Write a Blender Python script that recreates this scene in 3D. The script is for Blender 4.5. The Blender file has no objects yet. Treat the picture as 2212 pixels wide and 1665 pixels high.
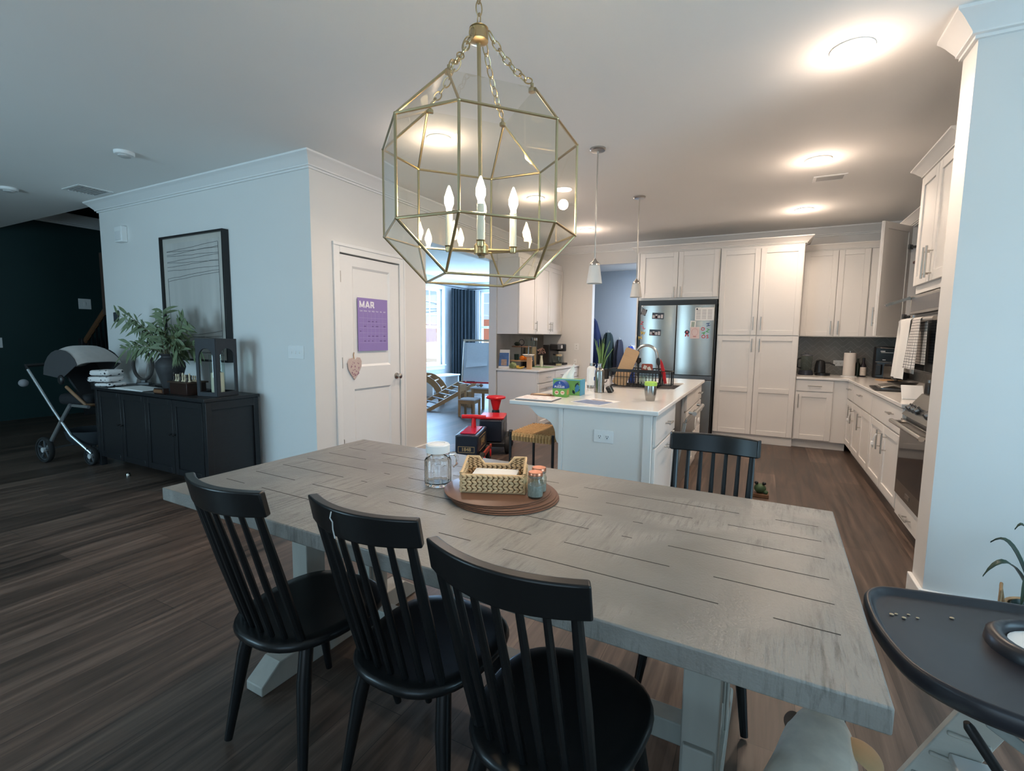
import bpy, bmesh, math, random
from mathutils import Vector, Matrix, Euler
random.seed(7)
C = bpy.context.scene.collection
PI = math.pi
def rad(a): return math.radians(a)

# ------------------------------------------------------------------ materials
MATS = {}
def mat(name, col=(.8, .8, .8), rough=.5, metal=0., var=.06, scale=30., bump=.0, stretch=(1, 1, 1), spec=.5, coat=0., alpha=None, sheen=0., trans=0., ior=1.45, emit=None, estr=0.):
    if name in MATS: return MATS[name]
    m = bpy.data.materials.new(name); m.use_nodes = True
    nt = m.node_tree; b = nt.nodes['Principled BSDF']
    b.inputs['Roughness'].default_value = rough; b.inputs['Metallic'].default_value = metal
    b.inputs['Specular IOR Level'].default_value = spec; b.inputs['Coat Weight'].default_value = coat
    b.inputs['Sheen Weight'].default_value = sheen
    b.inputs['Transmission Weight'].default_value = trans; b.inputs['IOR'].default_value = ior
    if emit: b.inputs['Emission Color'].default_value = (*emit, 1); b.inputs['Emission Strength'].default_value = estr
    tc = nt.nodes.new('ShaderNodeTexCoord'); mp = nt.nodes.new('ShaderNodeMapping')
    mp.inputs['Scale'].default_value = stretch
    nt.links.new(tc.outputs['Object'], mp.inputs['Vector'])
    nz = nt.nodes.new('ShaderNodeTexNoise'); nz.inputs['Scale'].default_value = scale; nz.inputs['Detail'].default_value = 3
    nt.links.new(mp.outputs['Vector'], nz.inputs['Vector'])
    mx = nt.nodes.new('ShaderNodeMix'); mx.data_type = 'RGBA'
    mx.inputs['A'].default_value = (*[max(0, c * (1 - var)) for c in col], 1); mx.inputs['B'].default_value = (*[min(1, c * (1 + var)) for c in col], 1)
    nt.links.new(nz.outputs['Fac'], mx.inputs['Factor']); nt.links.new(mx.outputs['Result'], b.inputs['Base Color'])
    if bump:
        bp = nt.nodes.new('ShaderNodeBump'); bp.inputs['Strength'].default_value = bump; bp.inputs['Distance'].default_value = .004
        nt.links.new(nz.outputs['Fac'], bp.inputs['Height']); nt.links.new(bp.outputs['Normal'], b.inputs['Normal'])
    MATS[name] = m
    return m

def thin_glass(name, tint=(1, 1, 1), refl=1.0, rough=.0):
    """a thin pane: clear with a Fresnel sheen"""
    if name in MATS: return MATS[name]
    m = bpy.data.materials.new(name); m.use_nodes = True; nt = m.node_tree; nt.nodes.clear()
    out = nt.nodes.new('ShaderNodeOutputMaterial'); tr = nt.nodes.new('ShaderNodeBsdfTransparent'); gl = nt.nodes.new('ShaderNodeBsdfGlossy')
    tr.inputs['Color'].default_value = (*tint, 1); gl.inputs['Roughness'].default_value = rough
    fr = nt.nodes.new('ShaderNodeFresnel'); fr.inputs['IOR'].default_value = 1.45
    nz = nt.nodes.new('ShaderNodeTexNoise'); nz.inputs['Scale'].default_value = 6.
    mu = nt.nodes.new('ShaderNodeMath'); mu.operation = 'MULTIPLY'; mu.inputs[1].default_value = refl
    ad = nt.nodes.new('ShaderNodeMath'); ad.operation = 'MULTIPLY_ADD'; ad.inputs[1].default_value = .02; ad.inputs[2].default_value = 0
    mx = nt.nodes.new('ShaderNodeMixShader')
    nt.links.new(fr.outputs[0], mu.inputs[0]); nt.links.new(nz.outputs['Fac'], ad.inputs[0]); nt.links.new(mu.outputs[0], ad.inputs[2])
    ge = nt.nodes.new('ShaderNodeNewGeometry'); iv = nt.nodes.new('ShaderNodeMath'); iv.operation = 'SUBTRACT'; iv.inputs[0].default_value = 1.; nt.links.new(ge.outputs['Backfacing'], iv.inputs[1])
    ml = nt.nodes.new('ShaderNodeMath'); ml.operation = 'MULTIPLY'; nt.links.new(ad.outputs[0], ml.inputs[0]); nt.links.new(iv.outputs[0], ml.inputs[1])
    nt.links.new(ml.outputs[0], mx.inputs[0]); nt.links.new(tr.outputs[0], mx.inputs[1]); nt.links.new(gl.outputs[0], mx.inputs[2]); nt.links.new(mx.outputs[0], out.inputs[0])
    MATS[name] = m
    return m

def N(nt, t, **kw):
    n = nt.nodes.new(t)
    for k, v in kw.items():
        if k in n.inputs: n.inputs[k].default_value = v
        else: setattr(n, k, v)
    return n

def floor_material():
    m = bpy.data.materials.new('plank_floor'); m.use_nodes = True; nt = m.node_tree; b = nt.nodes['Principled BSDF']; L = nt.links.new
    tc = N(nt, 'ShaderNodeTexCoord'); mp = N(nt, 'ShaderNodeMapping'); mp.inputs['Rotation'].default_value = (0, 0, PI / 2)
    L(tc.outputs['Object'], mp.inputs['Vector'])
    br = N(nt, 'ShaderNodeTexBrick'); br.offset = .37; br.offset_frequency = 2; br.squash = 1
    for k, v in {'Scale': 1., 'Mortar Size': .0012, 'Mortar Smooth': .1, 'Bias': 0., 'Brick Width': 1.25, 'Row Height': .18}.items(): br.inputs[k].default_value = v
    br.inputs['Color1'].default_value = (.15, .15, .15, 1); br.inputs['Color2'].default_value = (.85, .85, .85, 1); br.inputs['Mortar'].default_value = (0, 0, 0, 1)
    L(mp.outputs['Vector'], br.inputs['Vector'])
    m2 = N(nt, 'ShaderNodeMapping'); m2.inputs['Scale'].default_value = (1.6, 26, 1); L(mp.outputs['Vector'], m2.inputs['Vector'])
    n1 = N(nt, 'ShaderNodeTexNoise', Scale=1.0, Detail=5., Roughness=.6, Distortion=.4); L(m2.outputs['Vector'], n1.inputs['Vector'])
    n2 = N(nt, 'ShaderNodeTexNoise', Scale=2.2, Detail=2.); L(mp.outputs['Vector'], n2.inputs['Vector'])
    ad = N(nt, 'ShaderNodeMath', operation='MULTIPLY_ADD'); L(br.outputs['Color'], ad.inputs[0]); ad.inputs[1].default_value = .38
    a2 = N(nt, 'ShaderNodeMath', operation='MULTIPLY_ADD'); L(n1.outputs['Fac'], a2.inputs[0]); a2.inputs[1].default_value = 1.25; a2.inputs[2].default_value = -.36
    L(a2.outputs[0], ad.inputs[2])
    cr = N(nt, 'ShaderNodeValToRGB'); e = cr.color_ramp.elements
    e[0].position = .18; e[0].color = (.030, .021, .016, 1); e[1].position = .92; e[1].color = (.22, .155, .12, 1)
    x = e.new(.52); x.color = (.094, .064, .049, 1)
    L(ad.outputs[0], cr.inputs['Fac'])
    mm = N(nt, 'ShaderNodeMix', data_type='RGBA'); L(br.outputs['Fac'], mm.inputs['Factor']); L(cr.outputs['Color'], mm.inputs['A']); mm.inputs['B'].default_value = (.02, .014, .012, 1)
    L(mm.outputs['Result'], b.inputs['Base Color'])
    r = N(nt, 'ShaderNodeMath', operation='MULTIPLY_ADD'); L(n1.outputs['Fac'], r.inputs[0]); r.inputs[1].default_value = .25; r.inputs[2].default_value = .3; L(r.outputs[0], b.inputs['Roughness'])
    bp = N(nt, 'ShaderNodeBump', Strength=.25, Distance=.002); L(n1.outputs['Fac'], bp.inputs['Height']); L(bp.outputs['Normal'], b.inputs['Normal'])
    return m

def table_material():
    m = bpy.data.materials.new('weathered_grey_wood'); m.use_nodes = True; nt = m.node_tree; b = nt.nodes['Principled BSDF']; L = nt.links.new
    tc = N(nt, 'ShaderNodeTexCoord')
    mp = N(nt, 'ShaderNodeMapping'); mp.inputs['Scale'].default_value = (75, 7, 10); L(tc.outputs['Object'], mp.inputs['Vector'])
    saw = N(nt, 'ShaderNodeTexNoise', Scale=1., Detail=6., Roughness=.7, Distortion=.3); L(mp.outputs['Vector'], saw.inputs['Vector'])
    big = N(nt, 'ShaderNodeTexNoise', Scale=3.2, Detail=3., Distortion=.6); L(tc.outputs['Object'], big.inputs['Vector'])
    fine = N(nt, 'ShaderNodeTexNoise', Scale=160., Detail=4.); L(tc.outputs['Object'], fine.inputs['Vector'])
    cr = N(nt, 'ShaderNodeValToRGB'); e = cr.color_ramp.elements; e[0].position = .45; e[0].color = (0, 0, 0, 1); e[1].position = .62; e[1].color = (1, 1, 1, 1); L(big.outputs['Fac'], cr.inputs['Fac'])
    c1 = N(nt, 'ShaderNodeValToRGB'); e = c1.color_ramp.elements; e[0].position = .3; e[0].color = (.20, .188, .170, 1); e[1].position = .72; e[1].color = (.305, .290, .264, 1); L(big.outputs['Fac'], c1.inputs['Fac'])
    c2 = N(nt, 'ShaderNodeValToRGB'); e = c2.color_ramp.elements; e[0].position = .33; e[0].color = (.45, .45, .45, 1); e[1].position = .52; e[1].color = (1, 1, 1, 1); L(saw.outputs['Fac'], c2.inputs['Fac'])
    mu = N(nt, 'ShaderNodeMix', data_type='RGBA', blend_type='MULTIPLY'); L(cr.outputs['Color'], mu.inputs['Factor']); L(c1.outputs['Color'], mu.inputs['A']); L(c2.outputs['Color'], mu.inputs['B'])
    L(mu.outputs['Result'], b.inputs['Base Color'])
    h = N(nt, 'ShaderNodeMath', operation='MULTIPLY'); L(saw.outputs['Fac'], h.inputs[0]); L(cr.outputs['Color'], h.inputs[1])
    h2 = N(nt, 'ShaderNodeMath', operation='MULTIPLY_ADD'); L(fine.outputs['Fac'], h2.inputs[0]); h2.inputs[1].default_value = .3; L(h.outputs[0], h2.inputs[2])
    bp = N(nt, 'ShaderNodeBump', Strength=.9, Distance=.004); L(h2.outputs[0], bp.inputs['Height']); L(bp.outputs['Normal'], b.inputs['Normal'])
    b.inputs['Roughness'].default_value = .36
    return m

def herringbone_material():
    m = bpy.data.materials.new('herringbone_tile'); m.use_nodes = True; nt = m.node_tree; b = nt.nodes['Principled BSDF']; L = nt.links.new
    tc = N(nt, 'ShaderNodeTexCoord'); outs = []
    # zigzag rows of slanted tiles: fold the position and lay brick rows at 45 degrees on each side of the fold
    sep = N(nt, 'ShaderNodeSeparateXYZ'); L(tc.outputs['Object'], sep.inputs[0])
    pp = N(nt, 'ShaderNodeMath', operation='PINGPONG'); L(sep.outputs['X'], pp.inputs[0]); pp.inputs[1].default_value = .085
    s = N(nt, 'ShaderNodeMath', operation='ADD'); L(pp.outputs[0], s.inputs[0]); L(sep.outputs['Z'], s.inputs[1])
    d = N(nt, 'ShaderNodeMath', operation='SUBTRACT'); L(pp.outputs[0], d.inputs[0]); L(sep.outputs['Z'], d.inputs[1])
    def line(v, period, w):
        f = N(nt, 'ShaderNodeMath', operation='PINGPONG'); L(v, f.inputs[0]); f.inputs[1].default_value = period / 2
        g = N(nt, 'ShaderNodeMath', operation='LESS_THAN'); L(f.outputs[0], g.inputs[0]); g.inputs[1].default_value = w
        return g.outputs[0]
    a = line(s.outputs[0], .075, .0022); e = line(d.outputs[0], .30, .0016)
    mx = N(nt, 'ShaderNodeMath', operation='MAXIMUM'); L(a, mx.inputs[0]); L(e, mx.inputs[1])
    nz = N(nt, 'ShaderNodeTexNoise', Scale=9., Detail=4.); L(tc.outputs['Object'], nz.inputs['Vector'])
    c = N(nt, 'ShaderNodeValToRGB'); q = c.color_ramp.elements; q[0].color = (.17, .163, .15, 1); q[1].color = (.26, .25, .23, 1); L(nz.outputs['Fac'], c.inputs['Fac'])
    mm = N(nt, 'ShaderNodeMix', data_type='RGBA'); L(mx.outputs[0], mm.inputs['Factor']); L(c.outputs['Color'], mm.inputs['A']); mm.inputs['B'].default_value = (.37, .35, .32, 1)
    L(mm.outputs['Result'], b.inputs['Base Color']); b.inputs['Roughness'].default_value = .3
    return m

# ------------------------------------------------------------------ mesh builder
class MB:
    def __init__(s): s.b = bmesh.new()
    def _m(s, geo, mi):
        for f in geo: f.material_index = mi
    def box(s, x0, x1, y0, y1, z0, z1, mi=0, M=None):
        v = [s.b.verts.new(p) for p in [(x0, y0, z0), (x1, y0, z0), (x1, y1, z0), (x0, y1, z0), (x0, y0, z1), (x1, y0, z1), (x1, y1, z1), (x0, y1, z1)]]
        if M is not None:
            for q in v: q.co = M @ q.co
        for i in [(0, 3, 2, 1), (4, 5, 6, 7), (0, 1, 5, 4), (1, 2, 6, 5), (2, 3, 7, 6), (3, 0, 4, 7)]:
            s.b.faces.new([v[k] for k in i]).material_index = mi
        return s
    def cbox(s, c, d, mi=0, M=None, rot=None):
        T = Matrix.Translation(c)
        if rot is not None: T = T @ Euler(rot).to_matrix().to_4x4()
        if M is not None: T = M @ T
        return s.box(-d[0] / 2, d[0] / 2, -d[1] / 2, d[1] / 2, -d[2] / 2, d[2] / 2, mi, T)
    def tube(s, pts, r, n=10, mi=0, closed=False, caps=True, flat=None):
        pts = [Vector(p) for p in pts]; rr = r if isinstance(r, (list, tuple)) else [r] * len(pts)
        rr = rr + [rr[-1]] * (len(pts) - len(rr)) if isinstance(rr, list) else list(rr); rings = []; up = None; P = len(pts)
        for i, p in enumerate(pts):
            a = pts[(i - 1) % P] if closed else pts[max(0, i - 1)]; c = pts[(i + 1) % P] if closed else pts[min(P - 1, i + 1)]
            t = (c - a).normalized() if (c - a).length > 1e-9 else Vector((0, 0, 1))
            if up is None:
                up = t.orthogonal().normalized()
                if flat is not None:
                    u = Vector(flat) - t * Vector(flat).dot(t)
                    if u.length > 1e-6: up = u.normalized()
            else:
                up = (up - t * up.dot(t)).normalized()
            w = t.cross(up)
            ra, rb = rr[i] if isinstance(rr[i], (tuple, list)) else (rr[i], rr[i])
            rings.append([s.b.verts.new(p + up * (ra * math.cos(k * 2 * PI / n)) + w * (rb * math.sin(k * 2 * PI / n))) for k in range(n)])
        for i in range(P if closed else P - 1):
            A, B = rings[i], rings[(i + 1) % P]
            off = 0
            if closed and i == P - 1:
                off = min(range(n), key=lambda o: (A[0].co - B[o].co).length)
            for k in range(n):
                s.b.faces.new([A[k], A[(k + 1) % n], B[(k + 1 + off) % n], B[(k + off) % n]]).material_index = mi
        if caps and not closed:
            s.b.faces.new(rings[0][::-1]).material_index = mi; s.b.faces.new(rings[-1]).material_index = mi
        return s
    def cyl(s, p0, p1, r0, r1=None, n=16, mi=0): return s.tube([p0, p1], [r0, r0 if r1 is None else r1], n, mi)
    def lathe(s, prof, c=(0, 0, 0), n=24, mi=0, M=None, sx=1., sy=1.):
        rings = []
        for r, z in prof:
            if r < 1e-5: rings.append([s.b.verts.new((c[0], c[1], c[2] + z))])
            else: rings.append([s.b.verts.new((c[0] + sx * r * math.cos(k * 2 * PI / n), c[1] + sy * r * math.sin(k * 2 * PI / n), c[2] + z)) for k in range(n)])
        if M is not None:
            for R in rings:
                for v in R: v.co = M @ v.co
        for A, B in zip(rings, rings[1:]):
            for k in range(n):
                j = (k + 1) % n
                f = [A[k % len(A)], A[j % len(A)], B[j % len(B)], B[k % len(B)]]
                u = []
                for q in f:
                    if q not in u: u.append(q)
                if len(u) >= 3: s.b.faces.new(u).material_index = mi
        A, B = rings[-1], rings[0]
        if len(A) > 1 and len(B) > 1:      # a profile that never meets the axis closes on itself
            for k in range(n): s.b.faces.new([A[k], A[(k + 1) % n], B[(k + 1) % n], B[k]]).material_index = mi
        elif len(B) > 1: s.b.faces.new(B[::-1]).material_index = mi
        elif len(A) > 1: s.b.faces.new(A).material_index = mi
        return s
    def prism(s, poly, d, mi=0, M=None):
        """poly: list of (a, b) laid in XZ, extruded along Y from 0 to d"""
        A = [s.b.verts.new((a, 0, b)) for a, b in poly]; B = [s.b.verts.new((a, d, b)) for a, b in poly]
        if M is not None:
            for v in A + B: v.co = M @ v.co
        n = len(poly)
        s.b.faces.new(A).material_index = mi; s.b.faces.new(B[::-1]).material_index = mi
        for k in range(n): s.b.faces.new([A[(k + 1) % n], A[k], B[k], B[(k + 1) % n]]).material_index = mi
        return s
    def slab(s, poly, z0, z1, mi=0, M=None):
        A = [s.b.verts.new((a, b, z0)) for a, b in poly]; B = [s.b.verts.new((a, b, z1)) for a, b in poly]
        if M is not None:
            for v in A + B: v.co = M @ v.co
        n = len(poly)
        s.b.faces.new(A[::-1]).material_index = mi; s.b.faces.new(B).material_index = mi
        for k in range(n): s.b.faces.new([A[k], A[(k + 1) % n], B[(k + 1) % n], B[k]]).material_index = mi
        return s
    def plate(s, pts, t, mi=0):
        """a planar polygon of 3-D points given thickness t along its normal"""
        P = [Vector(p) for p in pts]; n = (P[1] - P[0]).cross(P[2] - P[0]).normalized() * (t / 2)
        A = [s.b.verts.new(p - n) for p in P]; B = [s.b.verts.new(p + n) for p in P]; k = len(P)
        s.b.faces.new(A[::-1]).material_index = mi; s.b.faces.new(B).material_index = mi
        for i in range(k): s.b.faces.new([A[i], A[(i + 1) % k], B[(i + 1) % k], B[i]]).material_index = mi
        return s
    def ell(s, c, r, n=20, m=12, mi=0, M=None):
        prof = [(math.sin(PI * i / m), -math.cos(PI * i / m)) for i in range(m + 1)]
        T = Matrix.Translation(c) @ Matrix.Diagonal((*r, 1))
        if M is not None: T = M @ T
        return s.lathe(prof, n=n, mi=mi, M=T)
    def grid(s, f, nu, nv, t, mi=0):
        """a thick sheet: f(u, v) -> (point); doubled by t along its normals"""
        V = [[Vector(f(i / nu, j / nv)) for j in range(nv + 1)] for i in range(nu + 1)]
        def nrm(i, j):
            a = V[min(nu, i + 1)][j] - V[max(0, i - 1)][j]; b = V[i][min(nv, j + 1)] - V[i][max(0, j - 1)]
            n = a.cross(b); return n.normalized() if n.length > 1e-12 else Vector((0, 0, 1))
        A = [[s.b.verts.new(V[i][j] + nrm(i, j) * t / 2) for j in range(nv + 1)] for i in range(nu + 1)]
        B = [[s.b.verts.new(V[i][j] - nrm(i, j) * t / 2) for j in range(nv + 1)] for i in range(nu + 1)]
        for i in range(nu):
            for j in range(nv):
                s.b.faces.new([A[i][j], A[i + 1][j], A[i + 1][j + 1], A[i][j + 1]]).material_index = mi
                s.b.faces.new([B[i][j], B[i][j + 1], B[i + 1][j + 1], B[i + 1][j]]).material_index = mi
        for i in range(nu):
            s.b.faces.new([A[i + 1][0], A[i][0], B[i][0], B[i + 1][0]]).material_index = mi
            s.b.faces.new([A[i][nv], A[i + 1][nv], B[i + 1][nv], B[i][nv]]).material_index = mi
        for j in range(nv):
            s.b.faces.new([A[0][j], A[0][j + 1], B[0][j + 1], B[0][j]]).material_index = mi
            s.b.faces.new([A[nu][j + 1], A[nu][j], B[nu][j], B[nu][j + 1]]).material_index = mi
        return s
    def build(s, name, mats, parent=None, world=False, bevel=0., seg=2, sub=0, angle=35, smooth=True, label=None, cat=None, group=None, kind=None, loc=None):
        bmesh.ops.recalc_face_normals(s.b, faces=s.b.faces)
        me = bpy.data.meshes.new(name)
        if world and parent is not None:
            M = (Matrix.Translation(parent.location) @ parent.rotation_euler.to_matrix().to_4x4()).inverted()
            for v in s.b.verts: v.co = M @ v.co
        if loc is not None:
            for v in s.b.verts: v.co = v.co - Vector(loc)
        s.b.to_mesh(me); s.b.free()
        if not isinstance(mats, (list, tuple)): mats = [mats]
        for m in mats: me.materials.append(m)
        if smooth:
            me.polygons.foreach_set('use_smooth', [True] * len(me.polygons))
            me.set_sharp_from_angle(angle=rad(angle))
        o = bpy.data.objects.new(name, me); C.objects.link(o)
        if loc is not None: o.location = loc
        if parent is not None: o.parent = parent
        if bevel:
            k = o.modifiers.new('edge', 'BEVEL'); k.width = bevel; k.segments = seg; k.limit_method = 'ANGLE'; k.angle_limit = rad(40)
        if sub:
            k = o.modifiers.new('sub', 'SUBSURF'); k.levels = sub; k.render_levels = sub
        return tag(o, label, cat, group, kind)

def tag(o, label=None, cat=None, group=None, kind=None):
    if label: o['label'] = label
    if cat: o['category'] = cat
    if group: o['group'] = group
    if kind: o['kind'] = kind
    return o

def thing(name, label, cat, loc=(0, 0, 0), rz=0., group=None):
    o = bpy.data.objects.new(name, None); C.objects.link(o)
    o.empty_display_size = .1; o.location = loc; o.rotation_euler = (0, 0, rz)
    return tag(o, label, cat, group)

def dup(root, loc, rz=0., label=None, group=None):
    r = root.copy(); C.objects.link(r); r.location = loc; r.rotation_euler = (0, 0, rz)
    if label: r['label'] = label
    if group: r['group'] = group
    for ch in list(root.children):
        c = ch.copy(); C.objects.link(c); c.parent = r
        for g in list(ch.children):
            d = g.copy(); C.objects.link(d); d.parent = c
    return r

def text_mesh(txt, size, depth=.001, bold=False, extra=0.):
    cu = bpy.data.curves.new('lettering', 'FONT'); cu.body = txt; cu.size = size; cu.extrude = depth / 2; cu.align_x = 'CENTER'; cu.align_y = 'CENTER'
    cu.offset = extra; cu.resolution_u = 3
    o = bpy.data.objects.new('lettering', cu); C.objects.link(o)
    dg = bpy.context.evaluated_depsgraph_get()
    me = bpy.data.meshes.new_from_object(o.evaluated_get(dg))
    bpy.data.objects.remove(o); bpy.data.curves.remove(cu)
    me.materials.clear()
    return me

def text(name, txt, size, m, loc, rot, parent=None, depth=.001, extra=0., sx=1., **kw):
    me = text_mesh(txt, size, depth, extra=extra); me.materials.append(m)
    if sx != 1.: me.transform(Matrix.Diagonal((sx, 1, 1, 1)))
    o = bpy.data.objects.new(name, me); C.objects.link(o); o.location = loc; o.rotation_euler = rot
    if parent is not None: o.parent = parent
    return tag(o, **kw)

def rrect(w, d, r, n=6, cx=0., cy=0.):
    out = []
    for sx, sy, a0 in ((1, 1, 0), (-1, 1, 90), (-1, -1, 180), (1, -1, 270)):
        for k in range(n + 1):
            a = rad(a0 + 90 * k / n); out.append((cx + sx * (w / 2 - r) + r * math.cos(a), cy + sy * (d / 2 - r) + r * math.sin(a)))
    return out

# palette
PAINT = mat('wall_paint', (.74, .73, .71), .6, var=.015, scale=3)
CEIL = mat('ceiling_paint', (.86, .85, .83), .8, var=.015, scale=2)
TRIM = mat('trim_paint', (.82, .82, .81), .35, var=.01)
CAB = mat('cabinet_white', (.76, .735, .705), .38, var=.012, scale=5)
DARKG = mat('dark_green_paint', (.013, .038, .038), .55, var=.05, scale=4)
BLUEP = mat('blue_paint', (.42, .48, .55), .6, var=.02, scale=3)
QUARTZ = mat('white_quartz', (.80, .78, .75), .16, var=.03, scale=14)
NICKEL = mat('brushed_nickel', (.52, .50, .47), .28, 1., var=.05, stretch=(1, 1, 30))
STEEL = mat('stainless_steel', (.32, .31, .29), .27, 1., var=.05, scale=3, stretch=(60, 60, 1))
STEELD = mat('dark_steel', (.20, .20, .20), .35, 1., var=.05)
BRASS = mat('antique_brass', (.52, .41, .24), .28, 1., var=.08)
BLACK = mat('black_painted_wood', (.0075, .008, .0085), .3, var=.2, scale=12, spec=.4)
BLKP = mat('black_plastic', (.014, .014, .015), .35, var=.1)
BLKM = mat('black_metal', (.018, .018, .019), .4, .3, var=.1)
RED = mat('red_plastic', (.62, .018, .025), .28, var=.05)
WHITE = mat('white_plastic', (.82, .82, .81), .35, var=.01)
PAPER = mat('white_paper', (.82, .81, .79), .8, var=.02)
CLOTHW = mat('white_cloth', (.76, .74, .70), .9, var=.05, scale=90, bump=.3, sheen=.3)
RUBBER = mat('black_rubber', (.016, .016, .016), .75, var=.15)
FLOOR = floor_material()
TABLE = table_material()
HERR = herringbone_material()
SIDEB = mat('black_oak', (.012, .013, .015), .4, var=.3, scale=8, stretch=(1, 1, 12), bump=.15)
LWOOD = mat('light_wood', (.50, .30, .15), .5, var=.12, scale=6, stretch=(1, 14, 1))
TWOOD = mat('toy_wood', (.42, .25, .12), .5, var=.12, scale=6, stretch=(1, 10, 4))
DWOOD = mat('brown_wood', (.16, .075, .035), .5, var=.2, scale=6, stretch=(10, 1, 1))
GLASS = mat('clear_glass', (.97, .985, .98), .02, trans=1., var=.0)
# ================================================================== ROOM
H = 2.83
XL = -3.40; YC = 2.89; YB = 7.72
def st(name, boxes, m, bevel=0.):
    b = MB()
    for q in boxes: b.box(*q)
    return b.build(name, m, bevel=bevel, kind='structure')
st('floor', [(-10.4, 3.3, -2.6, 7.1, -.12, 0), (-7.05, 3.3, 7.1, 10.98, -.12, 0)], FLOOR)
st('ceiling_main', [(-10.4, 3.3, -2.6, 2.93, H, H + .1), (-7.0, 3.3, 2.93, 7.84, H, H + .1)], CEIL)
st('ceiling_playroom', [(-7.09, -3.52, 4.0, 10.99, 2.72, 2.83)], CEIL)
st('ceiling_mudroom', [(-3.6, -.6, 7.84, 9.3, 2.62, 2.72)], CEIL)
st('ceiling_foyer', [(-10.4, -6.9, 2.9, 7.2, 5.2, 5.3)], DARKG)
st('wall_left', [(-6.88, XL, YC, YC + .12, 0, H)], PAINT)
st('wall_pantry', [(XL - .12, XL, YC + .12, 3.185, 0, H), (XL - .12, XL, 3.985, 4.44, 0, H), (XL - .12, XL, 6.06, YB, 0, H),
                   (XL - .12, XL, 3.185, 3.985, 2.09, H), (XL - .12, XL, 4.44, 6.06, 2.41, H)], PAINT)
st('wall_back', [(XL - .12, -2.53, YB, YB + .12, 0, H), (-1.745, 1.75, YB, YB + .12, 0, H), (-2.53, -1.745, YB, YB + .12, 2.53, H)], PAINT)
st('wall_right', [(1.60, 1.75, 3.22, YB, 0, H)], PAINT)
st('wall_pillar', [(.785, 3.2, 3.03, 3.22, 0, H)], PAINT)
st('wall_dining', [(3.2, 3.3, -2.5, .15, 0, H), (3.2, 3.3, 2.15, 3.22, 0, H), (3.2, 3.3, .15, 2.15, 0, .4), (3.2, 3.3, .15, 2.15, 2.4, H)], PAINT)
st('wall_front', [(-10.4, -5.6, -2.6, -2.48, 0, H), (-3.9, -1.1, -2.6, -2.48, 0, H), (1.3, 3.3, -2.6, -2.48, 0, H),
                  (-5.6, -3.9, -2.6, -2.48, 2.4, H), (-1.1, 1.3, -2.6, -2.48, 2.4, H), (-5.6, -3.9, -2.6, -2.48, 0, .5)], PAINT)
st('wall_foyer', [(-10.4, -10.14, -2.5, 7.1, 0, H), (-10.4, -10.14, 2.9, 7.1, H, 5.2), (-10.14, -6.88, 7.0, 7.1, 0, 5.2), (-10.14, -6.88, 2.83, 2.93, H + .1, 5.2), (-6.98, -6.88, YC + .12, 7.0, 0, 5.2)], DARKG)
st('wall_mudroom', [(-3.4, -.7, 9.2, 9.3, 0, 2.62), (-3.5, -3.4, YB + .12, 9.3, 0, 2.62), (-.7, -.6, YB + .12, 9.3, 0, 2.62)], BLUEP)
PX0 = -6.95; PY1 = 10.85
PLAY = mat('playroom_paint', (.62, .63, .64), .6, var=.015)
st('wall_playroom', [(PX0 - .14, PX0, 4.0, 8.55, 0, 2.72), (PX0 - .14, PX0, 9.72, PY1, 0, 2.72), (PX0 - .14, PX0, 8.55, 9.72, 0, .66), (PX0 - .14, PX0, 8.55, 9.72, 2.47, 2.72),
                     (PX0 - .14, -6.60, PY1, PY1 + .14, 0, 2.72), (-5.1, -3.5, PY1, PY1 + .14, 0, 2.72), (-6.60, -5.1, PY1, PY1 + .14, 0, .66), (-6.60, -5.1, PY1, PY1 + .14, 2.52, 2.72),
                     (PX0, XL - .12, 4.1, 4.22, 0, 2.72), (-3.52, -3.40, YB + .12, PY1, 0, 2.72)], PLAY)
# baseboards
def base(name, segs):
    b = MB()
    for (x0, x1, y0, y1) in segs:
        b.box(x0, x1, y0, y1, 0, .115)
    return b.build(name, TRIM, bevel=.004, kind='structure')
base('baseboard_left', [(-6.88, XL, YC - .016, YC)])
base('baseboard_pantry', [(XL, XL + .016, YC, 3.12), (XL, XL + .016, 4.05, 4.44), (XL - .12, XL + .016, 4.424, 4.44)])
base('baseboard_back', [(-2.74, -2.53, YB - .016, YB)])
base('baseboard_pillar', [(.765, 3.2, 3.012, 3.03), (.765, .785, 3.03, 3.23)])
base('baseboard_playroom', [(PX0, PX0 + .016, 4.2, PY1), (PX0, -3.5, PY1 - .016, PY1)])
base('baseboard_mudroom', [(-3.4, -.7, 9.184, 9.2)])
# crown mouldings: profile (out from wall, down from ceiling)
CROWN = [(0, 0), (.105, 0), (.105, .014), (.097, .02), (.090, .024), (.072, .040), (.052, .062), (.036, .078), (.030, .086), (.030, .094), (.016, .098), (.016, .112), (0, .112)]
def crown(name, path, ztop, prof=CROWN, m=TRIM, ends=True, sc=1.):
    """path of (x, y); the moulding hangs to the LEFT of the walking direction"""
    b = MB(); P = [Vector(p) for p in path]; rings = []
    for i, p in enumerate(P):
        d0 = (P[i] - P[i - 1]).normalized() if i else None; d1 = (P[i + 1] - P[i]).normalized() if i < len(P) - 1 else None
        n0 = Vector((-d0.y, d0.x)) if d0 else None; n1 = Vector((-d1.y, d1.x)) if d1 else None
        if n0 and n1:
            n = (n0 + n1).normalized(); n = n / max(.2, n.dot(n0))
        else: n = n0 or n1
        rings.append([b.b.verts.new((p.x + n.x * a * sc, p.y + n.y * a * sc, ztop - c * sc)) for a, c in prof])
    k = len(prof)
    for A, B in zip(rings, rings[1:]):
        for i in range(k): b.b.faces.new([A[i], A[(i + 1) % k], B[(i + 1) % k], B[i]])
    b.b.faces.new(rings[0]); b.b.faces.new(rings[-1][::-1])
    return b
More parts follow.
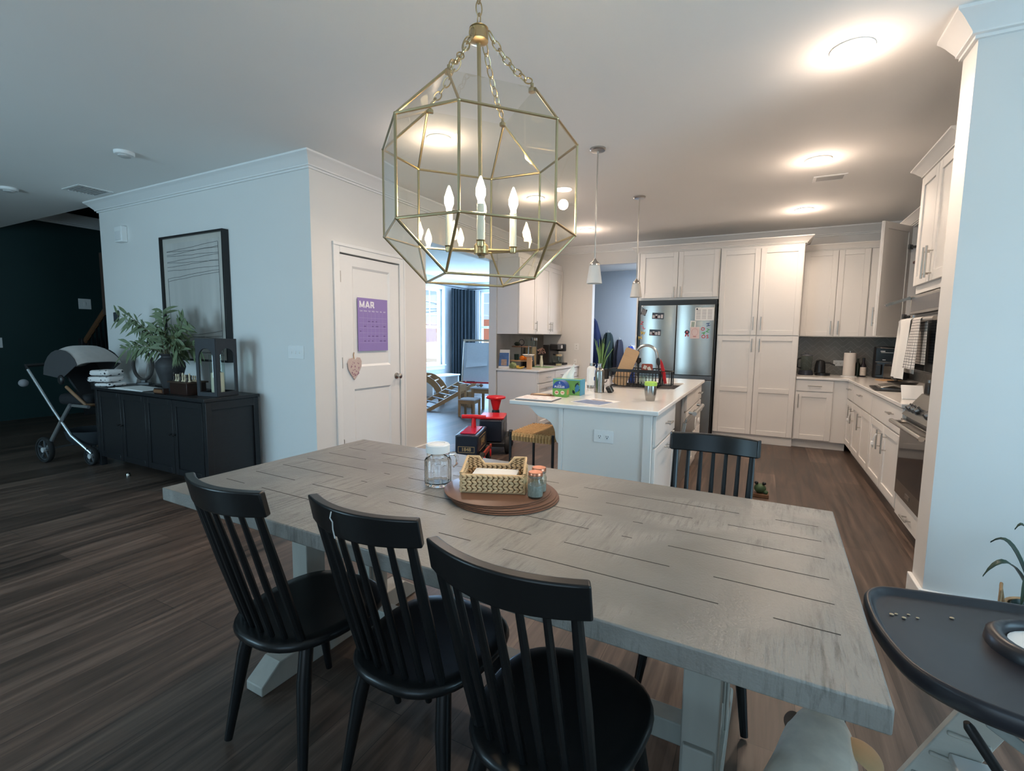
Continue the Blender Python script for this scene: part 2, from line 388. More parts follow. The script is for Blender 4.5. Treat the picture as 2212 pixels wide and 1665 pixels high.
crown('c', [(-.9, YB), (-3.4, YB), (XL, YB), (XL, YC)][0:1] + [(XL, YB), (XL, YC), (-6.88, YC), (-6.88, YC + .1)], H).build('trim_crown', TRIM, kind='structure', angle=25)
crown('c', [(1.6, YB), (-.9, YB)], H).build('trim_crown_back', TRIM, kind='structure', angle=25)
crown('c', [(.785, 3.22), (.785, 3.03), (3.2, 3.03)][::-1], H).b.free() if False else None
crown('c', [(.785, 3.225), (.785, 3.03), (3.2, 3.03)][::-1] if False else [(3.2, 3.03), (.785, 3.03), (.785, 3.225)], H).b.free() if False else None
def crown_right():
    # runs from the dining wall to the pillar's corner and round its end; room lies on the -Y and -X side
    return crown('c', [(.785, 3.225), (.785, 3.03), (3.2, 3.03)], H, prof=[(-a, c) for a, c in CROWN])
crown_right().build('trim_crown_pillar', TRIM, kind='structure', angle=25)
crown('c', [(-10.14, 7.0), (-10.14, 2.95)], 3.24, sc=1.5).build('trim_crown_foyer', TRIM, kind='structure', angle=25)
crown('c', [(-3.52, PY1), (PX0, PY1), (PX0, 4.22)], 2.72).build('trim_crown_playroom', TRIM, kind='structure', angle=25)

# pantry door with casing, two panels, knob, hinges
def casing():
    b = MB(); x = XL; w = .07
    for y0, y1, z0, z1 in ((3.116, 3.185, 0, 2.16), (3.985, 4.054, 0, 2.16), (3.186, 3.984, 2.09, 2.16)):
        b.box(x, x + .014, y0, y1, z0, z1)
    for y0, y1, z0, z1 in ((3.108, 3.128, 0, 2.144), (4.042, 4.062, 0, 2.144), (3.108, 4.062, 2.145, 2.175)):
        b.box(x, x + .022, y0, y1, z0, z1)
    return b
casing().build('trim_1', TRIM, bevel=.004, kind='structure')
d = thing('door_1', None, None, (XL - .038, 3.19, .012)); d['kind'] = 'structure'
def panel_door(w, h, panels, t=.036):
    """hinge side at y = 0; front face at x = t"""
    b = MB(); ys = sorted({0, w, *[p[0] for p in panels], *[p[1] for p in panels]}); zs = sorted({0, h, *[p[2] for p in panels], *[p[3] for p in panels]})
    for i in range(len(ys) - 1):
        for j in range(len(zs) - 1):
            cy = (ys[i] + ys[i + 1]) / 2; cz = (zs[j] + zs[j + 1]) / 2
            if not any(p[0] < cy < p[1] and p[2] < cz < p[3] for p in panels): b.box(0, t, ys[i], ys[i + 1], zs[j], zs[j + 1])
    for p in panels:
        e = .020
        A = [(t, p[0], p[2]), (t, p[1], p[2]), (t, p[1], p[3]), (t, p[0], p[3])]; B = [(t - .012, p[0] + e, p[2] + e), (t - .012, p[1] - e, p[2] + e), (t - .012, p[1] - e, p[3] - e), (t - .012, p[0] + e, p[3] - e)]
        va = [b.b.verts.new(q) for q in A]; vb = [b.b.verts.new(q) for q in B]
        for k in range(4): b.b.faces.new([va[k], va[(k + 1) % 4], vb[(k + 1) % 4], vb[k]])
        b.b.faces.new(vb); b.box(.004, t - .014, p[0], p[1], p[2], p[3])
    return b
panel_door(.79, 2.065, [(.15, .655, 1.045, 1.975), (.15, .655, .20, .835)]).build('panel', mat('door_paint', (.80, .80, .795), .35, var=.01), d, angle=12)
for z in (.33, 1.09, 1.865):
    MB().box(.034, .05, -.012, .004, z - .05, z + .05).cyl((.046, -.005, z - .05), (.046, -.005, z + .05), .007).build('hinge', NICKEL, d)
k = MB(); k.lathe([(.0, 0), (.032, 0), (.032, .006), (.012, .01), (.012, .03), (.022, .036), (.028, .048), (.026, .06), (.014, .068), (0, .069)], M=Matrix.Translation((.036, .74, .925)) @ Matrix.Rotation(PI / 2, 4, 'Y'))
k.build('knob', NICKEL, d)
# playroom windows (structure)
def window(name, axis, a0, a1, z0, z1, at, inward):
    """axis 'y': the window lies in an x = at wall and runs along y; inward = +1/-1 towards the room"""
    root = thing(name, None, None, (at, a0, z0) if axis == 'y' else (a0, at, z0)); root['kind'] = 'structure'
    def bx(b, u0, u1, d0, d1, w0, w1, mi=0):
        if axis == 'y': b.box(min(d0 * inward, d1 * inward), max(d0 * inward, d1 * inward), u0, u1, w0, w1, mi)
        else: b.box(u0, u1, min(d0 * inward, d1 * inward), max(d0 * inward, d1 * inward), w0, w1, mi)
    W = a1 - a0; Hh = z1 - z0; b = MB()
    for q in ((-.09, 0, 0, .02, -.02, Hh + .10), (W, W + .09, 0, .02, -.02, Hh + .10), (-.09, W + .09, 0, .024, Hh, Hh + .10), (-.11, W + .11, 0, .05, -.03, 0), (-.09, W + .09, 0, .018, -.12, -.03)): bx(b, *q)
    b.build('casing', TRIM, root, bevel=.003)
    b = MB()
    for q in ((0, .045, -.12, -.03, 0, Hh), (W - .045, W, -.12, -.03, 0, Hh), (.045, W - .045, -.12, -.03, 0, .06), (.045, W - .045, -.12, -.03, Hh - .05, Hh), (.045, W - .045, -.11, -.04, Hh * .5 - .03, Hh * .5 + .03)): bx(b, *q)
    b.build('sash', TRIM, root, bevel=.003)
    b = MB(); n = 3
    for i in range(1, n): bx(b, W * i / n - .008, W * i / n + .008, -.085, -.07, Hh * .5 + .03, Hh - .05)
    for i in range(1, 3): bx(b, .045, W - .045, -.085, -.07, Hh * (.5 + .5 * i / 3) - .006, Hh * (.5 + .5 * i / 3) + .006)
    b.build('muntin', TRIM, root)
    b = MB(); bx(b, .045, W - .045, -.08, -.076, .06, Hh - .05); b.build('pane', thin_glass('window_glass', (.96, .98, 1), .6), root)
window('window_1', 'y', 8.55, 9.70, .66, 2.47, PX0, 1)
window('window_2', 'x', -6.58, -5.12, .66, 2.52, PY1, -1)
# outdoors beyond the playroom windows
GRASS = mat('lawn', (.58, .52, .42), .9, var=.2, scale=4)
b = MB()
def gz(x, y): return -.45 + .062 * max(0, math.hypot(x + 7, y - 11) - 3)
def gf(u, v): x = -48 + 40.9 * u; y = -12 + 70 * v; return (x, y, gz(x, y))
b.grid(gf, 20, 30, .1); b.grid(lambda u, v: (-7.1 + 30 * u, 12.4 + 46 * v, gz(-7.1 + 30 * u, 12.4 + 46 * v)), 16, 20, .1)
b.build('ground_outside', GRASS, kind='structure')
FENCE = mat('red_fence_wood', (.46, .20, .14), .8, var=.2, scale=2, stretch=(6, 6, .5))
def fence(name, p0, p1, label):
    p0 = Vector(p0); p1 = Vector(p1); L = (p1 - p0).length; a = math.atan2(p1.y - p0.y, p1.x - p0.x)
    t = thing(name, label, 'fence', (p0.x, p0.y, p0.z), a); b = MB(); n = int(L / .15)
    for i in range(n): b.box(i * L / n + .004, (i + 1) * L / n - .004, 0, .02, .03, 1.85)
    b.build('fence_boards', FENCE, t); b = MB()
    for z in (.3, 1.5): b.box(0, L, .02, .06, z, z + .09)
    b.build('fence_rails', FENCE, t)
fence('wooden_fence', (-22, 2, .35), (-22, 34, .35), 'red brown board fence beyond the lawn outside the playroom')
fence('wooden_fence', (-22, 34, .85), (4, 34, .85), 'reddish fence across the back of the garden behind the easel window')
def leafy(b, c, r, n, size, seed, squash=1.):
    rn = random.Random(seed)
    for i in range(n):
        d = Vector((rn.gauss(0, 1), rn.gauss(0, 1), rn.gauss(0, 1) * squash)); d.normalize(); p = Vector(c) + Vector((d.x * r, d.y * r, abs(d.z) * r * squash)) * rn.uniform(.55, 1)
        M = Matrix.Translation(p) @ Euler((rn.uniform(-1.2, 1.2), rn.uniform(-1.2, 1.2), rn.uniform(0, 6.3))).to_matrix().to_4x4(); s = size * rn.uniform(.6, 1.2)
        v = [b.b.verts.new(M @ Vector(q)) for q in ((-s, 0, 0), (0, -s * .35, s * .08), (s, 0, 0), (0, s * .35, s * .08))]; b.b.faces.new(v)
SHRUB = mat('shrub_leaves', (.05, .10, .06), .6, var=.4, scale=7)
for i, (x, y) in enumerate(((-8.3, 8.7), (-8.4, 10.0))):
    t = thing('garden_shrub', ('leafy shrub close under the playroom window' if i == 0 else 'leafy shrub outside beside the blue curtain corner'), 'shrub', (x, y, -.5))
    b = MB(); leafy(b, (0, 0, .55), .56, 420, .07, 11 + i, 1.0); b.build('leaves', SHRUB, t)
    b = MB()
    for k in range(6): b.tube([(0, 0, 0), (.2 * math.cos(k), .2 * math.sin(k), .4), (.4 * math.cos(k), .4 * math.sin(k), .9)], [.015, .01, .004], 6)
    b.build('stems', DWOOD, t)
t = thing('patio_umbrella', 'dark offset umbrella frame standing outside the left playroom window', 'umbrella', (-12.6, 14.6, -.1))
MB().cyl((0, 0, 0), (0, 0, 3.1), .03).build('pole', BLKM, t)
b = MB()
for p, q in (((0, 0, 3.05), (1.9, 1.2, 2.5)), ((0, 0, 2.2), (1.9, 1.2, 2.5)), ((-.9, -.6, 2.45), (1.9, 1.2, 2.5)), ((0, 0, 3.05), (-.9, -.6, 2.45))): b.cyl(p, q, .022, n=8)
b.build('arms', BLKM, t); MB().box(-.3, .3, -.3, .3, 0, .08).build('base', BLKM, t)

# recessed lights
EMW = bpy.data.materials.new('lamp_lens'); EMW.use_nodes = True
bs = EMW.node_tree.nodes['Principled BSDF']; bs.inputs['Base Color'].default_value = (1, .95, .88, 1); bs.inputs['Emission Color'].default_value = (1, .87, .70, 1); bs.inputs['Emission Strength'].default_value = 30
cans = [(.315, 3.10, 'nearest to the pillar'), (.315, 4.81, 'midway along the stove side, beside the air vent'), (.325, 6.53, 'over the far right counter corner'), (-2.24, 6.52, 'near the mudroom opening behind the pendant'), (-2.24, 4.83, 'seen through the right of the glass lantern'), (-2.25, 3.11, 'seen as a glow through the left of the glass lantern')]
can0 = None
for i, (x, y, w) in enumerate(cans):
    lab = 'round recessed ceiling light ' + w
    if can0 is None:
        can0 = thing('recessed_light', lab, 'ceiling light', (x, y, H), group='recessed kitchen ceiling lights')
        MB().lathe([(.082, -.001), (.098, -.001), (.098, -.006), (.090, -.010), (.080, -.006)], n=32).build('trim_ring', TRIM, can0)
        MB().lathe([(0, -.0045), (.079, -.0045), (.079, -.002), (0, -.002)], n=32).build('lens', EMW, can0)
    else: dup(can0, (x, y, H), 0, lab)
# ceiling vents and detectors
def vent(x, y, w, l, rz, label):
    t = thing('ceiling_vent', label, 'vent', (x, y, H), rz); b = MB()
    b.box(-w / 2, w / 2, -l / 2, -l / 2 + .025, -.008, -.001).box(-w / 2, w / 2, l / 2 - .025, l / 2, -.008, -.001).box(-w / 2, -w / 2 + .025, -l / 2 + .025, l / 2 - .025, -.008, -.001).box(w / 2 - .025, w / 2, -l / 2 + .025, l / 2 - .025, -.008, -.001)
    b.build('vent_frame', TRIM, t); b = MB(); n = 9
    for i in range(n):
        y0 = -l / 2 + .03 + (l - .06) * i / (n - 1)
        b.box(-w / 2 + .02, w / 2 - .02, y0 - .006, y0 + .006, -.007, -.003, M=None)
    b.build('louvers', mat('vent_grey', (.42, .42, .42), .5), t)
vent(.45, 5.37, .26, .17, 0, 'small white air vent in the kitchen ceiling by the recessed lights')
vent(-6.36, 2.59, .36, .30, 0, 'grey return air vent in the ceiling beside the hall corner')
for x, y, lab in ((-4.745, 2.197, 'white smoke detector on the ceiling above the sideboard'), (-7.024, 2.19, 'white smoke detector at the far left edge of the ceiling')):
    t = thing('smoke_detector', lab, 'detector', (x, y, H))
    MB().lathe([(.072, -.001), (.072, -.018), (.066, -.026), (.052, -.030), (0, -.030)], n=28).build('housing', WHITE, t)
    MB().lathe([(.045, -.0305), (.045, -.038), (.03, -.044), (0, -.044)], n=24).build('sensor_cap', mat('detector_grey', (.55, .55, .54), .5), t)
# wall plates
def plate(name, label, cat, x, y, z, w, h, face, parts, m=WHITE):
    """face: rz of the plate (its front looks along local -Y)"""
    t = thing(name, label, cat, (x, y, z), face)
    MB().box(-w / 2, w / 2, -.007, -.0005, -h / 2, h / 2).build('plate', m, t, bevel=.003)
    for p in parts:
        if p[0] == 'toggle':
            MB().box(p[1] - .006, p[1] + .006, -.016, -.007, -.012, .012).build('toggle', m, t, bevel=.002)
        elif p[0] == 'rocker':
            MB().box(p[1] - .016, p[1] + .016, -.011, -.007, -.033, .033).build('rocker', m, t, bevel=.002)
        else:
            b = MB(); b.lathe([(0, 0), (.018, 0), (.018, .003), (0, .003)], n=18, M=Matrix.Translation((p[1], -.007, p[2])) @ Matrix.Rotation(PI / 2, 4, 'X')); r_ = b.build('receptacle', m, t)
            b = MB(); b.box(p[1] - .008, p[1] - .005, -.0108, -.0095, p[2] - .002, p[2] + .008).box(p[1] + .005, p[1] + .008, -.0108, -.0095, p[2] - .002, p[2] + .008).box(p[1] - .003, p[1] + .003, -.0108, -.0095, p[2] - .012, p[2] - .006); b.build('slots', BLKP, r_)
    return t
plate('light_switch', 'white three gang switch plate on the wall left of the pantry door', 'switch', -3.626, YC, 1.20, .20, .115, 0, [('toggle', -.05), ('toggle', 0), ('toggle', .05)])
plate('wall_outlet', 'outlet plate on the wall above the coffee maker', 'outlet', -2.78, YB, 1.197, .085, .12, 0, [('hole', 0, .022), ('hole', 0, -.022)])
plate('wall_outlet', 'small outlet low behind the coffee maker by the counter end', 'outlet', -2.80, YB, .955, .05, .075, 0, [('hole', 0, .0)])
plate('wall_outlet', 'white outlet on the tiles beside the paper towel roll', 'outlet', .90, YB - .012, 1.055, .115, .075, 0, [('hole', -.025, 0), ('hole', .025, 0)])
plate('wall_outlet', 'outlet on the blue mudroom wall behind the faucet', 'outlet', -2.15, 9.2, 1.16, .14, .115, 0, [('rocker', -.035), ('hole', .035, .02), ('hole', .035, -.02)])
plate('light_switch', 'white square switch plate on the dark green wall above the stair rail', 'switch', -10.14, 3.97, 1.82, .17, .17, PI / 2, [('rocker', 0)])
plate('light_switch', 'white switch plate at the far left edge of the dark wall', 'switch', -10.14, 2.885, 1.18, .10, .15, PI / 2, [('rocker', 0)])
t = thing('motion_sensor', 'white box shaped chime high on the wall near the hall corner', 'door chime', (-6.36, YC, 2.43))
MB().box(-.075, .075, -.06, -.0005, -.085, .085).build('housing', WHITE, t, bevel=.006); MB().box(-.055, .055, -.066, -.06, -.065, .03).build('grille', mat('chime_grey', (.7, .7, .7), .5), t, bevel=.002)
t = thing('thermostat', 'small dark grey thermostat on the wall left of the plant', 'thermostat', (-6.63, YC, 1.53))
MB().box(-.045, .045, -.02, -.0005, -.055, .055).build('housing', BLKP, t, bevel=.006)
MB().box(-.035, .035, -.022, -.02, -.03, .045).build('display', mat('thermo_screen', (.05, .06, .07), .1), t)
# ================================================================== CABINETS
def shaker(parent, name, x0, x1, z0, z1, handle=None, rail=.062, mid=None, m=CAB, dy=0., M=None, slab=False):
    """door lying at local y in [-0.02, 0] (front is -Y). handle: ('v', x, zc, len) or ('h', xc, z, len)"""
    b = MB(); t = .02; e = .009
    if slab: b.box(x0, x1, -t, -.001, z0, z1, 0, M)
    else:
        b.box(x0, x0 + rail, -t, -.001, z0, z1, 0, M).box(x1 - rail, x1, -t, -.001, z0, z1, 0, M).box(x0 + rail, x1 - rail, -t, -.001, z0, z0 + rail, 0, M).box(x0 + rail, x1 - rail, -t, -.001, z1 - rail, z1, 0, M)
        if mid is not None: b.box(x0 + rail, x1 - rail, -t, -.001, mid - rail / 2, mid + rail / 2, 0, M)
        b.box(x0 + rail - .002, x1 - rail + .002, -t + e, -.001, z0 + rail - .002, z1 - rail + .002, 0, M)
    o = b.build(name, m, parent, bevel=.0018, seg=1)
    if handle:
        k, a, c, L = handle; b = MB(); r = .0065; off = .034
        if k == 'v':
            b.cyl((a, -t - off, c - L / 2), (a, -t - off, c + L / 2), r, n=12)
            for q in (-L / 2 + .03, L / 2 - .03): b.cyl((a, -t, c + q), (a, -t - off, c + q), .005, n=8)
        else:
            b.cyl((a - L / 2, -t - off, c), (a + L / 2, -t - off, c), r, n=12)
            for q in (-L / 2 + .025, L / 2 - .025): b.cyl((a + q, -t, c), (a + q, -t - off, c), .005, n=8)
        if M is not None: bmesh.ops.transform(b.b, matrix=M, verts=b.b.verts)
        b.build('handle', NICKEL, o)
    return o

def carcass(t, w, d, z0, z1, toe=False, m=CAB, x0=0.):
    b = MB()
    if toe: b.box(x0, w, .06, d, .0, .10, 0).box(x0, w, .0, d, .10, z1)
    else: b.box(x0, w, 0, d, z0, z1)
    return b.build('body', m, t, bevel=.0015, seg=1)

Z = .90          # worktop height
CT = .03
# --- fridge wall, front plane y = 7.0
YF = 7.015
t = thing('wall_cabinet', 'white two door cabinet above the steel fridge', 'cabinet', (-1.615, YF, 1.885))
carcass(t, 1.053, .69, 0, .655)
shaker(t, 'door', .022, .524, .03, .645, ('v', .485, .10, .15)); shaker(t, 'door', .530, 1.040, .03, .645, ('v', .570, .10, .15))
t = thing('filler_panel', 'tall white end panel left of the steel fridge', 'panel', (-1.638, YF - .01, 0)); MB().box(0, .021, 0, .70, 0, 2.54).build('body', CAB, t, bevel=.0015)
t = thing('pantry_cabinet', 'tall white four door pantry cabinet right of the fridge', 'cabinet', (-.557, YF, 0))
b = MB().box(0, .945, .0, .69, .10, 2.54); b.box(0, .945, .012, .69, 0, .10); b.build('body', CAB, t, bevel=.0015)
shaker(t, 'door', .006, .4655, 1.412, 2.505, ('v', .425, 1.56, .17)); shaker(t, 'door', .4715, .938, 1.412, 2.505, ('v', .512, 1.56, .17))
shaker(t, 'door', .006, .4655, .115, 1.400, ('v', .425, 1.28, .17), mid=.70); shaker(t, 'door', .4715, .938, .115, 1.400, ('v', .512, 1.28, .17), mid=.70)
def cab_crown(name, label, path, z, sc=.75):
    o = crown('c', path, z, sc=sc).build(name, CAB, label=label, cat='moulding', angle=25); return o
cab_crown('cabinet_crown', 'white crown moulding along the top of the fridge and pantry cabinets', [(.398, YB - .02), (.398, YF - .0), (-1.645, YF), (-1.645, YB - .02)], 2.622, .73)
# mitre: crown hangs to the left of the walk, i.e. outwards here
# --- back right uppers, front y = 7.39
YU = 7.385
t = thing('wall_cabinet', 'white two door wall cabinet over the paper towels', 'cabinet', (.392, YU, 1.40))
carcass(t, .725, .33, 0, 1.09)
shaker(t, 'door', .022, .385, .008, 1.08, ('v', .350, .115, .17)); shaker(t, 'door', .391, .715, .008, 1.08, ('v', .428, .115, .17))
t = thing('wall_cabinet', 'narrow white corner wall cabinet beside the open door', 'cabinet', (1.118, YU, 1.40))
carcass(t, .475, .33, 0, 1.09); shaker(t, 'door', .004, .14, .008, 1.08, ('v', .115, .115, .17), rail=.03, slab=True)
cab_crown('cabinet_crown', 'white crown moulding on top of the corner wall cabinets', [(1.25, YU), (.402, YU)], 2.56, .68)
# --- back right base run, front y = 7.015
t = thing('base_cabinet', 'white base cabinet with one drawer and one door by the pantry', 'cabinet', (.392, YF + .005, 0))
carcass(t, .563, .66, 0, Z - CT - .002, toe=True)
shaker(t, 'drawer', .01, .395, .725, .862, ('h', .20, .795, .15), slab=True); shaker(t, 'door', .01, .395, .115, .712, ('v', .035, .60, .17))
# --- right wall base run; front x = .955, local +x runs towards -Y
XR = .957
def right(y, z=0.): return dict(loc=(XR, y, z), rz=-PI / 2)
def rbase(name, label, y_far, w): return thing(name, label, 'cabinet', (XR, y_far, 0), -PI / 2)
t = rbase('base_cabinet', 'white base cabinet at the far corner with a small drawer over a door', 0, 0); t.location = (XR, 7.02, 0); carcass(t, .44, .62, 0, Z - CT - .002, toe=True)
shaker(t, 'drawer', .02, .432, .665, .862, ('h', .24, .79, .13), slab=True); shaker(t, 'door', .02, .432, .115, .652, ('v', .395, .52, .17))
t = rbase('base_cabinet', 'white base cabinet with a wide drawer over two doors tied with a strap', 0, 0); t.location = (XR, 6.578, 0); carcass(t, 1.02, .62, 0, Z - CT - .002, toe=True)
shaker(t, 'drawer', .006, 1.012, .665, .862, ('h', .50, .79, .13), slab=True); shaker(t, 'door', .006, .506, .115, .652, ('v', .12, .52, .17)); shaker(t, 'door', .512, 1.012, .115, .652, ('v', .56, .52, .17))
t = rbase('base_cabinet', 'white base cabinet beside the oven with one drawer over two doors', 0, 0); t.location = (XR, 5.556, 0); carcass(t, 1.12, .62, 0, Z - CT - .002, toe=True)
shaker(t, 'drawer', .006, 1.112, .665, .862, ('h', .82, .79, .13), slab=True); shaker(t, 'door', .006, .555, .115, .652, ('v', .51, .52, .17)); shaker(t, 'door', .561, 1.112, .115, .652, ('v', .70, .52, .17))
# worktop, L shaped, one continuous piece
b = MB(); b.slab([(.392, 6.985), (.925, 6.985), (.925, 4.43), (1.598, 4.43), (1.598, YB - .012), (.392, YB - .012)], Z - CT, Z)
b.build('worktop', QUARTZ, bevel=.004, label='white quartz worktop running round the right corner to the oven', cat='worktop')
for (nm, lab, y) in (('child_lock', 'white child safety strap on the handles nearest the corner', 6.42), ('child_lock', 'white child safety strap on the paired handles before the oven', 5.05)):
    t = thing(nm, lab, 'child lock', (XR - .062, y, .52)); b = MB()
    b.tube([(0, -.03, .05), (-.014, -.01, .0), (-.016, .01, -.05), (-.006, .03, -.075)], (.006), 8); b.build('strap', WHITE, t)
    MB().box(-.03, -.008, -.012, .012, -.05, -.02).build('latch', WHITE, t, bevel=.004)
# --- oven and cooktop (built in), y 4.50 .. 3.745
t = thing('oven', 'built-in steel oven with long handle and dark glass door', 'oven', (XR, 4.420, 0), -PI / 2)
MB().box(0, .755, .0, .62, .245, .888).build('body', STEELD, t)
o = MB().box(.004, .751, -.032, -.001, .25, .80).build('door', STEEL, t, bevel=.003)
MB().box(.05, .70, -.036, -.0325, .36, .745).build('glass', mat('oven_glass', (.012, .012, .013), .06, var=.1), o)
b = MB(); b.cyl((-.01, -.085, .815 - .04), (.765, -.085, .815 - .04), .016)
for x in (.03, .725): b.tube([(x, -.032, .775), (x, -.085, .775)], .012, 10)
b.build('handle', NICKEL, o)
MB().box(.30, .40, -.0345, -.0325, .285, .315).build('badge', NICKEL, o)
b = MB(); b.prism([(-.03, .83), (.0, .815), (.10, .815), (.10, .985), (.075, .985)], .755, M=Matrix.Rotation(PI / 2, 4, 'Z') @ Matrix.Scale(-1, 4, (0, 1, 0)))
o = b.build('control_panel', STEEL, t, bevel=.002)
def knob(x):
    b = MB(); M = Matrix.Translation((x, .015, .90)) @ Matrix.Rotation(rad(124), 4, 'X')
    b.lathe([(.027, 0), (.027, .008), (.021, .012), (.019, .034), (.016, .038), (0, .038)], M=M, n=20); b.cbox((0, 0, .038), (.010, .040, .012), M=M); return b
for x in (.085, .175, .27, .50, .60): knob(x).build('knob', STEELD, o)
b = MB().box(.01, .745, .11, .61, .888, .905); o = b.build('cooktop', mat('cooktop_glass', (.015, .015, .016), .08), t)
b = MB()
for cx in (.2, .55):
    for cy in (.24, .47):
        for k in range(4):
            a = k * PI / 2; b.cbox((cx + .055 * math.cos(a), cy + .055 * math.sin(a), .93), (.11 if k % 2 == 0 else .012, .012 if k % 2 == 0 else .11, .012))
        b.cyl((cx, cy, .905), (cx, cy, .925), .035)
b.build('grate', BLKM, o)
t = thing('base_cabinet', 'low white drawer unit under the oven', 'cabinet', (XR, 4.420, 0), -PI / 2); b = MB().box(0, .755, .06, .60, 0, .085).box(0, .755, 0, .60, .085, .243); b.build('body', CAB, t)
shaker(t, 'drawer', .006, .749, .092, .238, ('h', .377, .16, .15), slab=True)
t = thing('wall_cabinet', 'white filler strip beside the oven against the wall end', 'panel', (XR, 3.662, 0), -PI / 2); MB().box(0, .43, 0, .60, 0, .89).build('body', CAB, t)
# --- over the oven: microwave and deep cabinet
t = thing('microwave', 'dark over-range microwave with a bar handle carrying towels', 'microwave', (XR - .01, 4.420, 1.15), -PI / 2)
MB().box(0, .755, 0, .60, 0, .535).build('body', STEELD, t, bevel=.003)
o = MB().box(.01, .745, -.022, -.001, .015, .375).build('door', mat('dark_glass', (.012, .016, .02), .12), t, bevel=.003)
b = MB(); b.cyl((-.02, -.07, .345), (.775, -.07, .345), .013)
for x in (.02, .73): b.cyl((x, -.022, .345), (x, -.07, .345), .011)
b.build('handle', NICKEL, o)
o = MB().box(.005, .75, -.03, -.001, .395, .525).build('vent_panel', STEEL, t, bevel=.004)
MB().box(.05, .72, -.033, -.0305, .415, .505).build('grille', mat('grey_steel', (.28, .27, .27), .4, 1.), o)
MB().box(.10, .62, -.012, -.001, .377, .393).build('slot', BLKP, t)
M = Matrix.Translation((.02, -.035, .515)) @ Matrix.Rotation(rad(20), 4, 'X'); b = MB(); b.box(-.03, .01, -.15, 0, -.010, .010, 0, M).box(-.0305, -.03, -.10, -.05, -.003, .003, 0, M); b.build('visor_arm', STEEL, t, bevel=.002)
t = thing('wall_cabinet', 'deep white cabinet above the microwave with two long handles', 'cabinet', (XR - .015, 4.420, 1.69), -PI / 2)
carcass(t, .76, .62, 0, .80)
shaker(t, 'door', .004, .376, .055, .795, ('v', .345, .175, .20)); shaker(t, 'door', .382, .756, .055, .795, ('v', .415, .175, .20))
cab_crown('cabinet_crown', 'white crown moulding above the deep cabinet over the microwave', [(XR - .015, 3.655), (XR - .015, 4.424), (1.24, 4.424)], 2.565, .72)
# right wall uppers, x front 1.245
t = thing('wall_cabinet', 'white wall cabinet standing open beside the dark tiles, its door swung out', 'cabinet', (1.245, 6.16, 1.40), -PI / 2)
b = MB(); W_ = .50
b.box(0, .018, 0, .345, 0, 1.09).box(W_ - .018, W_, 0, .345, 0, 1.09).box(.018, W_ - .018, 0, .345, 0, .018).box(.018, W_ - .018, 0, .345, 1.072, 1.09).box(.018, W_ - .018, .335, .345, .018, 1.072)
b.build('body', CAB, t)
for z in (.37, .72): MB().box(.02, W_ - .02, .02, .33, z, z + .018).build('shelf', mat('shelf_inside', (.22, .13, .12), .6), t)
Md = Matrix.Rotation(rad(-37), 4, 'Z')
o = shaker(t, 'door', .003, .495, .005, 1.085, None, M=Md)
b = MB()
for q in ((.005, .067, .007, 1.083), (.431, .493, .007, 1.083), (.067, .431, .007, .069), (.067, .431, 1.021, 1.083)): b.box(q[0], q[1], -.0008, .008, q[2], q[3], 0, Md)
b.build('inner_frame', CAB, o, bevel=.0015, seg=1)
for z in (.2, .88):
    b = MB(); b.cyl((.03, .005, z - .0), (.05, .03, z), .012, n=10); b.box(.015, .075, .0085, .024, z - .022, z + .022, 0, Md).cyl((.07, .06, z), (-.0, .09, z), .012); b.build('hinge', STEELD, o)
b = MB().cyl((.455, -.054, .10), (.455, -.054, .28), .0065)
for z in (.13, .25): b.cyl((.455, -.02, z), (.455, -.054, z), .005)
bmesh.ops.transform(b.b, matrix=Md, verts=b.b.verts); b.build('handle', NICKEL, o)
t = thing('wall_cabinet', 'white wall cabinet in the far right corner behind the open door', 'cabinet', (1.245, 7.375, 1.40), -PI / 2); carcass(t, 1.205, .35, 0, 1.09); shaker(t, 'door', .20, .70, .008, 1.08, ('v', .24, .115, .17)); shaker(t, 'door', .706, 1.195, .008, 1.08, ('v', 1.15, .115, .17))
t = thing('wall_cabinet', 'white wall cabinet between the open one and the microwave', 'cabinet', (1.245, 5.652, 1.40), -PI / 2); carcass(t, 1.21, .35, 0, 1.09); shaker(t, 'door', .004, .60, .008, 1.08); shaker(t, 'door', .606, 1.206, .008, 1.08)
cab_crown('cabinet_crown', 'white crown moulding along the right wall cabinets', [(1.245, 4.60), (1.245, 7.30)], 2.56, .68)
# tiles
o = MB().box(.392, 1.598, YB - .011, YB - .0005, Z + .001, 1.398).build('backsplash', HERR, kind='structure'); o.name = 'wall_tiles_back'
o = MB().box(-3.399, -3.389, 6.075, YB - .002, Z + .001, 1.398).build('wall_tiles_coffee', mat('stone_tile', (.21, .19, .17), .35, var=.3, scale=7), kind='structure')
o = MB().box(-1.0, 1.0, -.005, .005, -.248, .248).build('wall_tiles_right', HERR, kind='structure'); o.location = (1.592, 6.3, Z + .249); o.rotation_euler = (0, 0, PI / 2); o.scale = (1.4, 1, 1)
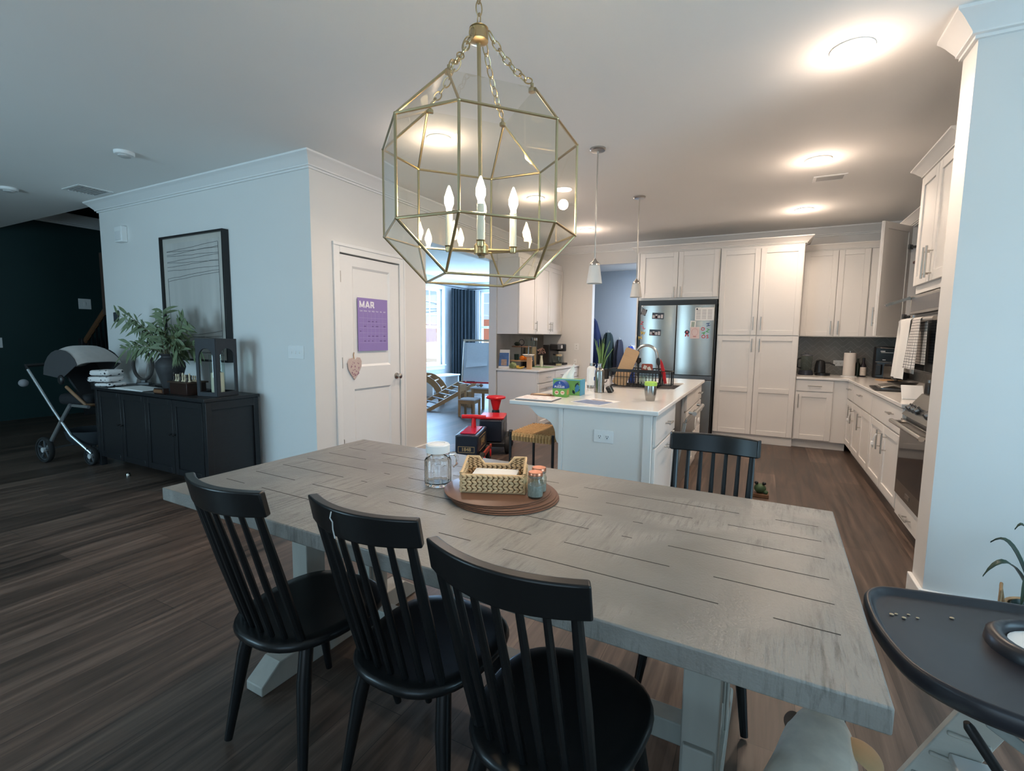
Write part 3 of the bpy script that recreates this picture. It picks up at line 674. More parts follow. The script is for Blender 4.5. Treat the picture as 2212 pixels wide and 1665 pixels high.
# --- coffee corner, front x = -2.75 facing +X, local +x runs towards +Y
t = thing('base_cabinet', 'white base cabinet of drawers under the coffee corner, nearest the playroom', 'cabinet', (-2.752, 6.075, 0), PI / 2)
b = MB().box(0, .60, .06, .635, 0, .10).box(0, .60, 0, .635, .10, Z - CT - .002); b.build('body', CAB, t, bevel=.0015)
shaker(t, 'drawer', .006, .594, .715, .86, ('h', .30, .785, .13), slab=True); shaker(t, 'drawer', .006, .594, .425, .70, ('h', .30, .63, .13)); shaker(t, 'drawer', .006, .594, .115, .41, ('h', .30, .34, .13))
MB().box(-.004, -.0005, .02, .62, .0, .86).build('end_panel', CAB, t)
t = thing('base_cabinet', 'white base cabinet under the coffee maker in the back corner', 'cabinet', (-2.752, 6.677, 0), PI / 2)
b = MB().box(0, 1.035, .06, .635, 0, .10).box(0, 1.035, 0, .635, .10, Z - CT - .002); b.build('body', CAB, t, bevel=.0015)
shaker(t, 'drawer', .006, .515, .715, .86, ('h', .26, .785, .13), slab=True); shaker(t, 'drawer', .521, 1.03, .715, .86, ('h', .77, .785, .13), slab=True)
shaker(t, 'door', .006, .515, .115, .70, ('v', .48, .60, .17)); shaker(t, 'door', .521, 1.03, .115, .70, ('v', .555, .60, .17))
MB().box(-3.398, -2.722, 6.058, YB - .001, Z - CT, Z).build('worktop', QUARTZ, bevel=.004, label='white worktop of the coffee corner', cat='worktop')
t = thing('wall_cabinet', 'white three door wall cabinet above the coffee maker', 'cabinet', (-3.066, 6.075, 1.395), PI / 2)
carcass(t, 1.64, .33, 0, 1.06)
shaker(t, 'door', .006, .575, .006, 1.05, ('v', .545, .12, .15)); shaker(t, 'door', .581, 1.10, .006, 1.05, ('v', 1.07, .12, .15)); shaker(t, 'door', 1.106, 1.632, .006, 1.05, ('v', 1.14, .12, .15))
cab_crown('cabinet_crown', 'white crown moulding on the cabinet above the coffee maker', [(-3.066, YB - .01), (-3.066, 6.073), (-3.398, 6.073)][::-1], 2.535, .70)

# --- fridge
t = thing('refrigerator', 'stainless steel french door fridge with magnets and notes', 'fridge', (-1.59, 6.955, 0))
FW = 1.022
MB().box(.02, FW - .012, .03, .72, .02, 1.835).build('body', BLKP, t)
def bulge(x0, x1, z0, z1):
    b = MB(); n = 14
    def prof(u): return -.055 - .018 * (1 - (2 * u - 1) ** 2)
    b.prism([(0, 0)] * 0 + [(x0, -.0), (x1, 0)] + [(x1 + (x0 - x1) * k / n, prof(k / n)) for k in range(n + 1)], z1 - z0, M=Matrix.Translation((0, 0, z1)) @ Matrix.Rotation(-PI / 2, 4, 'X') @ Matrix.Scale(-1, 4, (0, 0, 1)))
    return b
def doorf(nm, x0, x1, z0, z1): 
    b = MB(); n = 16; P = [(x0, .028), (x0, -.02)] + [(x0 + (x1 - x0) * k / n, -.024 - .022 * math.sin(PI * k / n) ** .8) for k in range(n + 1)] + [(x1, -.02), (x1, .028)]
    b.slab(P, z0, z1); return b.build(nm, STEEL, t, bevel=.004, angle=50)
dl = doorf('door', .03, .514, .865, 1.81); dr = doorf('door', .522, FW - .022, .865, 1.81); dw = doorf('freezer_drawer', .03, FW - .022, .07, .80)
MB().box(.03, FW - .022, -.012, .028, .806, .858).build('grip_channel', STEELD, t)
MB().box(.0, FW, .0, .03, 1.812, 1.878).box(.0, .022, .0, .03, 0, 1.812).box(FW - .016, FW, 0, .03, 0, 1.812).build('frame', BLKP, t)
MB().box(FW - .12, FW - .07, -.03, -.012, .83, .85).build('hinge_cap', STEELD, t)
# fridge magnets and notes: all stand off the steel door
FY = 6.955 - .045
def fz(x): return -.024 - .022 * math.sin(PI * min(1, max(0, x))) ** .8
def on_fridge(px):          # depth of the door face at a world x
    lx = px + 1.59
    if lx < .518: k = (lx - .03) / .484
    else: k = (lx - .522) / (FW - .022 - .522)
    k = min(1, max(0, k)); return 6.955 - .024 - .022 * math.sin(PI * k) ** .8
ML = {c: mat('magnet_' + c, v, .35) for c, v in dict(red=(.55, .03, .04), yellow=(.75, .48, .03), green=(.06, .33, .07), navy=(.03, .05, .16), pink=(.65, .12, .18)).items()}
for ch, c, x, z, rot, lab in (('Z', 'red', -1.535, 1.565, .2, 'red letter Z magnet on the left fridge door'), ('L', 'pink', -1.505, 1.50, -.5, 'small pink letter magnet under the red Z on the fridge'), ('W', 'yellow', -1.515, 1.425, .1, 'yellow letter W magnet on the left fridge door'), ('N', 'yellow', -1.55, 1.36, -.2, 'yellow letter N magnet low on the left fridge door'),
                           ('H', 'navy', -.665, 1.545, 1.35, 'dark blue letter H magnet tilted on its side on the fridge'), ('O', 'red', -.725, 1.485, 0, 'red letter O magnet on the right fridge door'), ('Z', 'green', -.665, 1.465, .3, 'green letter magnet right of the red O'), ('A', 'green', -.712, 1.43, .8, 'green letter magnet under the red O'), ('O', 'red', -.715, 1.385, .5, 'tilted red letter O magnet in the bottom row'), ('S', 'red', -.665, 1.385, 0, 'red letter S magnet on the right fridge door')):
    text('letter_magnet', ch, .062, ML[c], (x, on_fridge(x) - .005, z), (PI / 2, rot, 0), depth=.006, extra=.0012, label=lab, cat='magnet', group='letter magnets on the fridge')
def note(name, x, z, w, h, rot, label, cat, mm, deco):
    t = thing(name, label, cat, (x, on_fridge(x) - .0045, z)); M = Matrix.Rotation(rot, 4, 'Y')
    MB().box(-w / 2, w / 2, -.0008, .0008, -h / 2, h / 2, 0, M).build('sheet', mm, t)
    for q in deco:
        b = MB()
        for (x0, x1, z0, z1) in q[1]: b.box(x0 * w, x1 * w, -.0014, -.0009, z0 * h, z1 * h, 0, M)
        b.build(q[0], q[2], t)
    return t
INK = mat('grey_ink', (.35, .34, .36), .8); INKB = mat('dark_ink', (.03, .03, .04), .6)
note('notice_sheet', -.715, 1.685, .235, .17, 0, 'white printed notice at the top right of the fridge', 'note', PAPER, [('printed_lines', [(-.43 + .3 * c, -.2 + .3 * c, -.38 + .085 * r, -.35 + .085 * r) for r in range(9) for c in range(3)], INK), ('emblem', [(-.44, -.36, .33, .44)], INKB)])
note('picture_card', -.852, 1.548, .07, .095, .05, 'small framed picture card above the pink drawing on the fridge', 'card', PAPER, [('picture', [(-.3, .3, -.36, .36)], mat('card_green', (.35, .42, .36), .7))])
t = note('drawing_sheet', -.825, 1.435, .118, .155, -.02, 'pale pink drawing of a round frame under the picture card', 'drawing', mat('pink_paper', (.72, .58, .56), .8), [])
b = MB(); b.tube([(.04 * math.cos(a * PI / 12), -.0015, .01 + .048 * math.sin(a * PI / 12)) for a in range(24)], .0012, 6, closed=True); b.box(-.02, .02, -.0015, -.0008, -.055, -.046); b.build('drawn_ring', mat('brick_ink', (.45, .12, .1), .7), t)
for i, (x, z, lab) in enumerate(((-1.315, 1.665, 'upper strip of small photographs on the left fridge door'), (-1.345, 1.435, 'lower strip of small photographs on the left fridge door'))):
    t = note('photo_strip', x, z, .155, .085, .04, lab, 'photo', mat('photo_black', (.02, .02, .025), .3), [('photos', [(-.46 + .24 * k, -.28 + .24 * k, -.36, .10 + .12 * (k % 2)) for k in range(4)], mat('photo_white', (.55, .50, .50), .4)), ('pink_dress', [(-.2, -.06, -.4, .0)], ML['pink'])])
t = thing('ribbon_magnet', 'red ribbon rosette magnet in the middle of the right fridge door', 'magnet', (-.925, on_fridge(-.925) - .004, 1.445)); b = MB(); b.tube([(.022 * math.cos(a * PI / 8), 0, .022 * math.sin(a * PI / 8)) for a in range(16)], .007, 8, closed=True); b.build('rosette', mat('dark_ribbon', (.05, .035, .045), .5), t)
MB().cbox((-.012, 0, -.035), (.014, .004, .05), rot=(0, .3, 0)).cbox((.012, 0, -.035), (.014, .004, .05), rot=(0, -.3, 0)).cbox((0, -.002, 0), (.02, .004, .02)).build('tails', ML['red'], t)
t = thing('patterned_magnet', 'black and white patterned magnet at the top left of the fridge', 'magnet', (-1.51, on_fridge(-1.51) - .004, 1.72)); MB().cbox((0, 0, 0), (.07, .005, .085), rot=(0, .35, 0)).build('plate', INKB, t)
b = MB()
for i in range(4):
    for j in range(4): b.cbox((-.024 + .016 * i, -.0035, -.03 + .02 * j), (.007, .001, .010), rot=(0, .35 + .4 * (i - j), 0))
b.build('pattern', PAPER, t)
# ================================================================== ISLAND
IX0, IX1, IY0, IY1 = -1.62, -.56, 3.09, 5.80
BX0, BX1, BY0, BY1 = -1.245, -.605, 3.135, 5.76
# worktop with a sink cut-out (one piece built from strips round the hole)
SX0, SX1, SY0, SY1 = -1.10, -.70, 4.55, 5.22
b = MB()
xs = [IX0, SX0, SX1, IX1]; ys = [IY0, SY0, SY1, IY1]
V = {}
for k, z in enumerate((Z - CT, Z)):
    for i, x in enumerate(xs):
        for j, y in enumerate(ys): V[i, j, k] = b.b.verts.new((x, y, z))
for i in range(3):
    for j in range(3):
        if (i, j) == (1, 1): continue
        b.b.faces.new([V[i, j, 1], V[i + 1, j, 1], V[i + 1, j + 1, 1], V[i, j + 1, 1]]); b.b.faces.new([V[i, j, 0], V[i, j + 1, 0], V[i + 1, j + 1, 0], V[i + 1, j, 0]])
def side(a, c): b.b.faces.new([V[a[0], a[1], 0], V[c[0], c[1], 0], V[c[0], c[1], 1], V[a[0], a[1], 1]])
for i in range(3): side((i, 0), (i + 1, 0)); side((i + 1, 3), (i, 3))
for j in range(3): side((3, j), (3, j + 1)); side((0, j + 1), (0, j))
side((1, 1), (1, 2)); side((1, 2), (2, 2)); side((2, 2), (2, 1)); side((2, 1), (1, 1))
b.build('worktop', QUARTZ, bevel=.005, label='white quartz island worktop with a cut-out for the sink', cat='worktop')
t = thing('sink', 'dark undermount sink basin in the island worktop', 'sink', ((SX0 + SX1) / 2, (SY0 + SY1) / 2, Z - CT - .001))
w = SX1 - SX0 + .03; l = SY1 - SY0 + .03; b = MB(); g = .012; dp = .20
b.box(-w / 2, -w / 2 + g, -l / 2, l / 2, -dp, 0).box(w / 2 - g, w / 2, -l / 2, l / 2, -dp, 0).box(-w / 2 + g, w / 2 - g, -l / 2, -l / 2 + g, -dp, 0).box(-w / 2 + g, w / 2 - g, l / 2 - g, l / 2, -dp, 0).box(-w / 2, w / 2, -l / 2, l / 2, -dp - g, -dp)
b.build('basin', mat('sink_steel', (.30, .29, .28), .4, .8), t); MB().lathe([(0, 0), (.045, 0), (.045, .006), (0, .004)], (0, 0, -dp), 20).build('drain', NICKEL, t)
MB().cbox((-.03, -.05, -dp + .022), (.16, .12, .04)).build('sink_sponge', mat('pink_sponge', (.60, .22, .22), .9, bump=.4), bevel=.008, label='pink sponge tray lying in the island sink', cat='sponge', loc=None).location = ((SX0 + SX1) / 2 + .05, (SY0 + SY1) / 2 - .05, Z - CT - .001)
# base
t = thing('kitchen_island', 'white kitchen island base with outlet end panel facing the table', 'island', (BX0, BY0, 0))
b = MB(); L_ = BY1 - BY0; W_ = BX1 - BX0
b.box(0, W_, 0, .83, 0, Z - CT - .002).box(0, W_ - .02, 1.44, L_, 0.0, Z - CT - .3).box(0, .15, .83, L_, 0, Z - CT - .002)
b.build('body', CAB, t, bevel=.0015)
b = MB(); b.box(0, .028, -.012, -.0005, .0, Z - CT - .004).box(W_ - .055, W_, -.012, -.0005, 0, Z - CT - .004).box(.028, W_ - .055, -.012, -.0005, 0, .10); b.build('end_trim', CAB, t, bevel=.002)
# corbel under the overhang
P = [(0, Z - CT - .003), (-.235, Z - CT - .003), (-.235, Z - CT - .018), (-.225, Z - CT - .022)]
P += [(-.225 + .09 * (k / 8), Z - CT - .022 - .05 * math.sin(k / 8 * PI / 2) - .015 * (k / 8)) for k in range(1, 9)]
P += [(-.135 + .105 * math.sin(k / 8 * PI / 2), Z - CT - .087 - .12 * (1 - math.cos(k / 8 * PI / 2))) for k in range(1, 9)]
P += [(-.028, .645), (-.018, .62), (0, .605)]
for y in (.005, 1.3, 2.5):
    MB().prism(P, .04, M=Matrix.Translation((-.0005, y, 0))).build('corbel', CAB, t, bevel=.002, angle=50)
def iside(name, y0, y1, z0, z1, handle=None, slab=False, rail=.05):
    """a front on the island's right face; local frame turned so the front looks along +X"""
    o = shaker(None, name, y0, y1, z0, z1, handle, slab=slab, rail=rail); o.parent = t; o.location = (W_ + .0005, 0, 0); o.rotation_euler = (0, 0, PI / 2); return o
iside('drawer', .02, .795, .655, .855, ('h', .42, .76, .14), slab=True); iside('door', .02, .795, .115, .64, ('h', .42, .59, .14))
iside('false_front', 1.445, 2.05, .70, .855, None, slab=True); iside('door', 1.445, 1.74, .115, .685, ('v', 1.71, .57, .17)); iside('door', 1.746, 2.05, .115, .685, ('v', 1.78, .57, .17))
iside('drawer', 2.06, 2.60, .70, .855, ('h', 2.33, .785, .14), slab=True); iside('drawer', 2.06, 2.60, .42, .685, ('h', 2.33, .60, .14), slab=True); iside('drawer', 2.06, 2.60, .115, .41, ('h', 2.33, .33, .14), slab=True)
b = MB(); b.box(W_ - .03, W_, 1.425, L_, .10, Z - CT - .002); b.build('face_frame', CAB, t)
b = MB(); b.lathe([(0, 0), (.03, 0), (.03, .012), (0, .012)], n=20, M=Matrix.Translation((W_ + .085, 1.80, .57)) @ Matrix.Rotation(PI / 2, 4, 'Y')); b.tube([(W_ + .07, 1.745 + .05 * math.cos(a * PI / 8), .545 + .06 * math.sin(a * PI / 8)) for a in range(16)], .004, 6, closed=True)
o = b.build('child_lock', WHITE, None, loc=(0, 0, 0), label='white loop child lock on the handles of the sink doors', cat='child lock'); o.location = (BX0, BY0, 0)
plate('wall_outlet', 'double outlet plate on the end panel of the island', 'outlet', -.921, BY0 - .0005, .695, .135, .085, 0, [('hole', -.026, 0), ('hole', .026, 0)])
# dishwasher, slightly open
t = thing('dishwasher', 'stainless dishwasher in the island with its door ajar', 'dishwasher', (BX1, BY0 + .835, 0), PI / 2)
MB().box(.005, .59, .02, .48, .10, .83).build('tub', STEELD, t)
Mo = Matrix.Translation((0, 0, .11)) @ Matrix.Rotation(rad(7), 4, 'X') @ Matrix.Translation((0, 0, -.11))
b = MB().box(.008, .588, -.03, -.002, .11, .70, 0, Mo).box(.008, .588, -.030, -.016, .70, .735, 0, Mo)
o = b.build('door', STEEL, t, bevel=.003)
b = MB(); b.cyl((.02, -.075, .785), (.576, -.075, .785), .017, n=16)
for x in (.035, .56): b.cyl((x, -.03, .785), (x, -.075, .785), .012)
bmesh.ops.transform(b.b, matrix=Mo, verts=b.b.verts); b.build('handle', NICKEL, o)
# ------------------------------------------------------------------ things on the island
t = thing('faucet', 'brushed gooseneck faucet rising behind the dish rack', 'faucet', (-1.165, 5.02, Z))
b = MB(); b.lathe([(.03, 0), (.03, .008), (.02, .014), (.019, .10), (.0, .10)])
b.tube([(0, 0, .08), (0, 0, .27)] + [(.11 - .11 * math.cos(a * PI / 12), 0, .27 + .115 * math.sin(a * PI / 12)) for a in range(1, 12)] + [(.222, 0, .25), (.228, 0, .22)], [.0145] * 14, 14); b.build('spout', NICKEL, t)
MB().cyl((.226, 0, .235), (.232, 0, .15), .018, .021).build('spray_head', NICKEL, t)
MB().cyl((0, -.0, .07), (0, .055, .085), .008).cyl((0, .05, .08), (0, .075, .16), .006).build('lever', NICKEL, t)
# tissue box
TB = mat('tissue_box_print', (.16, .36, .10), .45, var=.3, scale=14); TBL = mat('tissue_box_blue', (.10, .34, .48), .45)
t = thing('tissue_box', 'jungle print tissue box with a white tissue pulled up', 'tissue box', (-1.375, 3.66, Z), rad(3))
b = MB().box(-.115, .115, -.06, .06, 0, .125); b.build('box', TB, t, bevel=.003)
b = MB()
for x0, x1, y0, y1 in ((-.1155, -.112, -.0612, .0612), (.108, .1155, -.0612, .0612)): b.box(x0, x1, y0, y1, 0.001, .1255)
b.box(-.1155, .1155, -.0612, -.06, .118, .1255).box(.1152, .1162, -.06, -.05, .0, .1255); b.build('printed_border', TBL, t)
b = MB(); rn = random.Random(3)
for k, (cx, cz, s, a) in enumerate(((-.09, .075, .030, .4), (-.075, .045, .028, 1.2), (-.09, .025, .022, 2.3), (.075, .09, .03, -.5), (.09, .055, .028, .6), (.065, .03, .022, 1.6))):
    for j in range(5):
        an = a + j * .55; M = Matrix.Translation((cx, -.0608, cz)) @ Matrix.Rotation(an, 4, 'Y'); b.prism([(0, -.002), (s * .6, -.005), (s, 0), (s * .6, .005), (0, .002)], .0004, 0, M)
b.build('printed_leaves', mat('dark_leaf_print', (.012, .03, .035), .5), t)
b = MB(); b.prism([(.07, .02), (.10, .04), (.105, .075), (.085, .09), (.068, .06)], .0004, 0, Matrix.Translation((0, -.0609, 0))); b.build('printed_bird', mat('print_blue', (.05, .22, .42), .5), t)
def tis(u, v):
    a = u * 2 - 1; return (a * (.055 - .028 * v) + .045 * v * v - .012 + .02 * math.sin(5 * u) * v, .018 * math.sin(u * 7 + 1.2) * (.4 + v) + .01 * v, .123 + v * (.13 - .035 * abs(a - .1) - (.03 if a > .5 else 0)))
MB().grid(tis, 16, 10, .0012).build('tissue', PAPER, t)
# puzzle box (gable topped)
t = thing('puzzle_box', 'small green and blue box of six puzzles in front of the tissue box', 'puzzle box', (-1.37, 3.475, Z), rad(6))
GRN = mat('puzzle_green', (.14, .34, .06), .45); PBL = mat('puzzle_blue', (.02, .065, .27), .4)
b = MB().box(-.055, .055, -.045, .045, 0, .068); b.build('green_base', GRN, t, bevel=.001)
b = MB(); b.prism([(-.055, .0685), (.055, .0685)] + [(.055 * math.cos(a * PI / 10), .0685 + .058 * math.sin(a * PI / 10)) for a in range(1, 10)], .09, M=Matrix.Translation((0, -.045, 0))); b.build('blue_lid', PBL, t)
TXW = mat('print_white', (.75, .74, .72), .5)
text('lettering', 'PUZZLES', .020, TXW, (0, -.0456, .080), (PI / 2, 0, 0), t, .0008, extra=.0004)
text('number', '6', .024, mat('print_cyan', (.35, .55, .75), .5), (0, -.0456, .112), (PI / 2, 0, 0), t, .0008, extra=.0002)
b = MB()
for x in (-.022, .024): b.lathe([(0, 0), (.016, 0), (.016, .0006), (0, .0006)], n=18, M=Matrix.Translation((x, -.0452, .036)) @ Matrix.Rotation(PI / 2, 4, 'X'))
b.build('pictures', mat('print_cream', (.75, .60, .42), .5), t)
PRD = mat('print_red', (.55, .10, .07), .5)
MB().box(-.032, -.012, -.0466, -.0460, .032, .042).build('printed_cake', PRD, t); MB().box(.015, .034, -.0466, -.0460, .034, .040).build('printed_burger', PRD, t); MB().box(.0551, .0556, -.03, .02, .02, .055).build('printed_side', mat('print_orange', (.55, .28, .10), .5), t); MB().box(-.015, .015, -.0466, -.0457, .0945, .0965).build('printed_rule', TXW, t)
b = MB(); b.slab(rrect(.16, .10, .03), 0, .016); b.box(.08, .15, -.016, .016, 0, .014)
o = b.build('cutting_board', DWOOD, bevel=.003, label='small dark wooden board with handle under the puzzle box corner', cat='board'); o.location = (-1.515, 3.42, Z + .0005); o.rotation_euler = (0, 0, .2)
MB().cbox((0, 0, .0085), (.10, .06, .001)).build('cracker', mat('bread', (.62, .42, .24), .9)).location = (0, 0, 0); bpy.data.objects['cracker'].location = (-1.515, 3.42, Z + .0085); tag(bpy.data.objects['cracker'], 'pale cracker resting on the small wooden board', 'food')
# magazines
for i, (dx, dy, r, c) in enumerate(((0, 0, .05, (.13, .13, .14)), (-.005, .012, .02, (.80, .74, .72)))):
    t = thing('magazine', ('dark covered magazine at the bottom of the pile on the island corner' if i == 0 else 'open white magazine on top of the pile on the island corner'), 'magazine', (-1.452 + dx, 3.235 + dy, Z + .0005 + .006 * i), r, 'magazines on the island corner')
    MB().box(-.14, .14, -.11, .11, 0, .0052).build('pages', mat('mag%d' % i, c, .5), t)
    if i:
        b = MB(); rn = random.Random(5)
        for k in range(16):
            x = rn.uniform(-.12, .08); y = rn.uniform(-.09, .085); b.box(x, x + rn.uniform(.02, .05), y, y + .008, .0053, .0056)
        b.build('print', mat('print_pale_red', (.50, .34, .33), .7), t)
t = thing('printed_page', 'printed page with a blue picture lying near the island edge', 'paper', (-1.045, 3.33, Z + .0005), rad(-16))
MB().box(-.125, .125, -.14, .14, 0, .0008).build('sheet', PAPER, t)
MB().box(-.115, .115, -.13, .05, .0009, .0012).build('blue_picture', mat('print_sky', (.16, .22, .36), .6, var=.5, scale=25), t)
MB().box(-.07, .09, .06, .075, .0009, .0012).box(-.10, .02, .085, .10, .0009, .0012).build('printed_lines', mat('print_brown', (.25, .17, .15), .7), t)
# bottles
t = thing('water_bottle', 'white water bottle with a steel band and loop cap', 'bottle', (-1.375, 4.23, Z))
MB().lathe([(0, 0), (.040, 0), (.041, .004), (.041, .026)], n=28).build('steel_band', STEEL, t)
MB().lathe([(.0395, .026), (.041, .028), (.041, .165), (.037, .185), (.024, .198), (.018, .2), (0, .2)], n=28).build('body', mat('cream_enamel', (.74, .73, .70), .3), t)
b = MB(); b.lathe([(.017, .2), (.017, .225), (0, .225)], n=18); b.tube([(.017 + .02 * math.sin(a * PI / 8), 0, .212 + .016 * math.cos(a * PI / 8)) for a in range(9)], .003, 6); b.build('cap', STEEL, t)
t = thing('water_bottle', 'plain stainless steel bottle with a narrow neck', 'bottle', (-1.205, 3.925, Z))
MB().lathe([(0, 0), (.038, 0), (.041, .003), (.041, .165), (.040, .182), (.033, .198), (.020, .206), (.0175, .212), (.0175, .236), (.021, .238), (.021, .243), (.014, .243), (.014, .20), (0, .2)], n=32).build('body', STEEL, t)
MB().tube([(.0, -.02, .238), (-.004, -.035, .225), (-.002, -.036, .21)], .0025, 6).build('lid_tether', mat('clear_plastic', (.7, .7, .66), .2), t)
MB().cbox((-.0385, -.012, .115), (.006, .02, .03)).build('sticker', mat('blue_print', (.05, .16, .5), .4), t)
t = thing('bottle_cap', 'black bottle lid lying on its side by the steel bottle', 'lid', (-1.12, 3.955, Z + .001), rad(20))
Mx = Matrix.Translation((0, 0, .028)) @ Matrix.Rotation(rad(62), 4, 'Y')
MB().lathe([(0, -.03), (.026, -.03), (.032, -.018), (.032, .016), (.028, .024), (.024, .024), (.022, .0), (0, 0)], n=24, M=Mx).build('shell', BLKP, t); MB().lathe([(.0324, .004), (.0332, .004), (.0332, .008), (.0324, .008)], n=24, M=Mx).build('grey_band', mat('grey_plastic', (.3, .32, .33), .4), t)
t = thing('tumbler', 'steel tumbler cup with a lime green lid', 'cup', (-.716, 3.60, Z))
MB().lathe([(0, 0), (.030, 0), (.033, .004), (.041, .055), (.043, .085), (.0415, .112), (0, .112)], n=32).build('cup', STEEL, t)
MB().lathe([(.0425, .112), (.0445, .114), (.0445, .136), (.040, .142), (.036, .138), (.03, .128), (0, .128)], n=32).build('lid', mat('lime_plastic', (.40, .62, .10), .4), t)
# vase of spring onions
t = thing('glass_vase', 'glass jar of green onions standing behind the bottles', 'vase', (-1.375, 4.52, Z))
MB().lathe([(0, 0), (.036, 0), (.038, .004), (.040, .15), (.038, .15), (.036, .01), (0, .008)], n=24).build('jar', thin_glass('jar_glass', (.93, .96, .94), 1.2), t)
b = MB(); rn = random.Random(9)
for k in range(13):
    a = rn.uniform(0, 6.28); r0 = rn.uniform(.0, .025); lean = rn.uniform(.01, .09); hh = rn.uniform(.24, .36)
    b.tube([(r0 * math.cos(a), r0 * math.sin(a), .012), (r0 * math.cos(a), r0 * math.sin(a), .14), (lean * math.cos(a) * .6, lean * math.sin(a) * .6, .14 + hh * .5), (lean * 1.3 * math.cos(a), lean * 1.3 * math.sin(a), .1 + hh)], [.006, .006, .006, .002], 6)
b.build('onion_leaves', mat('onion_green', (.17, .28, .09), .45, var=.3, scale=20), t)
b = MB()
for k in range(13):
    a = k * 2.4; b.lathe([(0, .01), (.007, .012), (.006, .07), (.0, .10)], (.022 * math.cos(a), .022 * math.sin(a), .0), 8)
b.build('onion_bulbs', mat('onion_white', (.66, .66, .50), .5), t)
# dish rack
t = thing('dish_rack', 'black wire dish rack full of washing up beside the sink', 'dish rack', (-1.045, 4.60, Z)); w = .46; l = .34
b = MB(); r = .0032
rim = [(x, y, .165) for x, y in rrect(w, l, .04, 5)]; b.tube(rim, .006, 8, closed=True)
b.tube([(x, y, .10) for x, y in rrect(w - .012, l - .012, .04, 5)], r, 6, closed=True); b.tube([(x * .95, y * .95, .012) for x, y in rrect(w, l, .04, 5)], .004, 6, closed=True)
for k in range(15):
    x = -w / 2 + .03 + (w - .06) * k / 14
    for s in (-1, 1): b.tube([(x, s * l / 2, .165), (x, s * l / 2 * .97, .02), (x * .97, s * l / 2 * .93, .010), (x * .97, 0, .010)], r, 6)
for k in range(8):
    y = -l / 2 + .04 + (l - .08) * k / 7
    for s in (-1, 1): b.tube([(s * w / 2, y, .165), (s * w / 2 * .96, y, .015), (0, y, .013)], r, 6)
for k in range(9):
    x = -.09 + .036 * k; b.tube([(x, -.06, .012), (x, -.045, .05), (x, -.02, .05), (x, -.005, .012)], r * .8, 6)
b.build('wire_frame', BLKM, t)
MB().box(-w / 2 - .004, w / 2 + .004, -l / 2 - .008, -l / 2 - .004, .145, .172).build('rim_band', BLKM, t)
b = MB(); b.slab(rrect(.10, .12, .02, 4, w / 2 + .052, -.05), .03, .036)
for k in range(12):
    x, y = rrect(.10, .12, .02, 2, w / 2 + .052, -.05)[k]; b.cyl((x, y, .03), (x, y, .16), .003, n=6)
b.tube([(x, y, .16) for x, y in rrect(.10, .12, .02, 4, w / 2 + .052, -.05)], .004, 6, closed=True); b.build('cutlery_basket', BLKM, t)
b = MB(); b.box(-w / 2 - .05, -w / 2 - .01, -l / 2 - .004, -l / 2 + .06, .07, .165); b.tube([(-w / 2 - .03 + .02 * math.cos(a * PI / 8), -l / 2 - .008, .065 - .025 * abs(math.sin(a * PI / 8))) for a in range(9)], .004, 6); b.build('cup_holder', BLKP, t)
RX, RY = -1.045, 4.60
def put(o, x, y, z, rx=0, ry=0, rz=0):
    o.location = (x, y, z); o.rotation_euler = (rx, ry, rz); return o
t = put(MB().slab(rrect(.13, .36, .02), 0, .014).build('chopping_board', LWOOD, None, bevel=.002, label='pale wooden chopping board leaning up in the dish rack', cat='board'), -1.13, 4.50, Z + .185, rad(86), rad(20), rad(4))
b = MB(); b.slab([(-.012, 0), (.012, 0), (.018, .10), (.010, .19), (-.004, .235), (-.014, .19), (-.016, .10)], -.002, .002); put(b.build('red_spatula', RED, None, bevel=.001, label='red spatula sticking out of the cutlery basket', cat='utensil'), -.775, 4.55, Z + .045, rad(90), rad(-12), 0)
b = MB(); b.tube([(0, 0, 0), (0, 0, .17)], .007, 8); b.ell((0, 0, .20), (.016, .008, .04)); put(b.build('black_ladle', BLKP, None, label='black handled utensil beside the red spatula', cat='utensil'), -.82, 4.52, Z + .045, 0, rad(-6), 0)
b = MB(); b.tube([(0, 0, 0), (0, 0, .20)], .007, 8)
for k in range(9):
    a = k * 2 * PI / 9; b.tube([(0, 0, .19), (.022 * math.cos(a), .022 * math.sin(a), .215), (.018 * math.cos(a), .018 * math.sin(a), .25)], .004, 6)
put(b.build('dish_brush', BLKP, None, label='round black dish brush standing up in the rack', cat='brush'), -1.05, 4.66, Z + .02, 0, 0, 0)
t = thing('spray_bottle', 'dark blue trigger bottle standing behind the dish rack', 'bottle', (-1.16, 4.86, Z)); MB().lathe([(0, 0), (.030, 0), (.032, .01), (.030, .13), (.012, .17), (.012, .19), (0, .19)], n=20).build('bottle', mat('blue_bottle', (.02, .06, .28), .3), t); MB().box(-.012, .035, -.012, .012, .19, .225).box(.01, .018, -.006, .006, .155, .19).build('trigger', mat('blue_plastic', (.03, .09, .38), .35), t, bevel=.003)
b = MB(); b.lathe([(.0, .0), (.008, .005), (.030, .16), (.022, .27), (.010, .29), (0, .29)], n=12); put(b.build('cloth_bundle', mat('navy_cloth', (.025, .03, .055), .8), None, label='dark folded cloth bundle standing between the onions and the board', cat='cloth'), -1.20, 4.66, Z + .07, 0, rad(8), 0)
t = thing('picture_tile', 'small red and white patterned card standing in the rack', 'card', (-.98, 4.72, Z + .17), rad(4)); MB().slab(rrect(.105, .085, .015), -.003, .003, M=Matrix.Rotation(PI / 2, 4, 'X')).build('card', mat('card_red', (.40, .10, .075), .5), t); MB().cbox((-.02, -.0035, .01), (.03, .001, .035), rot=(0, .4, 0)).cbox((.02, -.0035, -.005), (.03, .001, .04), rot=(0, -.5, 0)).build('pattern', PAPER, t)
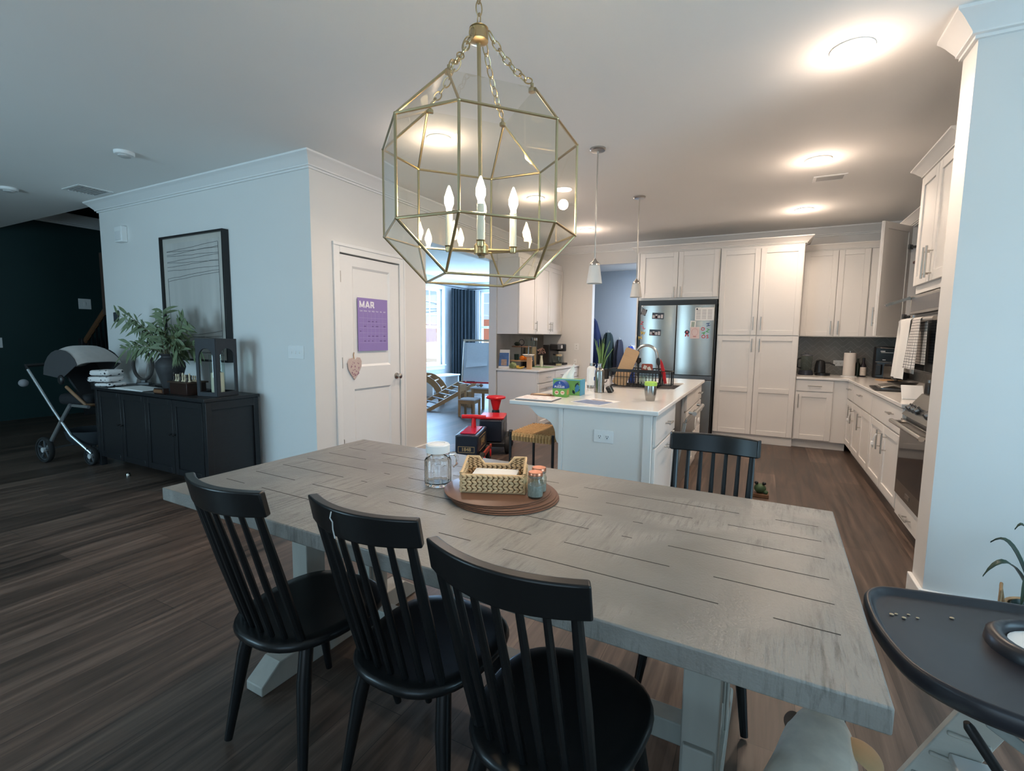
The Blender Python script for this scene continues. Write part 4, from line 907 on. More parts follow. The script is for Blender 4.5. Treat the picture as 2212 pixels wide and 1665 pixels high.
for k, (x, y) in enumerate(((-.98, 4.55), (-.92, 4.60), (-1.0, 4.64))):
    t = put(MB().lathe([(0, 0), (.032, 0), (.036, .09), (.034, .09), (.030, .006), (0, .006)], n=20).build('drinking_glass', thin_glass('jar_glass'), None, label=('clear glass upside down at the front of the rack', 'clear glass beside the cutlery basket in the rack', 'clear glass at the back of the dish rack')[k], cat='glass', group='glasses in the dish rack'), x, y, Z + .017)
# woven stool
def woven(name, c, w, d, hgt):
    t = thing(name, 'counter stool with a woven cord seat under the island overhang', 'stool', (c[0], c[1], 0), rad(1))
    CORD = mat('seagrass_cord', (.52, .31, .13), .8, var=.25, scale=60, bump=.4)
    b = MB(); n = 22; s = d / n
    for i in range(n):
        y = -d / 2 + s * (i + .5); pts = []
        for k in range(15):
            x = -w / 2 + w * k / 14; pts.append((x, y, hgt + .006 * math.cos(PI * (k + i // 1))))
        b.tube([(-w / 2, y, hgt - .035), (-w / 2 - .008, y, hgt - .012)] + pts + [(w / 2 + .008, y, hgt - .012), (w / 2, y, hgt - .035)], s * .50, 6)
    for k in range(13):
        x = -w / 2 + w * (k + 1) / 14; b.tube([(x, -d / 2 - .0, hgt - .05), (x, -d / 2 - .006, hgt - .015), (x, -d / 2 + .01, hgt + .004), (x, 0, hgt - .002), (x, d / 2 - .01, hgt + .004), (x, d / 2 + .006, hgt - .015), (x, d / 2, hgt - .05)], .012, 6)
    b.box(-w / 2 + .005, w / 2 - .005, -d / 2 + .005, d / 2 - .005, hgt - .04, hgt - .008)
    b.build('woven_seat', CORD, t)
    for sx in (-1, 1):
        for sy in (-1, 1):
            x = sx * w / 2; y = sy * d / 2; top = hgt + .018 if sy < 0 else hgt + .01
            MB().tube([(x, y, 0), (x, y, top)], .0115, 10).build('leg', BLKM, t)
    for p, q in (((-w / 2, -d / 2), (w / 2, -d / 2)), ((w / 2, -d / 2), (w / 2, d / 2)), ((w / 2, d / 2), (-w / 2, d / 2)), ((-w / 2, d / 2), (-w / 2, -d / 2))):
        MB().cyl((p[0], p[1], .20), (q[0], q[1], .20), .007, n=8).build('stretcher', BLKM, t)
    return t
woven('counter_stool', (-1.555, 3.56), .36, .46, .60)
# ================================================================== DINING TABLE
TZ = .76; TT = .05
t = thing('dining_table', 'long grey weathered wood trestle dining table', 'table', (-.897, 1.493, 0), rad(-1.42))
L_, W_ = 2.272, 1.045
b = MB()
b.box(-L_ / 2, L_ / 2, -W_ / 2, W_ / 2, TZ - TT, TZ)
o = b.build('tabletop', TABLE, t, bevel=.004)
def seg(b, u0, u1, v): b.box(u0, u1, v - .0016, v + .0016, TZ - .0005, TZ + .0004)
b = MB(); off = .02
for s in (-1, 1):
    for v, dd in ((.066, .121), (.197, .258), (.327, .393)):
        for sv in (-1, 1):
            cx = off + s * .545
            # four wedges between the diagonal boards of each cross
            o0 = cx + s * dd; seg(b, min(o0, off + s * 1.06), max(o0, off + s * 1.06), sv * v)          # outer wedge
            i0 = cx - s * dd; seg(b, min(i0, off + s * .036), max(i0, off + s * .036), sv * v)           # inner wedge
    for v, hw in ((.066, .016), (.197, .150), (.327, .283)):
        for sv in (-1, 1): seg(b, off + s * .545 - hw, off + s * .545 + hw, sv * v)
b.build('plank_joint', mat('joint_dark', (.035, .030, .026), .8), o)
APR = mat('grey_apron', (.19, .18, .165), .5, var=.1, scale=8, stretch=(1, 8, 8))
GREYW = mat('pale_grey_wood', (.33, .32, .285), .5, var=.12, scale=7, stretch=(4, 4, .6))
b = MB()
for s in (-1, 1): b.box(-.93, .93, s * .36 - .012, s * .36 + .012, TZ - TT - .085, TZ - TT - .001)
for s in (-1, 1): b.box(s * .93 - .012, s * .93 + .012, -.372, .372, TZ - TT - .085, TZ - TT - .001)
b.build('apron', APR, t, bevel=.002)
for s in (-1, 1):
    x = -.735 if s < 0 else .812
    b = MB(); b.prism([(-.44, 0), (.44, 0), (.44, .035), (.36, .095), (-.36, .095), (-.44, .035)], .095, M=Matrix.Translation((x + .0475, 0, 0)) @ Matrix.Rotation(PI / 2, 4, 'Z')); b.build('foot', GREYW, t, bevel=.004)
    b = MB()
    for sy in (-1, 1): b.box(x - .045, x + .045, sy * .18 - .045, sy * .18 + .045, .095, TZ - TT - .001)
    b.box(x - .034, x + .034, -.135, .135, .12, .20)
    for sy in (-1, 1): b.box(x - .038, x + .038, sy * .18 - .060, sy * .18 + .060, .096, .31)
    b.build('post', GREYW, t, bevel=.004)
    b = MB(); b.prism([(-.40, TZ - TT - .002), (.40, TZ - TT - .002), (.40, TZ - TT - .04), (.32, TZ - TT - .084), (-.32, TZ - TT - .084), (-.40, TZ - TT - .04)][::-1], .10, M=Matrix.Translation((x + .05, 0, 0)) @ Matrix.Rotation(PI / 2, 4, 'Z')); b.build('top_bearer', GREYW, t, bevel=.004)
    b = MB()
    for sy in (-1, 1): b.tube([(x, sy * .20, .30), (x - s * .28, sy * .20, TZ - TT - .03)], .030, 4, flat=(0, 1, 0)) if False else None
    b.b.free()
MB().box(-.70, .775, -.035, .035, .125, .195).build('stretcher', GREYW, t, bevel=.004)

# ------------------------------------------------------------------ spindle back chairs
def make_chair(label):
    t = thing('dining_chair', label, 'chair', group='black spindle back dining chairs')
    zs = .45
    n = 36; P = []
    for k in range(n):
        a = 2 * PI * k / n; ct, s_ = math.cos(a), math.sin(a); e = 2 / 2.6
        x = .208 * math.copysign(abs(ct) ** e, ct); y = .228 * math.copysign(abs(s_) ** e, s_); 
        x *= 1.0 + .07 * y / .228; P.append((x, y))
    b = MB(); rings = []
    for sc, z in ((.90, zs - .036), (.985, zs - .026), (1.0, zs - .014), (.985, zs - .004), (.95, zs), (.80, zs - .003), (.5, zs - .009), (.2, zs - .011)):
        rings.append([b.b.verts.new((x * sc, y * sc, z)) for x, y in P])
    for A, B in zip(rings, rings[1:]):
        for k in range(n): b.b.faces.new([A[k], A[(k + 1) % n], B[(k + 1) % n], B[k]])
    b.b.faces.new(rings[0][::-1]); b.b.faces.new(rings[-1]); b.build('seat', BLACK, t, angle=60)
    # top rail, bowed so that its ends come forward
    zr = .945; hw = .177; yb = -.315
    def arc(u): return yb + .045 * u * u
    b = MB(); m = 14; R = []
    for k in range(m + 1):
        u = -1 + 2 * k / m; x = hw * u; y = arc(u); sl = 2 * .045 * u / hw; th = .014; h0 = zr - .078 + .006 * u * u; h1 = zr - .008 * (1 - u * u) * 0
        nx, ny = -sl, 1.; q = math.hypot(nx, ny); nx /= q; ny /= q
        R.append([b.b.verts.new((x + nx * w_, y + ny * w_ + dz, z)) for w_, z, dz in ((-th, h0, .012), (th, h0, .012), (th, h1, -.004), (-th, h1, -.004))])
    for A, B in zip(R, R[1:]):
        for k in range(4): b.b.faces.new([A[k], A[(k + 1) % 4], B[(k + 1) % 4], B[k]])
    b.b.faces.new(R[0][::-1]); b.b.faces.new(R[-1]); b.build('top_rail', BLACK, t, bevel=.005, seg=3, angle=50)
    for k in range(7):
        u = -1 + 2 * k / 6; outer = k in (0, 6); r0 = .0125 if outer else .0085
        top = (u * .152, arc(u * .86) + .010, zr - .07); bot = (u * .142, -.182 + .035 * u * u, zs - .008)
        mid = tuple((a_ + c_) / 2 for a_, c_ in zip(top, bot)); 
        MB().tube([bot, mid, top], [r0 * 1.05, r0 * 1.2, r0 * .9], 10).build('spindle', BLACK, t)
    for sx in (-1, 1):
        for sy, fy in ((-1, -.195), (1, .215)):
            MB().tube([(sx * .135, sy * .125, zs - .03), (sx * .150, sy * .15, zs - .14), (sx * .187, fy, .012)], [.021, .022, .0125], 14).build('leg', BLACK, t)
    return t
ch0 = make_chair('black spindle back chair at the left end of the near side of the table')
ch0.location = (-1.318, 1.078, 0); ch0.rotation_euler = (0, 0, rad(-2))
CH2 = dup(ch0, (-.845, 1.125, 0), rad(-1), 'middle black spindle back chair on the near side, with a white scratch on its rail')
dup(ch0, (-.395, 1.045, 0), rad(-4), 'nearest black spindle back chair, its top rail lit gold by the lantern')
dup(ch0, (-.168, 1.935, 0), rad(179.5), 'black spindle back chair on the far side of the table by the kitchen')
SCR = mat('bare_scratch', (.6, .6, .58), .5)
MB().tube([(-.040, -.3335, .940), (-.042, -.336, .925), (-.036, -.334, .915), (-.040, -.330, .895), (-.037, -.327, .872)], .0016, 5).build('paint_chip', SCR, CH2)
MB().ell((.172, -.283, .925), (.004, .003, .005), 8, 6).build('paint_chip', SCR, CH2)

# ------------------------------------------------------------------ things on the table
zt = TZ + .0008
PL = mat('brown_leather_mat', (.155, .072, .042), .42, var=.08, scale=20)
mats_ = [(-.832, 1.562), (-.837, 1.566), (-.846, 1.570), (-.866, 1.574), (-.872, 1.575)]
pm0 = None
for i, (x, y) in enumerate(mats_):
    lab = ['bottom brown round placemat of the stack, jutting out to the right', 'second brown round placemat up from the tabletop', 'middle brown round placemat of the stack', 'fourth brown round placemat, just under the top one', 'top brown round placemat of the stack, under the basket'][i]
    if pm0 is None:
        pm0 = MB().lathe([(0, 0), (.201, 0), (.203, .001), (.203, .0035), (.201, .0045), (0, .0045)], n=64).build('placemat', PL, label=lab, cat='placemat', group='brown round placemats stacked under the basket'); pm0.location = (x, y, zt); q = pm0
    else:
        q = pm0.copy(); C.objects.link(q); q.location = (x, y, zt + .0047 * i); q['label'] = lab
zm = zt + .0047 * 5 + .0004
# woven napkin basket
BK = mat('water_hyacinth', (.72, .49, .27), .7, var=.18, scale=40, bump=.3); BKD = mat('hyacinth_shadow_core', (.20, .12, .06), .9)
t = thing('napkin_basket', 'woven hyacinth basket holding white paper napkins', 'basket', (-.885, 1.575, zm), rad(-3 + 26.5))
bw, bd, bh = .232, .150, .080
b = MB()
def braid(b, p0, p1, up, nn, h, inset=False):
    """a row of slanted plump strands between p0 and p1, height h along up"""
    p0 = Vector(p0); p1 = Vector(p1); d = (p1 - p0); Ln = d.length; d.normalize(); up = Vector(up); nn = Vector(nn); n = max(3, int(Ln / .019)); rows = 3
    for r in range(rows):
        for k in range(n):
            c = p0 + d * (Ln * (k + .5) / n) + up * (h * (r + .5) / rows); s = Ln / n; h_ = h / rows
            for q in (-1, 1):
                cc = c + up * (q * h / rows * .25) + d * (-s * .0)
                ax = (d + up * (-q * .55)).normalized(); w2 = nn.cross(ax)
                M = Matrix((ax, w2, nn)).transposed().to_4x4(); M.translation = cc
                b.ell((0, 0, .002), (s * .64, h_ * .25, .0075), 10, 6, 0, M)
z0 = .004
braid(b, (-bw / 2, -bd / 2, z0), (bw / 2, -bd / 2, z0), (0, 0, 1), (0, -1, 0), bh * .80)
braid(b, (-bw / 2, bd / 2, z0), (bw / 2, bd / 2, z0), (0, 0, 1), (0, 1, 0), bh * .80)
braid(b, (-bw / 2, -bd / 2, z0), (-bw / 2, bd / 2, z0), (0, 0, 1), (-1, 0, 0), bh * .9)
braid(b, (bw / 2, -bd / 2, z0), (bw / 2, bd / 2, z0), (0, 0, 1), (1, 0, 0), bh * .9)
b.box(-bw / 2 + .004, bw / 2 - .004, -bd / 2 + .004, bd / 2 - .004, 0, .006)
for s in (-1, 1):
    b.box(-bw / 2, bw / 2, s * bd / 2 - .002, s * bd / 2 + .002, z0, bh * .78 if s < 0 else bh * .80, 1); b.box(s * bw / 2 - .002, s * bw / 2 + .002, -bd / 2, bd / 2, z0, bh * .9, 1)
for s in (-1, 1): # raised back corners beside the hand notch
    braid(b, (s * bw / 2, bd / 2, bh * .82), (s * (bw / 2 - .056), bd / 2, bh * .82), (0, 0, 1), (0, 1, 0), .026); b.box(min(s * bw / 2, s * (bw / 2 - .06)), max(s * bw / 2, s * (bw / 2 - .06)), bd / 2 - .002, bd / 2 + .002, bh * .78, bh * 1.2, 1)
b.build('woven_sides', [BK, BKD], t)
b = MB(); zf = bh * .82
b.tube([(-bw / 2, -bd / 2, zf), (bw / 2, -bd / 2, zf)], .0055, 8)
for s in (-1, 1): b.tube([(s * bw / 2, -bd / 2, zf), (s * bw / 2, -bd / 2 + .01, zf + .006), (s * bw / 2, bd / 2, bh * 1.22), (s * (bw / 2 - .045), bd / 2, bh * 1.22), (s * (bw / 2 - .068), bd / 2, bh * .86), (0, bd / 2, bh * .86)], .0055, 8)
for sx in (-1, 1):
    for sy in (-1, 1): b.tube([(sx * bw / 2, sy * bd / 2, 0), (sx * bw / 2, sy * bd / 2, zf)], .005, 8)
b.tube([(x, y, .003) for x, y in ((-bw / 2, -bd / 2), (bw / 2, -bd / 2), (bw / 2, bd / 2), (-bw / 2, bd / 2))], .004, 6, closed=True)
b.build('braided_rim', BK, t)
o = MB().box(-.085, .085, -.062, .060, 0, .048).build('paper_napkins', PAPER, bevel=.002, label='stack of white paper napkins inside the woven basket', cat='napkins'); o.location = (-.882, 1.573, zm + .008); o.rotation_euler = (0, 0, rad(20))
# jars
COP = mat('copper', (.62, .25, .15), .32, 1., var=.05)
for i, (x, y, lab) in enumerate(((-.700, 1.545, 'small glass jar with a copper lid in front, holding grey salt'), (-.7135, 1.606, 'small glass jar with a copper lid, half hidden behind the other jar'))):
    t = thing('spice_jar', lab, 'jar', (x, y, zm)); 
    MB().lathe([(0, 0), (.026, 0), (.029, .004), (.029, .058), (.024, .070), (.024, .080), (.0225, .080), (.0225, .070), (.0275, .057), (.0275, .006), (0, .004)], n=28).build('glass', thin_glass('jar_glass'), t)
    MB().lathe([(0, .0045), (.0270, .0065), (.0270, .046 - .012 * i), (0, .047 - .012 * i)], n=24).build('contents', mat('grey_salt', (.30, .29, .27), .9, var=.5, scale=120), t)
    MB().lathe([(.0255, .074), (.0265, .075), (.0265, .080), (.0255, .081)], n=28).build('steel_band', STEEL, t)
    MB().lathe([(.0255, .0815), (.0265, .0825), (.0265, .090), (.0245, .093), (0, .0925)], n=28).build('lid', COP, t)
# pitcher
t = thing('glass_pitcher', 'ribbed clear glass pitcher with a white lid', 'pitcher', (-1.140, 1.560, zt)); b = MB(); n = 48
prof = [(.050, 0.0), (.053, .004), (.0535, .02), (.0535, .100), (.049, .110), (.045, .115), (.045, .132)]
rings = []
for q, (r, z) in enumerate(prof): rings.append([b.b.verts.new(((r + (.0012 * (1 if k % 4 < 2 else -1) if 1 < q < 4 else 0)) * math.cos(2 * PI * k / n), (r + (.0012 * (1 if k % 4 < 2 else -1) if 1 < q < 4 else 0)) * math.sin(2 * PI * k / n), z)) for k in range(n)])
for r, z in ((.0425, .132), (.0425, .115), (.0505, .099), (.0505, .016), (.045, .010)): rings.append([b.b.verts.new((r * math.cos(2 * PI * k / n), r * math.sin(2 * PI * k / n), z)) for k in range(n)])
for A, B in zip(rings, rings[1:]):
    for k in range(n): b.b.faces.new([A[k], A[(k + 1) % n], B[(k + 1) % n], B[k]])
b.b.faces.new(rings[0][::-1]); b.b.faces.new(rings[-1]); b.build('body', GLASS, t)
MB().tube([(.042, .02, .126), (.062, .028, .128), (.070, .032, .115), (.070, .032, .085), (.058, .026, .073)], [(.009, .005)] * 5, 10).build('handle', GLASS, t)
MB().lathe([(0, .1325), (.046, .1325), (.048, .134), (.048, .163), (.044, .168), (.03, .170), (.028, .167), (0, .167)], n=36).build('lid', WHITE, t)

# ================================================================== GLASS LANTERN CHANDELIER
cx, cy, zT, z1, z2, zB, yaw, s_, w_, c_, sb_ = -.857, 1.4, 2.115, 1.969, 1.688, 1.545, .851, .137, .285, .142, .143
LAB = 'octagonal glass and brass lantern chandelier hanging over the table'
t = thing('chandelier', LAB, 'chandelier', (cx, cy, 0), 0)
def rot(q, z): return Vector((q[0] * math.cos(yaw) - q[1] * math.sin(yaw), q[0] * math.sin(yaw) + q[1] * math.cos(yaw), z))
O8 = [(-w_, -c_), (-c_, -w_), (c_, -w_), (w_, -c_), (w_, c_), (c_, w_), (-c_, w_), (-w_, c_)]; Q4 = [(-1, -1), (1, -1), (1, 1), (-1, 1)]
A8 = [rot(q, z1) for q in O8]; B8 = [rot(q, z2) for q in O8]; T4 = [rot((q[0] * s_, q[1] * s_), zT) for q in Q4]; U4 = [rot((q[0] * sb_, q[1] * sb_), zB) for q in Q4]
edges = []; panes = []
for k in range(8): edges += [(A8[k], A8[(k + 1) % 8]), (B8[k], B8[(k + 1) % 8]), (A8[k], B8[k])]; panes.append([A8[k], A8[(k + 1) % 8], B8[(k + 1) % 8], B8[k]])
for k in range(4):
    j = (k + 1) % 4
    edges += [(U4[k], U4[j])]
    i0, i1 = 2 * k, 2 * k + 1                        # octagon corners that meet square corner k
    edges += [(T4[k], A8[i0]), (T4[k], A8[i1]), (U4[k], B8[i0]), (U4[k], B8[i1])]
    panes += [[T4[k], A8[i0], A8[i1]], [U4[k], B8[i1], B8[i0]], [T4[k], T4[j], A8[(2 * k + 2) % 8], A8[i1]], [U4[j], U4[k], B8[i1], B8[(2 * k + 2) % 8]]]
b = MB()
for p, q in edges: b.tube([p, q], .0042, 6)
for p in A8 + B8 + U4: b.ell(p, (.0052,) * 3, 8, 6)
b.build('brass_frame', BRASS, t)
PANE = thin_glass('lantern_glass', (.985, .985, .96), 1.0)
ctr = Vector((0, 0, (z1 + z2) / 2))
for P in panes:
    g = sum(P, Vector()) / len(P); P = [g + (p - g) * .985 for p in P]
    MB().plate(P, .003).build('glass_pane', PANE, t)
hx, hy = .012, .0
MB().lathe([(0, 0), (.018, 0), (.030, .006), (.030, .030), (.026, .036), (.026, .042), (.030, .044), (.020, .052), (.008, .056), (0, .056)], (0, 0, 2.285), 24).build('top_hub', BRASS, t)
MB().cyl((0, 0, 2.29), (hx, hy, 1.64), .0065).build('stem', BRASS, t)
def link(b, c, d, up, L=.034, W=.011, r=.0022):
    d = Vector(d).normalized(); up = Vector(up); up = (up - d * up.dot(d)).normalized(); c = Vector(c)
    b.tube([c + d * (math.cos(a * PI / 8) * L / 2 * (1.0)) + up * (math.sin(a * PI / 8) * W) for a in range(16)], r, 6, closed=True)
def chain(b, p, q, sag=.0, L=.034):
    p = Vector(p); q = Vector(q); n = max(2, int((q - p).length / (L * .80))); pts = []
    for k in range(n + 1): u = k / n; pts.append(p.lerp(q, u) - Vector((0, 0, sag * 4 * u * (1 - u))))
    for k in range(n):
        d = pts[k + 1] - pts[k]; side = d.cross(Vector((.3, .5, 1))); up = side if k % 2 == 0 else side.cross(d); link(b, (pts[k] + pts[k + 1]) / 2, d, up, (d.length) * 1.24, .0105)
for k in range(4):
    h = T4[k].normalized(); e = Vector((T4[k].x, T4[k].y, 0)).normalized() * .036; b = MB()
    chain(b, Vector((e.x, e.y, 2.31)), T4[k] * .93 + Vector((0, 0, .02 + .07 * zT * 0)) + Vector((0, 0, zT * .07)), .022)
    b.lathe([(0, -.012), (.011, -.010), (.011, .0), (.005, .006), (.005, .016), (0, .018)], tuple(T4[k] * .95 + Vector((0, 0, zT * .05))), 10); b.build('chain', BRASS, t)
b = MB(); chain(b, (0, 0, 2.335), (0, 0, H - .03), 0, .042); b.build('ceiling_chain', BRASS, t)
MB().lathe([(.06, -.001), (.06, -.012), (.02, -.028), (0, -.03)], (0, 0, H), 24).build('canopy', BRASS, t)
MB().lathe([(0, 0), (.010, 0), (.014, .006), (.024, .008), (.024, .034), (.018, .042), (.010, .046), (0, .046)], (hx, hy, 1.622), 20).build('arm_hub', BRASS, t)
CAND = mat('candle_sleeve_ivory', (.80, .76, .66), .5)
BULB = bpy.data.materials.new('bulb_glow'); BULB.use_nodes = True; bs = BULB.node_tree.nodes['Principled BSDF']; bs.inputs['Base Color'].default_value = (1, .9, .7, 1); bs.inputs['Emission Color'].default_value = (1, .74, .42, 1); bs.inputs['Emission Strength'].default_value = 60
bulbs = []
for k in range(4):
    a = rad(30 + 90 * k); x, y = hx + .105 * math.cos(a), hy + .105 * math.sin(a)
    b = MB(); b.tube([(hx, hy, 1.642), (x, y, 1.642)], .0055, 8); b.lathe([(0, -.006), (.010, -.006), (.012, .0), (.012, .010), (.015, .014), (0, .014)], (x, y, 1.640), 14); o = b.build('arm', BRASS, t)
    MB().cyl((x, y, 1.654), (x, y, 1.762), .0115).build('candle_sleeve', CAND, o)
    MB().lathe([(0, 0), (.009, .0), (.009, .010), (.0155, .028), (.015, .045), (.007, .070), (.002, .082), (0, .083)], (x, y, 1.7625), 16).build('bulb', BULB, o); bulbs.append((cx + x, cy + y, 1.80))
# ------------------------------------------------------------------ pendants over the island
FROST = bpy.data.materials.new('frosted_shade'); FROST.use_nodes = True; bs = FROST.node_tree.nodes['Principled BSDF']; bs.inputs['Base Color'].default_value = (.78, .77, .74, 1); bs.inputs['Roughness'].default_value = .5; bs.inputs['Transmission Weight'].default_value = .25
p0 = None
for (x, y, lab) in ((-1.236, 3.808, 'near frosted glass pendant lamp over the island'), (-1.238, 5.251, 'far frosted glass pendant lamp over the island by the fridge')):
    if p0 is None:
        p0 = thing('pendant_lamp', lab, 'pendant lamp', (x, y, 0), group='pendant lamps over the island')
        b = MB(); b.lathe([(.062, -.001), (.062, -.010), (.055, -.018), (.012, -.022), (.0, -.022)], (0, 0, H), 28); b.build('canopy', NICKEL, p0)
        MB().cyl((0, 0, H - .02), (0, 0, 1.985), .0055, n=12).build('rod', NICKEL, p0)
        MB().lathe([(0, 1.99), (.010, 1.985), (.016, 1.968), (.036, 1.952), (.041, 1.940), (.041, 1.928), (0, 1.928)][::-1], n=24).build('socket_cap', NICKEL, p0)
        MB().lathe([(.040, 1.930), (.0415, 1.930), (.062, 1.792), (.060, 1.790), (.039, 1.928)], n=32).build('glass_shade', FROST, p0)
    else: dup(p0, (x, y, 0), 0, lab)

# ================================================================== DOG under the table end
def skin(name, verts, edges, radii, m, parent=None, sub=2, root=0):
    me = bpy.data.meshes.new(name); me.from_pydata([tuple(v) for v in verts], edges, []); o = bpy.data.objects.new(name, me); C.objects.link(o)
    k = o.modifiers.new('skin', 'SKIN'); k.use_smooth_shade = True
    lay = me.skin_vertices[0].data
    for i, r in enumerate(radii):
        r = r if isinstance(r, tuple) else (r, r); lay[i].radius = r; lay[i].use_root = (i == root)
    k2 = o.modifiers.new('sub', 'SUBSURF'); k2.levels = sub; k2.render_levels = sub
    dg = bpy.context.evaluated_depsgraph_get(); me2 = bpy.data.meshes.new_from_object(o.evaluated_get(dg)); bpy.data.objects.remove(o)
    me2.materials.clear(); me2.materials.append(m); me2.polygons.foreach_set('use_smooth', [True] * len(me2.polygons))
    o = bpy.data.objects.new(name, me2); C.objects.link(o)
    if parent is not None: o.parent = parent
    return o
FUR = mat('cream_fur', (.80, .74, .63), .85, var=.22, scale=9, bump=.35, stretch=(3, 3, 1), sheen=.25)
EARF = mat('tan_ear_fur', (.56, .38, .20), .85, var=.15, scale=20, sheen=.2)
dog = thing('dog', 'cream short haired dog standing under the right end of the table, seen from behind', 'dog', (.130, 1.075, 0), rad(-12))
DS = .85; DSZ = .87
V = [(0, -.42, .46), (0, -.22, .475), (0, -.02, .47), (0, .12, .485), (.0, .20, .52), (0, .285, .545), (0, .36, .525), (0, .43, .495),     # 0-7 rump .. muzzle
     (-.085, -.40, .33), (-.09, -.34, .24), (-.09, -.44, .12), (-.09, -.40, .02), (.085, -.40, .33), (.09, -.34, .24), (.09, -.44, .12), (.09, -.40, .02),
     (-.085, .06, .34), (-.09, .07, .20), (-.09, .05, .10), (-.09, .08, .02), (.085, .06, .34), (.09, .07, .20), (.09, .05, .10), (.09, .08, .02),
     (0, -.52, .44), (0, -.60, .36), (0, -.64, .27)]
E_ = [(0, 1), (1, 2), (2, 3), (3, 4), (4, 5), (5, 6), (6, 7), (0, 8), (8, 9), (9, 10), (10, 11), (0, 12), (12, 13), (13, 14), (14, 15), (2, 16), (16, 17), (17, 18), (18, 19), (2, 20), (20, 21), (21, 22), (22, 23), (0, 24), (24, 25), (25, 26)]
Rr = [.095, .108, .122, .116, .106, .088, .060, .042, .065, .045, .026, .028, .065, .045, .026, .028, .055, .034, .027, .03, .055, .034, .027, .03, .03, .022, .012]
skin('body', [Vector((v[0] * DS, v[1] * DS, v[2] * DS * DSZ)) for v in V], E_, [r * DS for r in Rr], FUR, dog, 2, 1)
for s, m_ in ((1, EARF), (-1, mat('brown_ear_fur', (.16, .10, .07), .85, var=.2, scale=20))):
    k = .66 if s > 0 else .12; z0 = .545 * DS * DSZ + .018; y0 = .262 * DS; b = MB()
    b.tube([(s * .040, y0, z0), (s * (.05 + .03 * k), y0 - .004, z0 + .008), (s * (.05 + .065 * k), y0 - .010, z0 + .002), (s * (.05 + .092 * k), y0 - .016, z0 - .012), (s * (.05 + .104 * k), y0 - .018, z0 - .020)], [(.026, .014), (.033, .013), (.036, .012), (.028, .010), (.008, .004)], 20, flat=(0, 1, 0)); b.build('ear', m_, dog, angle=80, sub=2)
MB().ell((0, .47 * DS, .505 * DS * DSZ), (.014, .012, .010)).build('nose', BLKP, dog)
for s in (-1, 1): MB().ell((s * .038 * DS, .405 * DS, .530 * DS * DSZ), (.008, .007, .007)).build('eye', mat('dog_eye', (.03, .015, .01), .1), dog)
# ================================================================== HIGH CHAIR
t = thing('high_chair', 'whitewashed wooden high chair with a black tray beside the table', 'high chair', (.62, 1.44, 0), 0)
HW = mat('whitewashed_wood', (.60, .60, .55), .5, var=.1, scale=6, stretch=(1, 1, 8))
TRAY = mat('black_tray_plastic', (.022, .022, .028), .33, var=.15, scale=60)
def hb(pts): return [(x - .62, y - 1.44) for x, y in pts]
out = []
ctrl = [(.262, 1.43), (.300, 1.475), (.37, 1.492), (.46, 1.508), (.585, 1.528), (.80, 1.535), (.95, 1.50), (1.0, 1.40), (.97, 1.25), (.86, 1.10), (.72, 1.03), (.58, 1.015), (.43, 1.045), (.345, 1.075), (.285, 1.135), (.255, 1.25), (.250, 1.36)]
n = len(ctrl)
for i in range(n):
    p0_, p1_, p2_, p3_ = [Vector(ctrl[(i + k) % n]) for k in (-1, 0, 1, 2)]
    for k in range(5):
        u = k / 5; out.append(tuple(.5 * ((2 * p1_) + (-p0_ + p2_) * u + (2 * p0_ - 5 * p1_ + 4 * p2_ - p3_) * u * u + (-p0_ + 3 * p1_ - 3 * p2_ + p3_) * u ** 3)))
P = hb(out); cxx = sum(p[0] for p in P) / len(P); cyy = sum(p[1] for p in P) / len(P)
b = MB(); rings = []
def ins(d): 
    r = []
    for i, p in enumerate(P):
        a = Vector(P[i - 1]); c = Vector(P[(i + 1) % len(P)]); tg = (c - a).normalized(); nn = Vector((-tg.y, tg.x)); q = Vector(p)
        if nn.dot(Vector((cxx, cyy)) - q) < 0: nn = -nn
        r.append(q + nn * d)
    return r
TZt = .742
for d_, z in ((.020, TZt - .044), (.006, TZt - .040), (0, TZt - .030), (0, TZt - .008), (.004, TZt - .001), (.009, TZt), (.014, TZt - .003), (.019, TZt - .014), (.026, TZt - .016)):
    rings.append([b.b.verts.new((q.x, q.y, z)) for q in ins(d_)])
for A, B in zip(rings, rings[1:]):
    for k in range(len(P)): b.b.faces.new([A[k], A[(k + 1) % len(P)], B[(k + 1) % len(P)], B[k]])
b.b.faces.new(rings[0][::-1]); b.b.faces.new(rings[-1]); tr = b.build('tray', TRAY, t, angle=60)
b = MB(); e0 = []
for k in range(40):
    a = 2 * PI * k / 40; e0.append((.02 + .165 * math.cos(a) + .04 * math.sin(a), -.125 + .085 * math.sin(a)))
def ering(sc, z): return [b.b.verts.new((.02 + (x - .02) * sc, -.125 + (y + .125) * sc, z)) for x, y in e0]
e0 = [(.04 + .205 * math.copysign(abs(math.cos(2 * PI * k / 40)) ** .8, math.cos(2 * PI * k / 40)), -.115 + .105 * math.copysign(abs(math.sin(2 * PI * k / 40)) ** .8, math.sin(2 * PI * k / 40))) for k in range(40)]
def ering(sc, z): return [b.b.verts.new((.04 + (x - .04) * sc, -.115 + (y + .115) * sc, z)) for x, y in e0]
rings = [ering(s, z) for s, z in ((1.0, TZt - .016), (.985, TZt + .004), (.93, TZt + .012), (.87, TZt + .010), (.84, TZt - .002), (.82, TZt - .010))]
for A, B in zip(rings, rings[1:]):
    for k in range(40): b.b.faces.new([A[k], A[(k + 1) % 40], B[(k + 1) % 40], B[k]])
b.b.faces.new(rings[-1]); b.build('raised_ring', TRAY, tr, angle=60)
b = MB(); b.slab([(.04 + (x - .04) * .815, -.115 + (y + .115) * .815) for x, y in e0], TZt - .0095, TZt - .005); b.build('bowl_insert', WHITE, tr)
